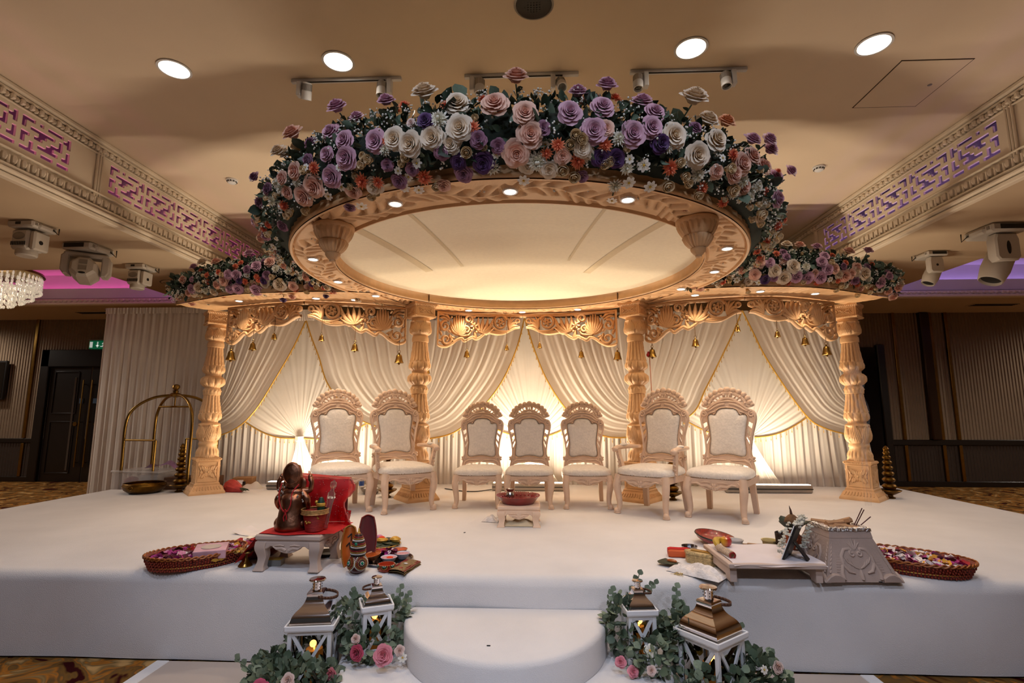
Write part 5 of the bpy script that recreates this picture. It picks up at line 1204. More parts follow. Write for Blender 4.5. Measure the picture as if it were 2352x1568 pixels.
def dahlia_mesh(seed=2):
    rg = random.Random(seed); m = MB()
    for n, r, z1, w in ((13, .95, .02, .15), (12, .78, .24, .14), (10, .58, .40, .12), (8, .36, .50, .10)):
        for k in range(n):
            a = 2 * pi * (k + rg.uniform(-.2, .2)) / n; d = Vector((cos(a), sin(a), 0)); t = Vector((-sin(a), cos(a), 0)); rr = r * rg.uniform(.9, 1.08); zz = z1 + rg.uniform(-.06, .06)
            P = [d * .08 + Vector((0, 0, .1 - .15)), d * rr * .55 + t * w + Vector((0, 0, zz * .75)), d * rr * .55 - t * w + Vector((0, 0, zz * .75)), d * rr * .55 + Vector((0, 0, zz * .75 - .06)), d * rr + Vector((0, 0, zz))]
            m.add(P, [(0, 3, 1), (0, 2, 3), (1, 3, 4), (3, 2, 4)])
    m.sph((0, 0, .42), (.16, .16, .12), 8, 5); return m
def daisy_mesh():
    m = MB()
    for k in range(7):
        a = 2 * pi * k / 7; d = Vector((cos(a), sin(a), 0)); t = Vector((-sin(a), cos(a), 0))
        m.add([d * .12, d * .6 + t * .30 + Vector((0, 0, .1)), d * .95 + t * .14 + Vector((0, 0, -.02)), d * .95 - t * .14 + Vector((0, 0, -.02)), d * .6 - t * .30 + Vector((0, 0, .1)), d * .6 + Vector((0, 0, .02))], [(0, 5, 1), (1, 5, 2), (2, 5, 3), (3, 5, 4), (4, 5, 0)])
    m.sph((0, 0, .06), (.18, .18, .12), 8, 5, mi=1); return m
def leaf_mesh(w=.42, fold=.12):
    m = MB(); vs = []
    for i, (y, q) in enumerate(((0, .02), (.22, .72), (.48, 1), (.75, .72), (1, .03))):
        z = -.12 * (y ** 2); vs += [(-w * q, y, z + fold * q), (0, y, z), (w * q, y, z + fold * q)]
    m.add(vs, [(i * 3 + k, i * 3 + k + 1, i * 3 + 4 + k, i * 3 + 3 + k) for i in range(4) for k in range(2)]); return m
def sprig_mesh(n=7):
    m = MB(); L = leaf_mesh(.5)
    m.tube([(0, 0, 0), (.02, .4, .05), (0, .95, .02)], .012, 4)
    for k in range(n):
        y = .15 + .8 * k / n; s = 1 if k % 2 else -1
        T = Matrix.Translation((0, y, .03)) @ Matrix.Rotation(s * R(58), 4, 'Z') @ Matrix.Rotation(R(10 * s), 4, 'Y') @ Matrix.Scale(.30, 4)
        m.add(L.v, L.f, T)
    return m
PCOL = {'L': ('lilac_petals', '#ad6c88', '#dcaebe'), 'P': ('peach_petals', '#e08a6c', '#f2c7b0'), 'C': ('cream_petals', '#e3b878', '#f3e2cc'), 'S': ('apricot_petals', '#d67a3c', '#f0b58a'), 'M': ('mauve_petals', '#7c4a63', '#a8788f'), 'U': ('violet_petals', '#3a1c46', '#5d3a6c'),
        'O': ('orange_petals', '#d9502a', '#ee9468'), 'W': ('white_petals', '#dcd2b0', '#f2ece0'), 'b': ('butter_petals', '#d9a95e', '#f0dcb8'), 'w': ('milk_petals', '#efe4cc', '#f6f0e6'), 'K': ('pink_petals', '#d25a70', '#ee9aa6'), 'R': ('deep_pink_petals', '#b83252', '#d8607c'), 'Q': ('blush_petals', '#dba99a', '#efd6cb')}
PM = {k: pm(v[0], '#ffffff', .6, ramp=(v[1], v[2], .28, .78), var=.08, vs=3, transl=.15, sheen=.1) for k, v in PCOL.items()}
YEL = pm('stamen_yellow', '#caa02c', .7)
LEAFM = [pm('dark_leaf', '#2f3f2c', .55, var=.3, vs=4, spec=.4), pm('grey_green_leaf', '#5d6f5a', .6, var=.25, vs=4), pm('deep_leaf', '#22301f', .5, var=.3, vs=4)]
FM = {}
def flower_me(t):
    if t not in FM:
        if t in 'OW': mb, ms = dahlia_mesh(5 if t == 'O' else 8), [PM[t]]
        elif t == 'w': mb, ms = daisy_mesh(), [PM['w'], YEL]
        elif t == 'b': mb, ms = BUD, [PM['b']]
        else: mb, ms = ROSE, [PM[t]]
        o = mb.obj('tmp', ms, angle=80); FM[t] = o.data; bpy.data.objects.remove(o)
    return FM[t]
FNAME = {'L': ('rose', 'lilac rose'), 'P': ('rose', 'peach pink rose'), 'C': ('rose', 'cream rose'), 'S': ('rose', 'apricot rose'), 'M': ('rose', 'dusky mauve rose'), 'U': ('rose', 'dark violet rose'), 'O': ('dahlia', 'orange dahlia'), 'W': ('white_bloom', 'white many-petalled bloom'), 'b': ('ranunculus', 'small butter cream bud'), 'w': ('daisy', 'small white daisy'), 'K': ('rose', 'soft pink rose'), 'R': ('rose', 'deep pink rose'), 'Q': ('blossom', 'blush blossom')}
FSZ = {'L': .064, 'P': .066, 'C': .068, 'S': .06, 'M': .055, 'U': .06, 'O': .052, 'W': .058, 'b': .046, 'w': .034, 'K': .055, 'R': .055, 'Q': .035}
rgf = random.Random(77)
def qdir(n, spin=None):
    n = Vector(n).normalized(); q = n.to_track_quat('Z', 'Y')
    from mathutils import Quaternion
    return (q @ Quaternion((0, 0, 1), rgf.uniform(0, 6.28) if spin is None else spin))
def flower(par, t, p, n, z=1):
    f = put(FNAME[t][0], flower_me(t), p, FSZ[t] * z, qdir(n), par); f['label'] = FNAME[t][1]; return f
LEAF_ME = []
for _i, _m in enumerate(LEAFM):
    o = leaf_mesh(.42 if _i != 1 else .5).obj('tmp', _m, angle=80); LEAF_ME.append(o.data); bpy.data.objects.remove(o)
def leaf_quat(n):
    from mathutils import Quaternion
    n = Vector(n).normalized(); q = n.to_track_quat('Y', 'Z')
    return q @ Quaternion((0, 1, 0), rgf.uniform(0, 6.28))
def garland(name, lab, center, data, npath, minor, nrand, nleaf, nmass, ok=lambda p: True, group='flower garlands'):
    """flowers over foliage along a centre line; data: hand placed blooms, then filler"""
    t = thing(name, lab, 'flower garland', (0, 0, 0), 0, group)
    C0 = [Vector(c) for c in center]; n = len(C0)
    placed = []; stems = MB()
    for row in data.split(';'):
        q = row.split(); k = q[0]; x, y, z, nx, ny, nz, sc = [float(v) for v in q[1:8]]; p = Vector((x, y, z)); nn = Vector((nx, ny, nz)).normalized()
        if q[8] == '1':
            nn = (nn + Vector((0, -.5, .2))).normalized(); c = min(C0, key=lambda v: (v - p).length); stems.tube([p - nn * .02, p.lerp(c, .4) + Vector((0, 0, .02)), c], .005, 5)
            for i in range(5):
                b = p.lerp(c, .18 + .12 * i); T = Matrix.Translation(b) @ leaf_quat((rgf.uniform(-1, 1), rgf.uniform(-1, .3), rgf.uniform(-.4, .8))).to_matrix().to_4x4() @ Matrix.Scale(.045, 4); L = leaf_mesh(); stems.add(L.v, L.f, T)
        else: nn = (nn + Vector((0, -.45, -.12))).normalized()
        flower(t, k, p + nn * .015, nn, sc * 1.08); placed.append(p)
    def rnd(full=False):
        i = rgf.random() * (n - 1.001); k = int(i); c = C0[k].lerp(C0[k + 1], i - k); tn = (C0[k + 1] - C0[k]).normalized(); o = Vector((tn.y, -tn.x, 0))
        a = rgf.uniform(-pi, pi); return c, o, a
    cnt = 0; tries = 0
    while cnt < nrand and tries < nrand * 30:
        tries += 1; c, o, a = rnd(); nn = o * cos(a) + Vector((0, 0, 1)) * sin(a); p = c + nn * minor * rgf.uniform(.9, 1.02)
        if not ok(p) or (sin(a) < -.75): continue
        d = min((p - q).length for q in placed) if placed else 1
        if d < .045: continue
        k = rgf.choice('bbbwwwwWOQQMPbb' if d < .11 else 'CPLWOWbM'); flower(t, k, p, nn + Vector((0, -.3, -.1)), rgf.uniform(.75, 1.0)); placed.append(p); cnt += 1
    for i in range(int(nrand * 1.1)):        # small blooms spilling over the lower front edge
        c, o, a = rnd(); a = rgf.uniform(-1.2, -.25); nn = o * cos(a) + Vector((0, 0, 1)) * sin(a); p = c + nn * minor * rgf.uniform(.92, 1.1)
        if min((p - q).length for q in placed) < .038: continue
        k = rgf.choice('bbwwWbPOCw'); flower(t, k, p, nn + Vector((0, -.4, .1)), rgf.uniform(.75, 1.0)); placed.append(p)
    for i in range(nleaf):
        c, o, a = rnd(); nn = (o * cos(a) + Vector((0, 0, 1)) * sin(a)); p = c + nn * minor * rgf.uniform(.78, .98)
        if sin(a) < (-.75 if cos(a) > .2 else -.3): continue
        put('leaf', rgf.choice(LEAF_ME), p, rgf.uniform(.06, .11), leaf_quat(nn + Vector((rgf.uniform(-.9, .9), rgf.uniform(-.9, .9), rgf.uniform(-.6, .6)))), t)
    m = MB(); LM = leaf_mesh(.34)
    for i in range(nmass):
        c, o, a = rnd(); nn = (o * cos(a) + Vector((0, 0, 1)) * sin(a)); p = c + nn * minor * rgf.uniform(.55, .95)
        if sin(a) < (-.85 if cos(a) > .2 else -.4): continue
        T = Matrix.Translation(p) @ leaf_quat(nn + Vector((rgf.uniform(-1, 1), rgf.uniform(-1, 1), rgf.uniform(-.8, .8)))).to_matrix().to_4x4() @ Matrix.Scale(rgf.uniform(.035, .085), 4)
        m.add(LM.v, LM.f, T, i % 3)
    f = m.obj('foliage', LEAFM, t, angle=80); f['kind'] = 'stuff'
    m = MB()
    for i in range(nmass // 3):
        c, o, a = rnd(); nn = (o * cos(a) + Vector((0, 0, 1)) * sin(a)); p = c + nn * minor * rgf.uniform(.9, 1.08)
        if sin(a) < -.85: continue
        for j in range(4): m.sph(tuple(p + Vector((rgf.uniform(-.022, .022), rgf.uniform(-.022, .022), rgf.uniform(-.022, .022)))), rgf.uniform(.004, .008), 5, 3)
    f = m.obj('filler_blossom', [PM['W']], t, angle=80); f['kind'] = 'stuff'
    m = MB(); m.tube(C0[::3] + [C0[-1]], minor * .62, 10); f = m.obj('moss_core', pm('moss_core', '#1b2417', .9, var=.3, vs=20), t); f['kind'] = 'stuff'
    if stems.v: s = stems.obj('stems', LEAFM[1], t, angle=80); s['kind'] = 'stuff'
    return t
def pline(P, n=24):
    o = []
    for a, b in zip(P, P[1:]):
        for i in range(n): o.append(Vector(a).lerp(Vector(b), i / n))
    return o + [Vector(P[-1])]
garland('canopy_garland', 'thick rose and dahlia garland crowning the round canopy', [(-.145 + 2.12 * cos(R(a)), 5.02 + 2.12 * sin(R(a)), 3.235) for a in range(142, 400, 2)], FL_M, 0, .26, 190, 240, 7000)
garland('side_garland', 'rose garland on top of the left side canopy', pline([(-4.62, 6.42, 3.2), (-3.6, 5.90, 3.23), (-2.85, 5.76, 3.24), (-2.2, 5.76, 3.22), (-1.95, 5.85, 3.18)]), FL_L, 0, .20, 130, 150, 3400)
garland('side_garland', 'rose garland on top of the right side canopy', pline([(1.75, 5.87, 3.15), (2.0, 5.77, 3.22), (2.55, 5.72, 3.24), (3.25, 5.84, 3.24), (4.40, 6.38, 3.2)]), FL_R, 0, .20, 130, 150, 3400)

# foliage and roses round the lanterns
EUC = pm('eucalyptus_leaf', '#808c74', .6, var=.3, vs=5, spec=.3); EUC2 = pm('eucalyptus_dark', '#4f5f49', .55, var=.3, vs=5)
_e = []
for _m in (EUC, EUC2):
    o = leaf_mesh(.5, .06).obj('tmp', _m, angle=80); _e.append(o.data); bpy.data.objects.remove(o)
def step_foliage(lab, blobs, flowers, sprigs, n=290, seed=1):
    rg = random.Random(seed); t = thing('leaf_garland', lab, 'foliage', (0, 0, 0), 0, 'foliage beside the steps')
    tot = sum(b[3] * b[4] * b[5] for b in blobs)
    def pick():
        q = rg.random() * tot
        for b in blobs:
            q -= b[3] * b[4] * b[5]
            if q <= 0: break
        while True:
            d = Vector((rg.uniform(-1, 1), rg.uniform(-1, 1), rg.uniform(-1, 1)))
            if .15 < d.length <= 1: break
        s = rg.uniform(.55, 1); d = d.normalized()
        return Vector((b[0] + d.x * b[3] * s, b[1] + d.y * b[4] * s, max(b[6], b[2] + d.z * b[5] * s))), d
    for i in range(n):
        p, d = pick(); put('leaf', _e[i % 2], p, rg.uniform(.035, .062), leaf_quat(d + Vector((rg.uniform(-.8, .8), rg.uniform(-.8, .8), rg.uniform(-.5, .7)))), t)
    m = MB(); LM = leaf_mesh(.5, .06)
    for i in range(int(n * 4.2)):
        p, d = pick(); T = Matrix.Translation(p) @ leaf_quat(d + Vector((rg.uniform(-.8, .8), rg.uniform(-.8, .8), rg.uniform(-.5, .7)))).to_matrix().to_4x4() @ Matrix.Scale(rg.uniform(.03, .055), 4); m.add(LM.v, LM.f, T, i % 2)
    f = m.obj('foliage', [EUC, EUC2], t, angle=80); f['kind'] = 'stuff'
    for i, (a, b) in enumerate(sprigs):
        a, b = Vector(a), Vector(b); m = MB(); m.tube([a, a.lerp(b, .5) + Vector((.01, 0, 0)), b], .003, 5); L = leaf_mesh(.55, .05); k = 6
        for j in range(k):
            p = a.lerp(b, .2 + .8 * j / (k - 1)); s = 1 if j % 2 else -1
            T = Matrix.Translation(p) @ Matrix.Rotation(s * R(58 - 6 * j), 4, 'Y') @ Matrix.Rotation(rg.uniform(-.6, .6), 4, 'Z') @ Matrix.Rotation(R(90), 4, 'X') @ Matrix.Scale(.036, 4); m.add(L.v, L.f, T)
        m.obj('sprig', EUC, t, angle=80)
    for b in blobs: MB().tube([(b[0] - b[3] * .7, b[1], b[2]), (b[0] + b[3] * .7, b[1], b[2])], .012, 6).obj('vine_stem', EUC2, t)
    for k, p, nn, sz in flowers: f = flower(t, k, p, nn, sz)
    return t
step_foliage('eucalyptus and pink roses round the lanterns left of the steps', [(-1.30, 2.98, .12, .28, .16, .13, 0.005), (-1.52, 3.15, .10, .15, .14, .12, 0.005), (-.96, 3.20, .26, .17, .12, .09, .19), (-1.12, 3.32, .33, .12, .10, .14, .005), (-.86, 3.36, .33, .10, .08, .14, .19), (-1.42, 3.35, .13, .12, .10, .17, .005)],
             [('R', (-1.40, 2.76, .20), (.2, -1, .35), 1.1), ('K', (-.84, 3.02, .275), (.15, -1, .35), 1.05), ('R', (-.99, 3.03, .28), (-.3, -1, .1), .85), ('Q', (-1.27, 2.80, .24), (0, -1, .4), 1.1), ('Q', (-1.10, 2.80, .17), (0, -1, .4), 1.0), ('Q', (-1.30, 2.74, .12), (0, -1, .2), 1.0), ('Q', (-.76, 3.06, .28), (.3, -1, .3), .9), ('w', (-.74, 3.05, .25), (.3, -1, .2), .8), ('Q', (-1.02, 3.08, .33), (0, -1, .3), .8), ('K', (-1.10, 2.95, .20), (-.6, -1, .1), .7)],
             [((-1.12, 3.3, .35), (-1.135, 3.33, .50)), ((-.80, 3.34, .36), (-.79, 3.37, .47)), ((-1.38, 3.34, .2), (-1.40, 3.36, .31)), ((-.86, 3.38, .36), (-.85, 3.40, .5)), ((-1.6, 3.1, .12), (-1.72, 3.1, .2))], 290, 4)
step_foliage('eucalyptus and pink flowers round the lanterns right of the steps', [(.52, 3.28, .36, .12, .10, .17, .19), (.66, 3.12, .25, .16, .12, .10, .19), (.84, 3.22, .34, .12, .12, .14, .19), (.98, 3.00, .12, .24, .14, .14, .005), (1.22, 3.12, .14, .16, .14, .16, .005), (1.30, 2.98, .08, .15, .12, .09, .005)],
             [('R', (.80, 2.84, .16), (-.1, -1, .4), 1.0), ('R', (.83, 2.80, .09), (.1, -1, .5), 1.0), ('K', (.47, 3.06, .245), (-.2, -1, .4), .6), ('K', (.53, 3.02, .215), (.1, -1, .5), .6), ('Q', (.62, 2.98, .24), (0, -1, .4), .8), ('w', (.63, 3.05, .31), (0, -1, .4), 1.1), ('Q', (.96, 2.80, .15), (0, -1, .3), 1.2), ('Q', (1.30, 3.02, .25), (.3, -1, .3), 1.0), ('Q', (1.24, 2.86, .10), (.3, -1, .3), .9), ('w', (1.2, 2.95, .27), (.3, -1, .3), .7)],
             [((.85, 3.3, .42), (.86, 3.33, .55)), ((.56, 3.3, .44), (.64, 3.34, .62)), ((.48, 3.3, .42), (.47, 3.32, .53)), ((1.16, 3.2, .25), (1.19, 3.22, .37)), ((.66, 3.34, .5), (.74, 3.36, .56))], 290, 9)
# ================================================================ lanterns
GLASS = pm('clear_glass', '#ffffff', .02, trans=1.0, var=0, spec=.5); GLASS.node_tree.nodes['Principled BSDF'].inputs['IOR'].default_value = 1.05
CANDLE = pm('candle_wax', '#e8c08a', .5, emit='#ff9a38', es=.07, var=.05)
FLAME = pm('flame', '#ffb040', .5, emit=(1, .46, .08), es=2.6)
STRAP = pm('brown_leather', '#5b3824', .5, var=.15, vs=20)
def lantern(loc, rz, w, hf, lab, handle, candle_h):
    t = thing('lantern', lab, 'lantern', loc, rz, 'white lanterns by the steps')
    p = .024; h = w / 2
    MB().box((0, 0, .012), (w * 1.06, w * 1.06, .024), bev=.004).obj('base', WHITEP, t)
    m = MB(); m.box((0, 0, hf - .012), (w * 1.12, w * 1.12, .012), bev=.003)
    for k in range(4): m.box((0, -w * .55, hf + .002), (w * 1.12, .01, .028), Matrix.Rotation(k * pi / 2, 4, 'Z'), bev=.003)
    m.obj('top_tray', WHITEP, t)
    for sx in (-1, 1):
        for sy in (-1, 1): MB().box((sx * (h - p / 2), sy * (h - p / 2), hf / 2), (p, p, hf - .03), bev=.003).obj('post', WHITEP, t)
    for k in range(4):
        T = Matrix.Rotation(k * pi / 2, 4, 'Z'); m = MB()
        for d in (-1, 1):
            a = Vector((d * (h - p), -h + .008, .03)); b = Vector((-d * (h - p), -h + .008, hf - .03)); L = (b - a).length; an = atan2(b.z - a.z, b.x - a.x)
            m.box((0, 0, 0), (L, .010, .018), T @ Matrix.Translation((a + b) / 2) @ Matrix.Rotation(-an, 4, 'Y'))
        m.box((0, -h + .008, hf - .03), (w - p, .012, .022), T); m.box((0, -h + .008, .034), (w - p, .012, .022), T)
        c = m.obj('cross_brace', WHITEP, t); MB().box((0, -h + .018, hf / 2), (w - p, .002, hf - .06), T).obj('glass_pane', GLASS, c)
    # bell-shaped square roof
    r = MB(); pf = [(.48, 0), (.478, .012), (.474, .028), (.466, .044), (.452, .058), (.432, .071), (.404, .083), (.368, .094), (.326, .104), (.284, .115), (.246, .128), (.216, .143), (.195, .160), (.182, .178), (.195, .188), (.175, .198), (.0, .20)]
    vs = []; n = 9
    for k, z in pf:
        for s in range(4):
            for i in range(n):
                u = -1 + 2 * i / n; q = [(u, -1), (1, u), (-u, 1), (-1, -u)][s]; bul = 1
                vs.append((q[0] * k * w * bul, q[1] * k * w * bul, hf - .004 + z * w / .27 * .95))
    nn = 4 * n; r.add(vs, [(j * nn + i, j * nn + (i + 1) % nn, (j + 1) * nn + (i + 1) % nn, (j + 1) * nn + i) for j in range(len(pf) - 1) for i in range(nn)])
    ro = r.obj('roof', CHROME, t, angle=40); k = w / .27; z0 = hf + .195 * k
    c = MB(); c.lathe([(.030 * k, z0 - .01), (.030 * k, z0 + .045 * k), (.052 * k, z0 + .05 * k), (.054 * k, z0 + .055 * k), (.05 * k, z0 + .062 * k), (.0, z0 + .066 * k)], 28); c.obj('chimney_cap', CHROME, ro)
    m = MB()
    for i in range(8):
        for j in (0, 1): a = i * pi / 4; m.sph((.0302 * k * cos(a), .0302 * k * sin(a), z0 + (.012 + .018 * j) * k), .0035 * k, 6, 4)
    m.obj('vent_holes', BLACK, ro)
    a0, dr = handle; m = MB(); pts = []
    for i in range(15):
        q = -1 + 2 * i / 14; x = .058 * k * sin(q * 1.9) * 1.25; y = .05 * k + .115 * k * cos(q * 1.45)
        pts.append((x, y))
    for (x, y), (x2, y2) in zip(pts, pts[1:]):
        for A in ((0, .018 * k),):
            m.add([(x, y, z0 - .02 - .02 * y / .15), (x2, y2, z0 - .02 - .02 * y2 / .15), (x2, y2, z0 + A[1] - .02 - .02 * y2 / .15), (x, y, z0 + A[1] - .02 - .02 * y / .15)], [(0, 1, 2, 3)])
    m.v = [tuple(Matrix.Rotation(a0, 4, 'Z') @ Vector((p[0], p[1] - .03 * k, p[2] - dr))) for p in m.v]
    ho = m.obj('strap_handle', STRAP, t); so = ho.modifiers.new('thick', 'SOLIDIFY'); so.thickness = .004
    c = thing('pillar_candle', 'glowing ivory pillar candle inside the ' + lab.split(',')[0], 'candle', (loc[0], loc[1], loc[2] + .026), 0, 'candles in lanterns')
    m = MB(); cr = w * .20
    m.lathe([(cr, 0), (cr, candle_h * .93), (cr * .95, candle_h), (cr * .8, candle_h * .985), (cr * .5, candle_h * .95), (0, candle_h * .95)], 28, mod=lambda i, a, r, z: r * (1 + .03 * sin(3 * a))); m.obj('wax', CANDLE, c)
    MB().lathe([(0, candle_h * .95), (.005, candle_h * .95 + .006), (.006, candle_h * .95 + .014), (.003, candle_h * .95 + .024), (0, candle_h * .95 + .034)], 10).obj('flame', FLAME, c)
    lamp('candle_glow', 'POINT', (loc[0], loc[1] - .02, loc[2] + candle_h + .06), .04, (1, .5, .15), size=.02)
lantern((-1.305, 3.20, 0), R(8), .245, .385, 'large white lantern left of the steps, with a mirror-bright domed roof', (R(-95), .01), .20)
lantern((-.965, 3.27, .18), R(24), .165, .275, 'small white lantern left of the steps, half sunk in foliage', (R(70), .0), .155)
lantern((.615, 3.27, .18), R(6), .165, .275, 'small white lantern right of the steps, with eucalyptus over its corner', (R(-80), .005), .15)
lantern((.985, 3.12, 0), R(38), .255, .385, 'large white lantern right of the steps, one corner towards us', (R(-110), .0), .20)

# ================================================================ brass pieces and things behind
def samay(x, y, z, h, lab):
    """tiered aged brass lamp"""
    t = thing('tiered_brass_lamp', lab, 'lamp', (x, y, z), 0, 'tiered brass lamps')
    k = h / .72; b = [(0, 0), (.05, 0), (.055, .012), (.03, .025), (.028, .04), (.06, .055), (.11, .085), (.122, .098), (.118, .105), (.085, .10), (.05, .112)]
    m = MB(); m.lathe([(r * k, zz * k) for r, zz in b], 28, mod=lambda i, a, r, zz: r * (1 + (.08 * abs(cos(6 * a)) - .04 if 6 <= i <= 8 else 0))); m.obj('lotus_base', OLDBRASS, t)
    z0 = .108; R0 = [.078, .07, .064, .058, .052, .046, .038]
    for i, r in enumerate(R0):
        hh = .022 + r * .78; m = MB()
        m.lathe([(.028 * k, z0 * k), (r * .8 * k, (z0 + hh * .12) * k), (r * k, (z0 + hh * .38) * k), (r * .98 * k, (z0 + hh * .55) * k), (r * .7 * k, (z0 + hh * .82) * k), (.026 * k, (z0 + hh * .92) * k), (.032 * k, (z0 + hh) * k)], 28, mod=lambda j, a, r_, z_: r_ * (1 + .02 * cos(14 * a)))
        m.obj('bowl_tier', OLDBRASS, t); z0 += hh
    m = MB(); m.lathe([(.03 * k, z0 * k), (.034 * k, (z0 + .02) * k), (.02 * k, (z0 + .045) * k), (.0, (z0 + .06) * k)], 16); m.obj('finial', OLDBRASS, t)
samay(-4.79, 6.93, SZ, .73, 'tiered brass lamp left of the far left pillar beside the brass bowl')
samay(-1.86, 6.62, SZ, .70, 'tiered brass lamp half hidden behind the left armchair')
samay(1.70, 6.56, SZ, .70, 'tiered brass lamp half hidden behind the right armchair')
samay(4.45, 6.80, SZ, .73, 'tiered brass lamp right of the far right pillar')
t = thing('brass_bowl', 'wide shallow brass bowl at the back left corner of the stage', 'bowl', (-5.22, 6.86, SZ))
MB().lathe([(0, .012), (.15, .015), (.215, .06), (.235, .10), (.225, .128), (.24, .135), (.245, .128), (.243, .122), (.252, .10), (.232, .05), (.17, .004), (.12, 0), (0, 0)], 44).obj('bowl', OLDBRASS, t)
m = MB()
for a in (R(-90), R(90)): m.tube([(.25 * cos(a) + .03 * cos(q) * (-sin(a)), .25 * sin(a) + .03 * cos(q) * cos(a) - .0 + .0, .085 + .025 * sin(q)) for q in [i * pi / 5 for i in range(10)]], .006, 6, closed=True)
m.obj('ring_handle', OLDBRASS, t)
# luggage trolley
t = thing('luggage_trolley', 'brass birdcage luggage trolley with a ball finial behind the stage, at the left', 'luggage trolley', (-5.33, 7.45, 0), R(-8))
MB().box((0, 0, .18), (1.12, .56, .05), bev=.015).obj('deck', pm('wine_carpet', '#4a1a1c', .95), t)
m = MB()
for s in (-1, 1):
    m.box((0, s * .29, .18), (1.18, .03, .07), bev=.01); m.box((s * .58, 0, .18), (.03, .6, .07), bev=.01)
m.obj('bumper', BRASS, t)
for sx in (-1, 1):
    for sy in (-1, 1):
        pts = catmull([Vector((sx * .55, sy * .25, .2)), Vector((sx * .55, sy * .25, .9)), Vector((sx * .55, sy * .25, 1.45)), Vector((sx * .47, sy * .21, 1.68)), Vector((sx * .26, sy * .11, 1.83)), Vector((0, 0, 1.875))], 6)
        MB().tube(pts, .02, 10).obj('hoop_post', BRASS, t)
m = MB(); m.lathe([(0, 1.83), (.07, 1.85), (.085, 1.875), (.06, 1.90), (.035, 1.905), (.035, 1.93), (.045, 1.935), (.02, 1.945), (.035, 1.955), (.052, 1.985), (.045, 2.015), (.02, 2.032), (0, 2.034)], 28); m.obj('finial', BRASS, t)
MB().tube([(-.26, 0, 1.70), (.26, 0, 1.70)], .014, 8).obj('hanger_bar', BRASS, t); MB().tube([(0, 0, 1.86), (0, 0, 1.70)], .01, 8).obj('bar_stem', BRASS, t)
for s in (-1, 1):
    MB().tube([(-.55, s * .25, 1.22), (-.02, s * .25, 1.22)] if s < 0 else [(.55, s * .25, 1.22), (.02, s * .25, 1.22)], .014, 8).obj('side_rail', BRASS, t)
    MB().tube([(s * .02, s * .25, .2), (s * .02, s * .25, 1.75 if False else 1.22)], .016, 8).obj('rail_post', BRASS, t)
for sx in (-1, 1):
    for sy in (-1, 1): m = MB(); m.lathe([(.06, -.018), (.075, -.01), (.075, .01), (.06, .018)], 20, rotT((sx * .45, sy * .2, .075), rx=R(90))); m.obj('wheel', BLACK, t)
CARD = pm('cardboard', '#8a6138', .8, var=.1, vs=8)
t = thing('cardboard_box', 'long flat brown cardboard box behind the left brass lamp', 'box', (-4.93, 7.42, .36), R(4))
MB().box((0, 0, .17), (.72, .3, .34), bev=.004).obj('carton', pm('dark_cardboard', '#6b4a34', .8, var=.1), t); MB().box((0, -.151, .25), (.72, .002, .05)).obj('packing_tape', pm('tape', '#8c6b4e', .3), t)
t = thing('cardboard_box', 'small brown cardboard box with white label behind the red bouquet', 'box', (-4.14, 7.36, SZ), R(12))
MB().box((0, 0, .075), (.26, .2, .15), bev=.003).obj('carton', CARD, t); MB().box((-.02, -.1015, .09), (.08, .002, .06), rotT((0, 0, 0))).obj('label', WHITEP, t); m = MB(); m.box((.03, -.1018, .075), (.04, .002, .05)); m.obj('black_mark', BLACK, t)
t = thing('storage_bin', 'clear plastic storage bin with red and white contents on the trolley', 'storage box', (-5.60, 7.42, .215), R(-8))
PLAS = pm('clear_plastic', '#e6e2e0', .2, alpha=.35, var=.02)
MB().sq([(.36, 0), (.38, .55)]).obj('bin', PLAS, t).scale = (1, .62, 1); MB().box((0, 0, .565), (.80, .5, .03), bev=.01).obj('lid', PLAS, t)
m = MB()
for i, (x, z, r) in enumerate(((-.22, .40, .1), (-.1, .36, .08), (-.26, .30, .09))): m.sph((x, -.05, z), (r, r, r * .8), 12, 8)
m.obj('red_bundle', pm('red_flowers_blur', '#9c2036', .8, var=.3, vs=20), t); m = MB(); m.box((.12, 0, .3), (.3, .3, .42), bev=.02); m.obj('paper_stack', pm('grey_paper', '#b7aeac', .8, var=.2, vs=8), t)
t = thing('purple_ribbon', 'loose purple ribbon bag on top of the clear bin', 'ribbon', (-5.38, 7.42, .805))
m = MB(); m.grid(lambda u, v: ((u - .5) * .46, (v - .5) * .2, .07 * sin(pi * u) * (1 + .4 * sin(9 * u + 3 * v)) + .012), 20, 6); o = m.obj('ribbon', pm('purple_tulle', '#8e5c93', .6, alpha=.75), t)
t = thing('red_bouquet', 'bouquet wrapped in red tissue lying beside the far left pillar', 'bouquet', (-4.09, 7.0, SZ + .06), R(-22))
m = MB()
m.lathe([(.0, -.02), (.05, 0), (.085, .05), (.095, .11), (.07, .2), (.03, .29), (.022, .31)], 24, rotT((-.12, 0, .02), ry=R(100)), mod=lambda i, a, r, z: r * (1 + .10 * cos(9 * a + i)))
m.obj('tissue_wrap', pm('red_tissue', '#c2443f', .55, var=.2, vs=14, transl=.2), t)
m = MB()
for k in range(7): m.tube([(.16, (k - 3) * .005, .0), (.26, (k - 3) * .016, -.035 + .008 * (k % 3))], .005, 5)
m.obj('stalks', LEAFM[0], t)
t = thing('white_bundle', 'white cloth bundle gathered under the left drape', 'cloth', (-3.98, 7.3, SZ))
m = MB(); m.grid(lambda u, v: ((u - .5) * .3, (v - .5) * .16, .09 * sin(pi * u) * sin(pi * v) * (1 + .3 * sin(11 * u)) + .003), 14, 8); m.obj('cloth', CLOTHB, t)

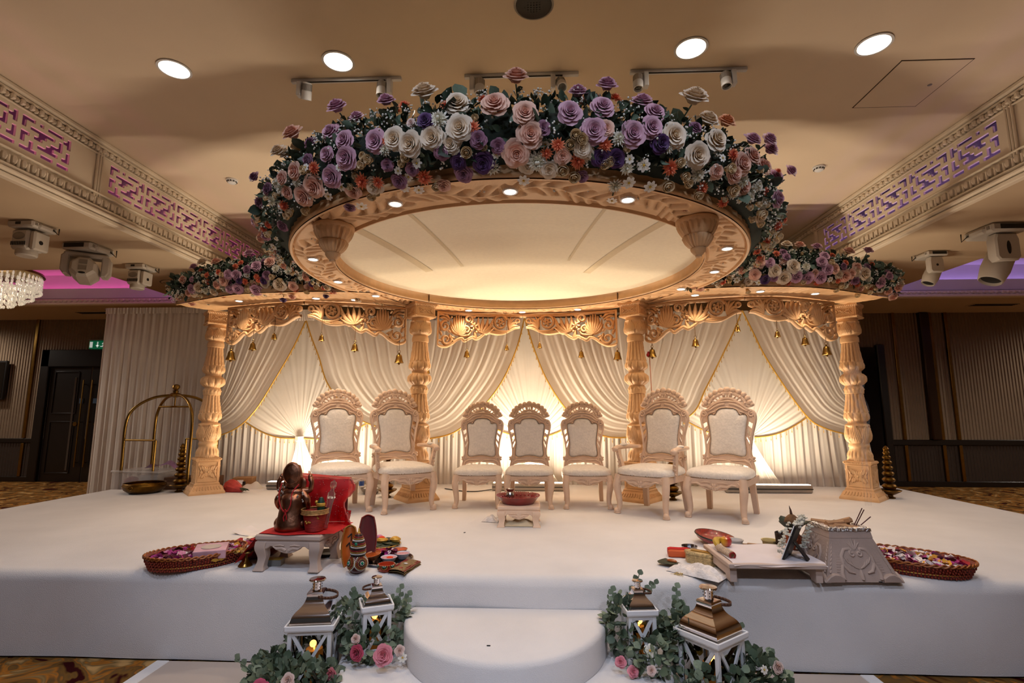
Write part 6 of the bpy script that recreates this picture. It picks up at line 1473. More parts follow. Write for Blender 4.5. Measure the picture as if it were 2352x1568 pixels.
# small items between and behind the chairs
t = thing('steel_bowl', 'small steel bowl with white contents behind the left side chair', 'bowl', (-2.16, 6.90, SZ))
MB().lathe([(0, .005), (.07, .008), (.11, .05), (.125, .075), (.135, .078), (.12, .045), (.08, 0), (0, 0)], 32).obj('bowl', pm('dull_steel', '#8a8078', .35, .9), t); m = MB(); m.sph((0, 0, .06), (.10, .10, .03), 16, 8); m.obj('rice', WHITEP, t)
t = thing('water_bottle', 'clear plastic water bottle with blue label behind the left side chair', 'bottle', (-2.32, 7.0, SZ))
MB().lathe([(0, 0), (.032, 0), (.034, .02), (.034, .14), (.014, .19), (.014, .21)], 20).obj('bottle', PLAS, t); MB().lathe([(.0345, .09), (.0345, .15)], 20, cap=False).obj('label', pm('blue_label', '#31509a', .5), t); MB().lathe([(.015, .2), (.015, .225), (0, .226)], 14).obj('cap', WHITEP, t)
# red tray and cup on the stool
REDL = pm('red_lacquer', '#7c1214', .3, var=.2, vs=14, coat=.5)
t = thing('red_tray', 'round red tray with beaded rim on the centre stool', 'tray', (-.155, 5.13, SZ + .19))
MB().lathe([(0, .006), (.13, .008), (.165, .04), (.19, .07), (.205, .078), (.21, .074), (.20, .066), (.175, .035), (.145, 0), (0, 0)], 60, mod=lambda i, a, r, z: r * (1 + .012 * cos(30 * a))).obj('tray', REDL, t)
m = MB()
for k in range(60): a = 2 * pi * k / 60; m.sph((.205 * cos(a), .205 * sin(a), .078), .005, 6, 4)
for k in range(26): a = 2 * pi * k / 26; m.sph((.172 * cos(a), .172 * sin(a), .055), .008, 6, 4)
o = m.obj('beads', pm('ruby_beads', '#a8262a', .2, coat=.6), t); o['kind'] = 'stuff'
t = thing('silver_cup', 'small silver cup standing in the red tray', 'cup', (-.235, 5.17, SZ + .199)); t.scale = (1.25, 1.25, 1.3)
MB().lathe([(0, 0), (.026, 0), (.030, .01), (.034, .04), (.03, .06), (.022, .072), (.034, .09), (.036, .092), (.03, .09), (.02, .073), (.0, .07)], 24).obj('cup', pm('silver', '#a9a29c', .22, 1), t)
t = thing('folded_fabric', 'crumpled beige and white fabric under the centre stool', 'cloth', (-.14, 5.06, SZ))
m = MB()
def crump(w, d, h, n, sd):
    rg = random.Random(sd); ph = [rg.uniform(0, 6) for _ in range(6)]
    return lambda u, v: ((u - .5) * w, (v - .5) * d, .004 + h * (sin(pi * u) ** .5 * sin(pi * v) ** .5) * (.62 + .2 * sin(n * u + ph[0] + 2 * v) + .18 * sin(n * 1.4 * v + ph[1] + 3 * u) + .14 * sin(n * 2.3 * (u + v) + ph[2])))
m.grid(crump(.30, .16, .07, 9, 3), 30, 16); m.obj('beige_fold', pm('beige_cotton', '#e0c9a4', .85, var=.1), t)
t = thing('printed_napkin', 'crumpled white printed napkin left of the centre stool', 'cloth', (-.42, 5.24, SZ), R(-12))
MB().grid(crump(.17, .16, .06, 8, 5), 22, 16).obj('napkin', pm('printed_white', '#ddd4cf', .85, var=.25, vs=30), t)

# ================================================================ ritual things at the front left
BRONZE = pm('copper_bronze', '#9c6b52', .36, 1, var=.35, vs=14, bump=.15, bs=25)
SILV = pm('silver_paint', '#b9b6b0', .4, .7)
REDC = pm('red_cloth', '#c00f12', .8, var=.15, vs=8); REDT = pm('cord_red', '#b0151c', .7)
TOP = SZ + .235
t = thing('seated_statue', 'bronze seated deity statue seen from behind on the front left stool', 'statue', (-1.715, 3.70, TOP + .006), R(0)); t.scale = (.80, .9, 1)
m = MB()
m.lathe([(0, 0), (.125, 0), (.135, .02), (.13, .05), (.115, .09), (.105, .13), (.098, .17), (.10, .20), (.088, .235), (.06, .255), (.04, .265), (.04, .29)], 40, mod=lambda i, a, r, z: r * (1 + .05 * cos(2 * a) + .02 * cos(7 * a + z * 40)))
m.sph((0, -.01, .15), (.098, .075, .105), 18, 12); m.sph((0, -.005, .255), (.095, .055, .04), 16, 10)
for s in (-1, 1):
    m.sph((s * .105, .02, .045), (.05, .09, .045), 14, 10); m.sph((s * .045, .05, .235), (.05, .05, .05), 10, 8)
    m.tube(catmull([Vector((s * .085, 0, .25)), Vector((s * .135, -.01, .20)), Vector((s * .125, .02, .15)), Vector((s * .105, .07, .15))], 5), [.03, .03, .03, .03, .03, .028, .027, .026, .026, .025, .024, .023, .022, .02, .02, .02], 10)
    m.tube(catmull([Vector((s * .08, .01, .26)), Vector((s * .14, .02, .27)), Vector((s * .15, .02, .32)), Vector((s * .13, .03, .35))], 4), [.027, .026, .025, .024, .023, .022, .021, .02, .02, .02, .022, .024, .02], 10)
    m.sph((s * .13, .03, .355), (.02, .02, .026), 8, 6)
m.sph((0, .02, .30), (.065, .06, .06), 14, 10)
m.obj('body', BRONZE, t, angle=70)
m = MB()
for s in (-1, 1): m.sph((s * .07, .015, .31), (.036, .012, .045), 12, 8)
m.obj('ears', BRONZE, t)
m = MB(); m.lathe([(0, -.012), (.06, -.012), (.078, -.006), (.082, 0), (.078, .008), (.05, .02), (0, .025)], 36, rotT((0, -.045, .385), rx=R(88))); m.lathe([(.068, .014), (.074, .02), (.068, .024)], 36, rotT((0, -.045, .385), rx=R(88)), cap=False)
m.obj('halo_disc', BRONZE, t); m = MB(); m.lathe([(.07, .30), (.072, .34), (.06, .40), (.045, .44), (.0, .45)], 24); m.obj('crown', BRONZE, t)
m = MB()
for s, z0 in ((-1, .29), (1, .26)):
    for k in range(9): m.sph((s * (.07 + .035 * (k % 3) / 3 + .02 * sin(k)), -.045 + .02 * cos(k), z0 - .008 * k), .008, 6, 5)
o = m.obj('silver_ornament', SILV, t); o['kind'] = 'stuff'
m = MB(); m.tube(catmull([Vector(p) for p in ((-.075, -.06, .325), (-.085, -.085, .25), (-.05, -.11, .17), (0, -.118, .135), (.035, -.112, .18), (.04, -.10, .26), (.075, -.06, .315))], 5), .005, 6)
m.tube([(0, -.118, .135), (-.014, -.124, .10), (-.008, -.12, .075)], .0045, 6); m.tube([(0, -.118, .135), (.014, -.124, .10), (.012, -.12, .085)], .0045, 6); m.tube([(-.012, -.122, .14), (.0, -.128, .155), (.012, -.122, .14)], .0045, 6); m.obj('red_cord', REDT, t)
m = MB()
for k in range(12): m.sph((.10 + .012 * sin(k * 2.1), .0 + .01 * cos(k), .24 - .012 * k), .008, 6, 4)
o = m.obj('gold_beads', GOLD, t); o['kind'] = 'stuff'
# red cloth on the stool
t = thing('red_cloth', 'plain red cloth spread over the front left stool and hanging off its left side', 'cloth', (-1.66, 3.74, TOP + .002))
def rc(u, v):
    x = -.42 + .72 * u; y = -.185 + .40 * v
    z = .003
    if x < -.225:
        d = -.225 - x; x = -.225 - d * .75; z = -d * 1.0
        z = max(z, -.235 + .003)
    if y < -.12 and x > -.1: z += 0
    return (x, y + .02 * sin(8 * u) * (1 - v), z + .002 * sin(20 * u + 9 * v))
MB().grid(rc, 36, 20).obj('cloth', REDC, t)
# red bucket with bottle and figurine
WOVR = pm('red_woven', '#9c2018', .6, var=.15, vs=30); add_wave(WOVR, 'Z', 40, .5, .01)
t = thing('red_bucket', 'small red woven bucket with gold and pearl rim on the stool', 'bucket', (-1.535, 3.66, TOP + .008))
MB().lathe([(0, .004), (.058, .004), (.060, 0), (.066, .04), (.076, .10), (.084, .135), (.078, .136), (.068, .08), (.056, .012), (0, .012)], 40).obj('pail', WOVR, t)
m = MB(); m.lathe([(.085, .118), (.092, .12), (.092, .142), (.084, .144)], 40, cap=False)
for z in (.117, .145): m.tube([(.091 * cos(a), .091 * sin(a), z) for a in [k * pi / 16 for k in range(32)]], .004, 6, closed=True)
m.obj('braided_rim', pm('gold_red_braid', '#b88a52', .5, .3, var=.5, vs=60), t); m = MB()
for a, z in ((R(-120), .07), (R(-112), .06), (R(-100), .068), (R(-92), .066), (R(-55), .10), (R(-50), .09)): m.sph((.072 * cos(a), .072 * sin(a), z), .007, 8, 6)
m.obj('sequins', GOLD, t)
t = thing('figurine', 'small green and gold figurine standing in the red bucket', 'figurine', (-1.495, 3.66, TOP + .02))
m = MB(); m.lathe([(0, 0), (.022, 0), (.024, .06), (.02, .10), (.026, .14), (.024, .18), (.012, .21), (0, .215)], 16); m.obj('robe', pm('bottle_green', '#123524', .5), t); m = MB(); m.lathe([(.0255, .15), (.03, .155), (.03, .17), (.0255, .175)], 16, cap=False); m.sph((-.03, -.008, .18), .012, 8, 6); m.sph((-.022, -.012, .165), .009, 8, 6); m.obj('sash', GOLD, t)
t = thing('glass_vial', 'clear glass bottle leaning in the red bucket', 'bottle', (-1.475, 3.70, TOP + .02))
MB().lathe([(0, 0), (.018, 0), (.02, .16), (.026, .2), (.026, .235), (.012, .255), (.012, .27), (.022, .285), (.022, .31), (.0, .33)], 18, rotT((0, 0, 0), ry=R(9))).obj('glass', pm('smoked_glass', '#d8b0a8', .06, trans=.85), t); m = MB()
for k in range(6): m.sph((.036 + .022 * cos(k * 1.05), .022 * sin(k * 1.05), .205), .007, 8, 6)
m.obj('crystal_collar', CRYS, t)
# red sequinned veil over a frame
VEIL = pm('red_veil', '#d40f14', .6, var=.25, vs=14, alpha=.86, transl=.3); VEILE = pm('veil_edging', '#c8362c', .5, var=.3, vs=20, alpha=.7)
t = thing('red_veil', 'sheer red sequinned veil draped over a stand at the right of the stool', 'veil', (-1.585, 3.93, TOP)); t.scale = (1.14, 1, 1.02)
MB().box((.0, .03, .16), (.30, .03, .30), bev=.01).obj('stand_panel', pm('dark_red_board', '#5c0a0c', .7), t)
def vf(u, v):      # across, down
    x = -.165 + .33 * u + (.11 * max(0, v - .35) + .03 * sin(9 * v)) * u ** 2 + .012 * sin(14 * v) * u
    top = .345 - .03 * u
    z = top - v * (top + .005 + .10 * max(0, u - .6) * 2.2)
    y = .0 - .05 * sin(pi * min(1, v * 1.2)) * .4 - .14 * v * u * .6 - .02 * sin(11 * u + 4 * v) * (.3 + v)
    return (x, y, z)
ve = MB().grid(vf, 32, 30); ve.grid(lambda u, v: (-.165 + .33 * u, .0 + .06 * v, .345 - .03 * u + .012 * sin(pi * v)), 16, 6); vo = ve.obj('veil', VEIL, t)
MB().tube([Vector(vf(1, k / 30)) + Vector((.004, 0, .006 * sin(k * 2.2))) for k in range(31)], .006, 6).obj('scalloped_edge', VEILE, t)
m = MB(); rg = random.Random(8)
for k in range(120): p = Vector(vf(rg.random(), rg.random())) + Vector((0, -.004, 0)); m.sph(tuple(p), .0032, 5, 3)
o = m.obj('sequins', pm('pink_gold_sequin', '#c85a58', .5, .3), t); o['kind'] = 'stuff'
m = MB()
def vs_(u, v): return (.15 + .10 * v + .03 * sin(12 * v + 3 * u) + .04 * u, -.02 - .12 * v - .05 * u, .10 - .31 * v)
m.grid(vs_, 6, 16); m.obj('veil_tail', VEIL, t)

# baskets of petals
BASK = pm('red_gold_basket', '#7a2414', .5, var=.5, vs=70, bump=.3, bs=80); RIMG = pm('gold_red_rim', '#a8602a', .45, .3, var=.5, vs=80)
PET = [pm('petal_white', '#e8dcd8', .7), pm('petal_magenta', '#a8247c', .7, var=.2), pm('petal_wine', '#5c0f22', .7, var=.2), pm('petal_yellow', '#e0a030', .7), pm('petal_red', '#b01a22', .7), pm('petal_pink', '#d889a8', .7)]
def petals(rx, ry, z, n, sd, wts, hole=None, T=None, sz=.026):
    rg = random.Random(sd); m = MB()
    for i in range(n):
        while True:
            x, y = rg.uniform(-1, 1), rg.uniform(-1, 1)
            if x * x + y * y < 1: break
        X, Y = x * rx, y * ry
        w = rg.uniform(.6, 1.2) * sz; T2 = Matrix.Translation((X, Y, z + rg.uniform(0, .022) + .012 * (1 - x * x - y * y))) @ Matrix.Rotation(rg.uniform(0, 6.3), 4, 'Z') @ Matrix.Rotation(rg.uniform(-.7, .7), 4, 'X') @ Matrix.Rotation(rg.uniform(-.5, .5), 4, 'Y')
        c = rg.uniform(.2, .5) * w
        m.add([(-w * .3, -w, c * .4), (w * .3, -w, c * .4), (-w * .8, 0, c), (0, -.1 * w, 0), (w * .8, 0, c), (-w * .5, w * .9, c * 1.3), (0, w, c * .5), (w * .5, w * .9, c * 1.3)], [(0, 1, 3), (0, 3, 2), (1, 4, 3), (2, 3, 6, 5), (3, 4, 7, 6)], T2, rg.choices(range(6), wts)[0])
    return m
def basket(loc, rz, a, b, h, lab, sd, wts):
    t = thing('oval_basket', lab, 'basket', loc, rz, 'red baskets of petals'); n = 64
    def wall(u, v):
        P = [(.86, 0, .0), (.90, .25, 0), (.95, .6, 0), (1.0, .95, 0), (1.03, 1.0, 0), (1.0, 1.03, 0), (.96, .95, 0), (.88, .4, 0), (.84, .15, 0)]
        k, z, _ = P[min(int(round(v * 8)), 8)]; q = 2 * pi * u
        return (a * k * cos(q), b * k * sin(q), h * z * (1 + .05 * cos(2 * q)))
    m = MB(); m.grid(wall, n, 8, closeu=True); m.add([(a * .86 * cos(2 * pi * k / n), b * .86 * sin(2 * pi * k / n), .004) for k in range(n)], [tuple(range(n))]); m.add([(a * .85 * cos(2 * pi * k / n), b * .85 * sin(2 * pi * k / n), h * .2) for k in range(n)], [tuple(range(n))])
    m.obj('wall', BASK, t)
    m = MB()
    for j in range(2):
        for ph in (0, pi):
            m.tube([(a * (1.02 + .012 * cos(24 * q + ph)) * cos(q), b * (1.02 + .012 * cos(24 * q + ph)) * sin(q), h * (1.0 + .05 * cos(2 * q)) + .008 * sin(24 * q + ph)) for q in [2 * pi * k / 192 for k in range(192)]], .006, 5, closed=True)
        break
    m.obj('braided_rim', RIMG, t)
    MB().tube([(a * .925 * cos(q), b * .925 * sin(q), h * .3) for q in [2 * pi * k / 64 for k in range(64)]], .0045, 5, closed=True).obj('gold_band', GOLD, t)
    m = MB()
    for i in range(110):
        q = 2 * pi * i / 110
        for j in range(4):
            k = .90 + .10 * (j + .5) / 4; m.box((a * k * cos(q) * 1.012, b * k * sin(q) * 1.012, h * (.12 + .2 * j + (.06 if i % 2 else 0))), (.007, .007, h * .13), bev=0)
    o = m.obj('weave', pm('red_beads', '#94301a', .4, var=.4, vs=60), t); o['kind'] = 'stuff'
    o = petals(a * .88, b * .88, h * .58, 430, sd, wts, sz=.034).obj('petals', PET, t, angle=80); o['kind'] = 'stuff'
    return t
bl = basket((-2.385, 3.70, SZ), R(36), .305, .205, .09, 'oval red beaded basket of petals with a pink gift box, at the front left', 3, (1.2, 3, 3.5, 1, .6, 1.6))
m = MB(); m.prism([(-.05, .0), (-.04, .012), (-.015, .01), (0, 0), (.015, .01), (.04, .012), (.05, 0), (.02, -.012), (0, -.006), (-.02, -.012)], -.003, .003, Matrix.Translation((.12, -.195, .055)) @ Matrix.Rotation(R(22), 4, 'Z')); m.obj('gold_motif', GOLD, bl)
basket((2.55, 3.80, SZ), R(-38), .36, .23, .09, 'oval red beaded basket of petals behind the fire pit, at the front right', 6, (4, 2.2, 1.5, 1.2, 1, 1))
t = thing('gift_box', 'pink marbled box with an oval window lying in the left petal basket', 'box', (-2.26, 3.66, SZ + .068), R(24))
PNK = pm('pink_marble_card', '#d8a8b4', .5, var=.25, vs=14); _w = add_wave(PNK, 'Z', 30, .0, .0)
m = MB(); m.box((0, 0, .03), (.20, .15, .06), Matrix.Rotation(R(8), 4, 'X'), bev=.003); m.obj('carton', PNK, t); m = MB(); m.lathe([(0, 0), (.038, 0), (.042, .002)], 28, Matrix.Rotation(R(8), 4, 'X') @ Matrix.Translation((0, 0, .0605)) @ Matrix.Diagonal((1.5, 1, 1, 1))); m.obj('oval_window', pm('window_film', '#c9bdb4', .1), t)
# tray of petals behind the stool
t = thing('petal_plate', 'round plate of white and red petals tucked behind the left stool leg', 'plate', (-2.09, 3.95, SZ))
MB().lathe([(0, .01), (.12, .012), (.19, .06), (.21, .085), (.215, .08), (.195, .05), (.13, 0), (0, 0)], 48).obj('plate', pm('brick_red_plate', '#7a2a1c', .45, var=.2), t); m = MB(); m.lathe([(.195, .082), (.212, .096), (.222, .088), (.214, .078)], 48, cap=False, mod=lambda i, a, r, z: r + .004 * cos(40 * a)); m.obj('silver_lace_rim', SILV, t)
o = petals(.17, .17, .06, 160, 12, (5, .6, .5, 1, 1.2, .6)).obj('petals', PET, t, angle=80); o['kind'] = 'stuff'
# brass oil lamp, books, dark bowl, cloth
t = thing('oil_lamp', 'small five-wick brass oil lamp between the basket and the stool', 'lamp', (-2.01, 3.66, SZ))
MB().lathe([(0, 0), (.045, 0), (.046, .006), (.028, .03), (.012, .055), (.010, .075), (.018, .085), (.05, .098), (.055, .11), (.04, .108), (0, .10)], 28).obj('stem', BRASS, t); m = MB()
for k in range(5): a = 2 * pi * k / 5 + .3; m.sph((.06 * cos(a), .06 * sin(a), .106), (.028, .02, .012), 10, 6, )
m.obj('wick_cups', BRASS, t)
t = thing('incense_packet', 'yellow and grey packet under the left edge of the stool', 'packet', (-1.83, 3.70, SZ), R(6))
MB().box((0, 0, .02), (.13, .08, .04), bev=.002).obj('packet', pm('grey_card', '#8e8a84', .6), t); MB().box((0, 0, .0405), (.12, .07, .002)).obj('yellow_label', pm('yellow_print', '#c7a637', .5, var=.2, vs=30), t)
t = thing('black_dish', 'dark metal dish in the shade under the stool', 'dish', (-1.55, 3.95, SZ))
MB().lathe([(0, .006), (.06, .008), (.085, .03), (.09, .028), (.066, 0), (0, 0)], 28).obj('dish', pm('dark_metal', '#2b2420', .35, .7), t)
t = thing('yellow_cloth', 'crumpled olive and gold cloth under the right side of the stool', 'cloth', (-1.40, 4.02, SZ), R(20)); MB().grid(crump(.22, .14, .05, 8, 7), 20, 14).obj('cloth', pm('olive_gold_cloth', '#8a6f1e', .7, var=.3, vs=14), t)
t = thing('paper_sheet', 'curled white paper sheet on the stage behind the petal plate', 'paper', (-2.48, 4.62, SZ), R(-20)); m = MB(); m.grid(lambda u, v: ((u - .5) * .30, (v - .5) * .20, .004 + .05 * max(0, .35 - u) ** 1.2 * 2 + .006 * sin(8 * v)), 18, 8); m.obj('paper', pm('paper_white', '#e4dcda', .8), t)
t = thing('dark_red_cloth', 'dark red velvet scrap between basket and plate', 'cloth', (-2.10, 3.86, SZ), R(10)); MB().grid(crump(.16, .12, .07, 7, 17), 16, 12).obj('cloth', pm('wine_velvet', '#4c0c10', .9, sheen=.5), t)
# beaded gourd pot
t = thing('beaded_pot', 'gourd shaped pot covered in beaded rings with green gems, right of the front left stool', 'pot', (-1.185, 3.56, SZ))
PB = [(.0, 0), (.035, .002), (.06, .03), (.066, .055), (.061, .08), (.046, .1), (.043, .113), (.047, .128), (.047, .15), (.043, .175), (.036, .2), (.026, .225), (.016, .245), (.0, .255)]
MB().lathe(catmull([(a, b) for a, b in PB], 4), 36).obj('pot', pm('maroon_lacquer', '#5a1512', .4, coat=.3), t)
BC = [pm('bead_white', '#d8d4cc', .3), pm('bead_gold', '#a9813c', .35, .4), pm('bead_black', '#1c1a1c', .3), pm('bead_red', '#8a1c1a', .35)]
GEM = pm('green_gem', '#0d7a5e', .1, coat=.8)
def ring_beads(m, r, z, n, s, mi, a0=0, a1=2 * pi, dz=None):
    for k in range(n):
        a = a0 + (a1 - a0) * k / n; m.box((r * cos(a), r * sin(a), z + (dz(a) if dz else 0)), (s, s, s), bev=s * .35, mi=mi)
def pr(z): return interp([(b, a) for a, b in PB], z)
m = MB()
for i, z in enumerate([.112 + .0105 * k for k in range(13)]): ring_beads(m, pr(z) + .002, z, 46, .0075, (2, 0, 1, 3)[i % 4])
for g in range(4):
    a = R(-90 + 45 + 90 * g)
    for j, mi in enumerate((0, 2, 1, 3, 1, 0)):
        rr = .011 + .0075 * j
        for k in range(8 + 5 * j):
            q = 2 * pi * k / (8 + 5 * j); z = .068 + rr * sin(q) * .95; th = a + rr * cos(q) / .062
            if .012 < z < .105: m.box(((pr(z) + .002) * cos(th), (pr(z) + .002) * sin(th), z), (.007, .007, .007), bev=.0025, mi=mi)
o = m.obj('beads', BC, t); o['kind'] = 'stuff'
m = MB()
for g in range(4): a = R(-45 + 90 * g); m.sph((.064 * cos(a), .064 * sin(a), .068), (.010, .010, .012), 8, 6)
m.sph((0, -.05, .19), (.010, .006, .011), 8, 6); m.obj('gems', GEM, t)
MB().lathe([(.012, .25), (.006, .262), (.004, .28), (0, .285)], 10).obj('finial', GOLD, t)
t = thing('beaded_cup', 'low beaded cup with red inside, in front of the steel plate of bowls', 'cup', (-1.0, 3.60, SZ))
MB().lathe([(0, .004), (.05, .004), (.056, .02), (.054, .045), (.050, .045), (.05, .015), (0, .01)], 32).obj('cup', pm('orange_red_lacquer', '#b8401f', .4, coat=.3), t)
m = MB()
for g in range(6):
    a = R(-90 + 60 * g)
    for j, mi in enumerate((0, 2, 1, 3)):
        rr = .008 + .0065 * j
        for k in range(6 + 4 * j):
            q = pi * k / (5 + 4 * j); m.box((.057 * cos(a + rr * cos(q) / .057), .057 * sin(a + rr * cos(q) / .057), .042 - rr * sin(q)), (.006, .006, .006), bev=.002, mi=mi)
o = m.obj('beads', BC, t); o['kind'] = 'stuff'; m = MB()
for g in range(6): a = R(-90 + 60 * g); m.sph((.058 * cos(a), .058 * sin(a), .037), .006, 6, 5)
m.obj('gems', GEM, t)
# two leaning shell shaped plaques
def plaque(loc, rz, tilt, w, h, mat, mat2, lab, marks):
    t = thing('decorated_plaque', lab, 'plaque', loc, rz, 'decorated shell plaques'); T = Matrix.Rotation(R(tilt), 4, 'X')
    def f(u, v):
        q = 2 * u - 1; k = sin(pi * min(.98, v * .62 + .12)) ** .8 * (1 - .25 * v * v); return T @ Vector((q * w * k, .035 * (1 - q * q) - .02, h * v * (1 - .06 * q * q)))
    m = MB(); m.grid(f, 14, 16); o = m.obj('shell', mat, t); so = o.modifiers.new('thick', 'SOLIDIFY'); so.thickness = .008
    E = [Vector(f(0, k / 16)) for k in range(17)] + [Vector(f(k / 14, 1)) for k in range(1, 14)] + [Vector(f(1, 1 - k / 16)) for k in range(17)]
    m = MB()
    for p, q in zip(E, E[1:]):
        for j in range(2): c = p.lerp(q, j / 2); m.box(tuple(c + Vector((0, -.004, 0))), (.008, .008, .008), bev=.003)
    o = m.obj('beaded_edge', mat2, t); o['kind'] = 'stuff'
    if marks:
        m = MB()
        for (u0, v0, u1, v1) in marks: m.tube([Vector(f(u0 + (u1 - u0) * k / 5, v0 + (v1 - v0) * k / 5)) + Vector((0, -.006, 0)) for k in range(6)], .004, 5)
        m.obj('painted_strokes', BLACK, t)
plaque((-1.29, 3.68, SZ), R(16), -12, .055, .27, pm('orange_silk', '#b85a1a', .5, var=.15), BC[1], 'orange shell shaped plaque with gold beaded edge leaning behind the beaded pot', [(.35, .72, .62, .8), (.62, .8, .6, .62), (.3, .5, .5, .58), (.5, .58, .55, .42)])
plaque((-1.20, 3.80, SZ), R(20), -14, .068, .32, pm('maroon_velvet', '#5a0d12', .85, sheen=.4), BC[3], 'maroon velvet shell shaped plaque with red edge leaning behind the beaded pot', None)
# steel plate of bowls
STEEL = pm('thali_steel', '#8f8b90', .2, 1)
t = thing('steel_plate', 'round steel plate carrying small bowls of powders and rice', 'plate', (-1.06, 3.83, SZ)); MB().lathe([(0, .008), (.165, .008), (.18, .022), (.186, .02), (.17, 0), (0, 0)], 48).obj('plate', STEEL, t)
def bowl(x, y, r, col, fill, lab, tilt=0, ry=0, extra=None):
    t = thing('small_bowl', lab, 'bowl', (x, y, SZ + .009), 0, 'bowls on the steel plate'); T = Matrix.Translation((0, 0, .012 if tilt else 0)) @ Matrix.Rotation(R(tilt), 4, 'X') @ Matrix.Rotation(R(ry), 4, 'Y')
    MB().lathe([(0, .002), (r * .5, .002), (r * .72, .018), (r, .042), (r * .97, .043), (r * .68, .02), (r * .45, .006), (0, .006)], 30, T).obj('bowl', col, t)
    if fill: MB().lathe([(0, .040), (r * .5, .039), (r * .93, .036)], 30, T, cap=False).obj('contents', fill, t)
    if extra: m = MB(); m.sph((.01, -.012, .04), (.024, .018, .008), 10, 6, T); m.obj('powder', extra, t)
TERR = pm('terracotta_glaze', '#c06a34', .35, var=.2, coat=.4); RICE = pm('pink_rice', '#d79aa0', .8, var=.45, vs=160, bump=.4, bs=200); LILB = pm('white_glaze', '#cfcbd4', .35); KUM = pm('orange_powder', '#e8471c', .9)
bowl(-1.145, 3.78, .060, TERR, pm('wet_orange', '#b5541f', .2, var=.3, vs=30), 'orange glazed bowl tilted on the left of the steel plate', 8, -8)
bowl(-1.025, 3.745, .058, LILB, RICE, 'white bowl of pink rice with an orange powder heap, front of the steel plate', 0, 0, KUM)
bowl(-.955, 3.85, .055, LILB, RICE, 'white bowl of pink rice on the right of the steel plate')
bowl(-1.135, 3.92, .052, pm('red_glaze', '#9c1420', .35), pm('red_powder', '#b8132a', .9), 'bowl of red powder at the back left of the steel plate')
bowl(-1.0, 3.96, .054, TERR, pm('rust_powder', '#c2572e', .9), 'orange bowl at the back right of the steel plate')
t = thing('orchid_petals', 'magenta and wine petals heaped between the bowls', 'petals', (-1.06, 3.865, SZ + .012)); o = petals(.05, .045, .02, 50, 4, (1, 5, 4, 0, .3, .5), sz=.024).obj('petals', PET, t); o['kind'] = 'stuff'
# folded brocade
t = thing('brocade_pouch', 'gold and brown beaded folded brocade, right of the beaded cup', 'cloth', (-.875, 3.64, SZ), R(-18))
BRO = pm('gold_brocade', '#8a6f4a', .5, .2, var=.6, vs=120, bump=.3, bs=200)
def bf(dz): return lambda u, v: ((u - .5) * .13 - .02 * v, (v - .5) * .25, dz + .014 * sin(pi * u) ** .5 + .003 * sin(12 * v))
m = MB(); m.grid(bf(.016), 12, 16); m.grid(bf(.002), 12, 16); m.obj('folded_cloth', BRO, t)
m = MB()
for x in (-.055, -.04, .042, .058):
    for k in range(26): m.box((x - .02 * k / 26, -.12 + .0094 * k, .029 - abs(x) * .08), (.008, .007, .006), bev=.002)
o = m.obj('bead_border', BC[3], t); o['kind'] = 'stuff'; m = MB(); m.sph((.01, -.085, .032), (.016, .013, .005), 10, 6); m.obj('red_gem', BC[3], t); MB().sph((-.01, .01, .033), (.016, .009, .005), 10, 6).obj('pearl_knot', BC[0], t)
# leaf plate with sweets
t = thing('leaf_plate', 'green leaf plate with gold trimmed pouches, behind the maroon plaque', 'plate', (-1.235, 4.27, SZ))
m = MB()
for k in range(7): m.add(leaf_mesh(.45, .03).v, leaf_mesh().f, Matrix.Translation((0, 0, .018 + .003 * k)) @ Matrix.Rotation(R(51 * k), 4, 'Z') @ Matrix.Scale(.17, 4))
m.obj('leaves', LEAFM[2], t, angle=80); MB().lathe([(0, 0), (.14, 0), (.155, .014), (.15, .016), (.13, .004), (0, .004)], 36).obj('gold_plate', GOLD, t)
for x, y, s, mt, lb in ((-.10, .0, .04, BC[3], 'red'), (.01, -.02, .045, GOLD, 'gold'), (.11, .01, .04, GOLD, 'gold')):
    m = MB(); m.sph((x, y, .04), (s, s * .8, .028), 14, 8); m.tube([(x + s * cos(a), y + s * .8 * sin(a), .045) for a in [k * pi / 8 for k in range(16)]], .007, 5, closed=True); m.obj('pouch', mt, t)
m = MB(); m.sph((.01, -.02, .062), (.026, .02, .012), 10, 6); m.obj('orange_sweet', KUM, t); m = MB(); m.sph((-.03, .05, .05), (.03, .02, .02), 10, 6); m.obj('pink_flower', PET[5], t)

# ================================================================ ritual things at the front right
TPW = MATS['taupe_carved_wood']
t = thing('low_bench', 'very low wooden bench covered with white paper, at the front right', 'low table', (1.52, 3.68, SZ)); h = .115
MB().box((0, 0, h - .014), (.60, .50, .028), bev=.004).obj('top', TPW, t)
for s in (-1, 1): m = MB(); m.prism([(-.22, 0), (-.16, 0), (-.14, .03), (.14, .03), (.16, 0), (.22, 0), (.22, h - .028), (-.22, h - .028)], -.022, .022, rotT((s * .265, 0, 0), R(90)), bev=.004); m.obj('leg', TPW, t)
t = thing('paper_cover', 'white paper sheet lying over the low bench, edge hanging at the front', 'paper', (1.52, 3.68, SZ + h))
def pp(u, v):
    x = -.27 + .575 * u; y = -.262 + .51 * v + .012 * sin(9 * u) * (1 - v); z = .003 + .003 * sin(13 * u + 5 * v)
    if v < .06: z -= .012
    return (x, y, z)
MB().grid(pp, 28, 24).obj('paper', pm('white_tissue_paper', '#ddd3d6', .8, var=.05, vs=5), t)
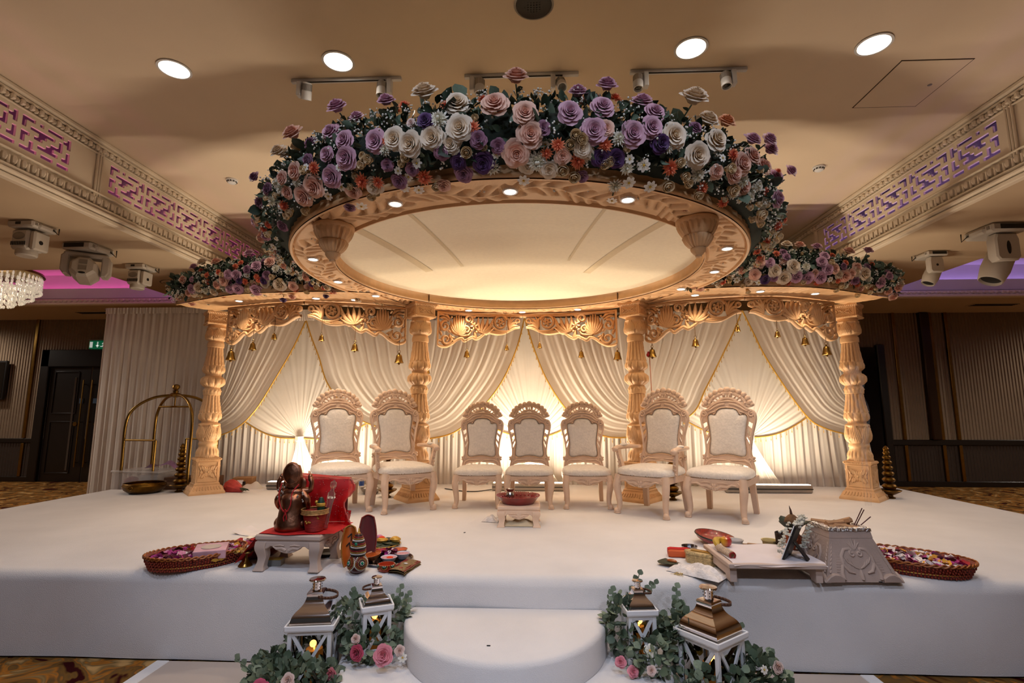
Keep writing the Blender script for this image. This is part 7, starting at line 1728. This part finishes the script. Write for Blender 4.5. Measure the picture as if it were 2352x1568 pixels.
# photo frame seen from behind with a white flower garland
t = thing('photo_frame', 'black photo frame seen from behind, propped on its stand under a white garland', 'photo frame', (1.655, 3.60, SZ + h + .004), R(52))
T = Matrix.Rotation(R(22), 4, 'X')
MB().box((0, 0, .115), (.20, .014, .23), T, bev=.003).obj('back_board', BLACK, t); MB().box((0, .009, .115), (.21, .006, .24), T).obj('white_edge', WHITEP, t)
MB().add([(-.025, -.012, .16), (.025, -.012, .16), (.03, -.13, .002), (-.03, -.13, .002), (-.025, -.006, .16), (.025, -.006, .16), (.03, -.12, .002), (-.03, -.12, .002)], [(0, 1, 2, 3), (5, 4, 7, 6), (0, 4, 5, 1), (1, 5, 6, 2), (2, 6, 7, 3), (3, 7, 4, 0)]).obj('stand', BLACK, t)
t2 = thing('white_garland', 'string of small white blossoms hung over the photo frame', 'flower garland', (1.655, 3.60, SZ + h + .004), R(52))
m = MB(); rg = random.Random(2)
def gpath(u):
    if u < .33: return Vector((-.10, .035 - .075 * 0, .02 + .22 * u / .33))
    if u < .66: return Vector((-.10 + .2 * (u - .33) / .33, .0, .245 + .02 * sin(pi * (u - .33) / .33)))
    return Vector((.10, -.05, .24 - .17 * (u - .66) / .34))
for i in range(150):
    p = gpath(rg.random()); p = T @ Vector((p.x, p.y + .0, p.z)) + Vector((rg.gauss(0, .010), rg.gauss(0, .010), rg.gauss(0, .010))); 
    if p.z < .008: p.z = .008
    for j in range(4): a = 1.57 * j + i; m.sph((p.x + .006 * cos(a), p.y + .006 * sin(a), p.z + .002 * (j % 2)), .0055, 5, 4)
o = m.obj('blossoms', pm('jasmine_white', '#e4dfcf', .7, var=.15, vs=40), t2); o['kind'] = 'stuff'
# coconut on a copper pot with mango leaves
t = thing('copper_pot', 'small copper pot behind the photo frame', 'pot', (1.80, 3.80, SZ + h + .003))
MB().lathe([(0, 0), (.04, 0), (.062, .03), (.066, .06), (.05, .095), (.034, .105), (.034, .12), (.05, .13), (.05, .134), (.03, .124), (.0, .122)], 32).obj('pot', pm('hammered_copper', '#8a4a30', .35, .8, var=.2, bump=.5, bs=40), t)
for k in range(5):
    a = R(-150 + 62 * k); put('leaf', LEAF_ME[2], (.022 * cos(a), .022 * sin(a), .12), .13, Vector((cos(a) * .75, sin(a) * .75, .75)).to_track_quat('Y', 'Z'), t)
t = thing('coconut', 'brown coconut with a fibre tuft on the copper pot', 'coconut', (1.80, 3.80, SZ + h + .18))
m = MB(); m.lathe([(0, -.055), (.03, -.045), (.048, -.015), (.05, .005), (.042, .03), (.022, .05), (.012, .056), (0, .058)], 24, mod=lambda i, a, r, z: r * (1 + .03 * cos(9 * a))); m.obj('husk', pm('coconut_husk', '#7a5534', .85, var=.35, vs=30, bump=.4, bs=60), t)
MB().tube([(0, 0, .05), (-.004, 0, .085), (-.012, 0, .115)], [.010, .006, .001], 6).obj('tuft', pm('coconut_fibre', '#4a2e1c', .9), t)
# fire pit
t = thing('fire_pit', 'carved square tapering fire pit lined with foil, at the front right', 'fire pit', (2.06, 3.72, SZ), R(2))
KW = pm('taupe_kund_wood', '#b39d92', .6, var=.08, vs=9, bump=.1)
hb, ht, H = .235, .128, .30
m = MB(); m.sq([(hb, .0), (hb - .022, .06), (ht + .012, H - .055), (ht + .012, H - .05)]); m.obj('body', KW, t, angle=30)
m = MB(); m.sq([(ht + .014, H - .055), (ht + .004, H)], bev=0); m.obj('rim', KW, t, angle=30)
for k in range(4):
    T = Matrix.Rotation(k * pi / 2, 4, 'Z')
    def mpk(x, z, hh, T=T):
        w = hb + (ht - hb) * min(1, z / (H - .05)); return T @ Vector((x, -w - hh, z))
    m = MB()
    for s in (-1, 1):
        m.stroke([(s * .02, .16), (s * .035, .185), (s * .07, .18), (s * .095, .145), (s * .10, .10), (s * .075, .06), (s * .04, .05)], [.008, .012, .014, .014, .014, .012, .004], .014, mpk)
        m.stroke(spi(s * .022, .158, .022, .005, 90, -s * 1.2, 10), [.008] * 11, .014, mpk)
        for d in range(3): m.stroke([(s * .006, .075), (s * (.03 + .018 * d), .085 + .012 * d), (s * (.045 + .02 * d), .115 + .012 * d)], [.004, .009, .002], .012, mpk)
        m.stroke([(s * .115, .015), (s * .12, .05), (s * .105, .09), (s * .085, .13)], [.012, .016, .012, .003], .014, mpk)
        for d, (x, z) in enumerate(((0, .245), (.022, .235), (.042, .22))): m.stroke([(s * .004, .18), (s * x * .7, .21), (s * x, z)], [.005, .010, .003], .012, mpk)
        for i in range(15):
            z = .055 + i * .0135; x0 = .15 - z * .24; m.box((s * x0, 0, 0), (.03, .008, .006), T @ Matrix.Translation((0, -(hb + (ht - hb) * min(1, z / (H - .05))) - .002, z)))
        for i in range(8): z = .05 + i * .022; m.stroke([(s * (.215 - z * .36), z), (s * (.203 - z * .36), z + .018)], [.006, .002], .010, mpk)
    m.stroke([(0, .015), (0, .04), (0, .07)], [.010, .018, .004], .016, mpk)
    m.obj('carving', KW, t, angle=70)
    for s in (-1, 1):
        m = MB(); m.prism([(s * (hb + .014), 0), (s * .125, 0), (s * .12, .025), (s * .15, .045), (s * .185, .05), (s * .215, .035)], -hb - .014, -hb + .02, T, bev=.005); m.obj('foot', KW, t)
FOIL = pm('crumpled_foil', '#dedad8', .38, 1, bump=1.0, bs=55)
def fo(u, v):
    q = int(u * 4 - 1e-9); 
    K = [(ht + .012, H - .012), (ht + .010, H + .006), (ht - .015, H + .008), (ht - .03, H - .03), (0.001, H - .035)]
    k, z = K[min(int(round(v * 4)), 4)]; a = u * 8; s = int(a) // 2 % 4; f = (a % 2) - 1
    p = [(f, -1), (1, f), (-f, 1), (-1, -f)][s]; w = .006 * sin(u * 190) + .004 * sin(u * 71)
    return (p[0] * k * (1 + w), p[1] * k * (1 + w), z + .5 * w)
MB().grid(fo, 160, 4, closeu=True).obj('foil_lining', FOIL, t)
LOG = pm('split_firewood', '#b58a63', .8, var=.3, vs=14, bump=.3, bs=40)
for i, (x, y, z, L, rz, ry, r) in enumerate(((-.05, .06, .005, .16, -18, 4, .02), (.01, .01, .015, .17, 12, -3, .02), (.06, .03, .022, .12, -62, -22, .018), (-.02, -.05, .0, .16, 20, 0, .018), (.03, -.06, .002, .15, -8, 5, .016))):
    t = thing('firewood', ['pale split log at the back of the fire pit', 'grey brown log lying across the fire pit', 'short log standing tilted over the fire pit', 'log at the front left inside the fire pit', 'thin log at the front of the fire pit'][i], 'firewood', (2.06 + x, 3.72 + y, SZ + H - .005 + z), R(rz), 'firewood in the fire pit')
    m = MB(); m.prism([(-r, -r * .8), (r * .9, -r), (r * 1.1, r * .3), (.1 * r, r), (-r * .9, r * .5)], -L / 2, L / 2, Matrix.Rotation(R(90), 4, 'Z') @ Matrix.Rotation(R(ry), 4, 'X'), bev=.004); m.obj('log', LOG, t)
for i, (dx, dy, dz) in enumerate(((.075, .0, .115), (.083, .01, .105), (.10, -.01, .065))):
    t = thing('incense_stick', ['tallest dark red incense stick leaning from the fire pit', 'dark red incense stick beside the tallest one', 'short dark red incense stick leaning far right'][i], 'incense stick', (2.145 + .004 * i, 3.69 - .01 * i, SZ + H - .02), 0, 'incense sticks')
    MB().tube([(0, 0, 0), (dx, dy, dz + .02)], .0032, 6).obj('stick', pm('incense_red', '#4a1418', .7), t)
# things round the bench
t = thing('green_leaf', 'single round green leaf with a date on it near the front edge', 'leaf', (.945, 3.80, SZ + .006)); m = MB(); m.grid(lambda u, v: ((u - .5) * .17 * (1 - (2 * v - 1) ** 4 * .6), (v - .5) * .16 * sqrt(max(0, 1 - (2 * u - 1) ** 2 * .8)), .012 + .012 * sin(3 * u + v)), 12, 10); m.obj('blade', LEAFM[2], t); t = thing('date', 'small glazed brown date on the green leaf', 'fruit', (.955, 3.785, SZ + .034), R(-30)); MB().sph((0, 0, 0), (.036, .014, .013), 14, 8).obj('fruit', pm('date_glaze', '#a5561c', .3, var=.4, vs=40, coat=.5), t)
WBR = pm('white_brocade_cloth', '#e6dedb', .75, var=.2, vs=40, bump=.4, bs=90)
t = thing('white_cloth', 'folded white brocade cloth with gold thread lying left of the low bench', 'cloth', (1.08, 3.62, SZ), R(-42)); m = MB(); m.grid(crump(.36, .19, .065, 9, 21), 34, 20); m.obj('cloth', WBR, t)
m = MB(); rg = random.Random(3)
for k in range(14): x = -.08 + rg.uniform(-.03, .03); m.tube([(x, -.08, .01), (x + rg.uniform(-.02, .02), -.11, .006), (x + rg.uniform(-.03, .03), -.135, .003)], .0012, 4)
o = m.obj('loose_threads', pm('gold_thread', '#b59a5a', .6), t); o['kind'] = 'stuff'
GC = pm('gold_casket_metal', '#cbb180', .4, .45, var=.35, vs=50, bump=.4, bs=90)
t = thing('gold_casket', 'long six-sided gold casket with patterned sides beside the low bench', 'casket', (1.185, 3.86, SZ), R(-38))
PL = [(-.12, 0), (-.085, -.055), (.085, -.055), (.12, 0), (.085, .055), (-.085, .055)]
m = MB(); n = 6; vs = [(x * k, y * k, z) for k, z in ((.97, 0), (1.0, .004), (1, .055), (.97, .058)) for x, y in PL]; m.add(vs, [(j * n + i, j * n + (i + 1) % n, (j + 1) * n + (i + 1) % n, (j + 1) * n + i) for j in range(3) for i in range(n)] + [tuple(range(n))[::-1], tuple(range(3 * n, 4 * n))]); m.obj('box', GC, t, angle=25)
m = MB(); vs = [(x * k, y * k, z) for k, z in ((1.05, .058), (1.05, .07), (.98, .078), (.72, .082), (.66, .078)) for x, y in PL]; m.add(vs, [(j * n + i, j * n + (i + 1) % n, (j + 1) * n + (i + 1) % n, (j + 1) * n + i) for j in range(4) for i in range(n)] + [tuple(range(4 * n, 5 * n))]); m.obj('lid', GC, t, angle=25)
m = MB()
for i in range(9):
    for s in (-1, 1):
        for z in (.014, .030, .046): m.box((-.076 + i * .019, s * .0555, z), (.011, .004, .010), bev=.0015)
o = m.obj('raised_pattern', GC, t); o['kind'] = 'stuff'; MB().box((0, 0, .083), (.14, .055, .006), bev=.003).obj('amber_panel', pm('amber_panel', '#a87a2c', .25, .3), t)
t = thing('orange_cloth_roll', 'rolled red and orange cloth behind the gold casket', 'cloth', (1.075, 4.05, SZ), R(-6))
for i, (y, z, mt) in enumerate(((0, .032, REDC), (-.035, .022, pm('orange_cloth', '#c2521c', .7, var=.2)))):
    m = MB(); m.lathe([(0, -.08), (.024, -.08), (.03, -.06), (.028, 0), (.03, .06), (.024, .08), (0, .08)], 16, rotT((0, y, z), ry=R(90)), mod=lambda i, a, r, z: r * (1 + .08 * cos(5 * a))); m.obj('roll', mt, t)
t = thing('steel_dish', 'small shiny steel bowl behind the gold casket', 'bowl', (1.17, 4.10, SZ)); MB().lathe([(0, .006), (.03, .006), (.046, .03), (.056, .062), (.059, .062), (.05, .03), (.034, 0), (0, 0)], 28).obj('bowl', STEEL, t)
RT = pm('red_gold_tray', '#9a2a1a', .35, var=.6, vs=50, coat=.4)
t = thing('round_plate', 'red and gold patterned round plate propped behind the fruit', 'plate', (1.47, 4.42, SZ + .036), R(-10)); T = Matrix.Rotation(R(4), 4, 'X') @ Matrix.Rotation(R(8), 4, 'Y'); MB().lathe([(0, -.008), (.10, -.008), (.135, .012), (.155, .032), (.158, .028), (.14, .0), (.105, -.02), (0, -.02)], 44, T).obj('plate', RT, t); m = MB(); m.lathe([(.154, .03), (.160, .034), (.163, .026), (.158, .022)], 44, T, cap=False); m.obj('dark_green_rim', pm('dark_green_lacquer', '#1e2a22', .4), t)
ZB = SZ + h + .006
t = thing('banana', 'short ripe banana on the back left corner of the low bench', 'fruit', (1.285, 3.83, ZB + .022), R(20)); P = catmull([Vector(p) for p in ((-.03, -.055, -.004), (-.02, -.02, .012), (.01, .015, .018), (.05, .03, .014), (.075, .028, .01))], 5); MB().tube(P, [interp([(0, .006), (.12, .018), (.4, .024), (.75, .022), (.93, .012), (1, .005)], i / (len(P) - 1)) for i in range(len(P))], 8).obj('skin', pm('banana_skin', '#c9a33c', .5, var=.15, vs=12), t)
m = MB(); m.sph((-.031, -.057, -.005), .008, 8, 6); m.obj('blossom_end', BLACK, t)
t = thing('apple', 'red and yellow apple beside the banana', 'fruit', (1.355, 3.845, ZB + .032)); m = MB(); m.lathe([(0, -.03), (.018, -.032), (.034, -.016), (.039, .004), (.034, .024), (.018, .034), (.006, .031), (0, .026)], 24); AP = pm('apple_skin', '#b3241c', .3, var=.0, coat=.4); m.obj('fruit', AP, t)
_n = AP.node_tree; _t = _n.nodes.new('ShaderNodeTexCoord'); _s = _n.nodes.new('ShaderNodeSeparateXYZ'); _r = _n.nodes.new('ShaderNodeValToRGB'); _n.links.new(_t.outputs['Generated'], _s.inputs[0]); _n.links.new(_s.outputs[0], _r.inputs[0]); _r.color_ramp.elements[0].color = lin('#d8a030'); _r.color_ramp.elements[0].position = .15; _r.color_ramp.elements[1].color = lin('#b01a18'); _r.color_ramp.elements[1].position = .55; _n.links.new(_r.outputs[0], _n.nodes['Principled BSDF'].inputs['Base Color'])
MB().tube([(0, 0, .026), (.003, 0, .044)], .002, 5).obj('stem', CARD, t)
t = thing('beaded_garland_roll', 'pale beaded roll with a red ring end near the left end of the low bench', 'garland', (1.275, 3.64, ZB + .018), R(-84))
m = MB()
for i in range(12):
    for k in range(12): a = 2 * pi * k / 12 + i * .2; m.sph((-.09 + i * .0155, .017 * cos(a), .017 * sin(a)), (.010, .008, .008), 6, 4)
o = m.obj('beads', pm('shell_beads', '#c8ad92', .4, var=.35, vs=40), t); o['kind'] = 'stuff'; MB().tube([(.098, .018 * cos(a), .018 * sin(a) - .002) for a in [k * pi / 8 for k in range(16)]], .006, 6, closed=True).obj('red_ring', BC[3], t); MB().tube([(-.09, 0, 0), (.09, 0, 0)], .012, 8).obj('core', CARD, t)
TUB = pm('milky_plastic', '#d9d2cc', .35, alpha=.8, var=.02)
t = thing('dark_tray', 'dark red tray edge behind the low bench carrying plastic tubs', 'tray', (1.68, 4.20, SZ)); MB().box((0, 0, .012), (.50, .3, .024), bev=.006).obj('tray', pm('wine_tray', '#3a1414', .5), t)
for x, mt, lab in ((1.545, TUB, 'milky white plastic tub behind the low bench'), (1.80, pm('yellow_tub', '#d8c48a', .4, alpha=.85), 'yellowish plastic tub behind the low bench')):
    t = thing('plastic_tub', lab, 'tub', (x, 4.18, SZ + .024), 0, 'plastic tubs'); MB().lathe([(0, 0), (.042, 0), (.052, .06), (.058, .062), (.058, .07), (.05, .068), (.04, .006), (0, .006)], 28).obj('tub', mt, t); MB().lathe([(0, .045), (.047, .045)], 24, cap=False).obj('contents', pm('ghee', '#e0cfa0', .5) if mt is not TUB else WHITEP, t)
for i in range(2):
    t = thing('wood_stick', ['longer pale wood stick beside the white tub', 'shorter pale wood stick beside the white tub'][i], 'stick', (1.665 + .012 * i, 4.17 - .04 * i, SZ + .042 + .016 * i), R(-28 + 6 * i), 'pale wood sticks'); MB().box((0, 0, 0), (.15 - .03 * i, .024, .03), bev=.003).obj('stick', LOG, t)
t = thing('dark_crate', 'dark woven basket edge between coconut and fire pit', 'basket', (1.90, 4.10, SZ)); MB().lathe([(0, 0), (.075, 0), (.085, .16), (.08, .16), (.07, .01), (0, .01)], 20).obj('wall', pm('dark_wicker', '#3a2418', .8, var=.5, vs=40, bump=.5), t); m = MB()
for k in range(14): m.sph((.05 * cos(k * 1.3), .05 * sin(k * 1.3), .165), .012, 6, 4)
o = m.obj('white_blossoms', MATS['jasmine_white'], t); o['kind'] = 'stuff'
rg = random.Random(6)
for x, y, l in ((2.16, 3.50, .05), (2.11, 3.515, .03), (1.13, 3.50, .02), (-.62, 4.72, .02), (-.25, 2.95, .02)):
    z = SZ if y > 3.4 else .36; t = thing('bark_chip', {2.16: 'dark bark chip in front of the fire pit', 2.11: 'small dark chip in front of the fire pit', 1.13: 'tiny dark chip by the white cloth', -.62: 'dark speck on the stage carpet left of centre', -.25: 'dark speck on the upper step'}[x], 'debris', (x, y, z + .003), rg.uniform(0, 3)); MB().box((0, 0, 0), (l, l * .3, .005), bev=.001).obj('chip', BLACK, t)

# thin smoke curling up from the incense
SMK = pm('smoke', '#e8e4e0', .9, alpha=.045, var=.3, vs=9)
m = MB(); rg = random.Random(4)
for k in range(5):
    ph = rg.uniform(0, 6); P = []
    for i in range(40):
        u = i / 39; P.append(Vector((2.25 + .03 * sin(5 * u + ph) * u + .05 * u * sin(11 * u + ph * 2) + .01 * k, 3.70 + .04 * cos(4 * u + ph) * u, SZ + .43 + .95 * u)))
    m.tube(P, [.003 + .010 * (i / 39) * (1 + .5 * sin(i * .7 + ph)) for i in range(40)], 6)
o = m.obj('incense_smoke', SMK); tag(o, 'faint wisps of grey smoke rising from the incense sticks', 'smoke', kind='stuff')
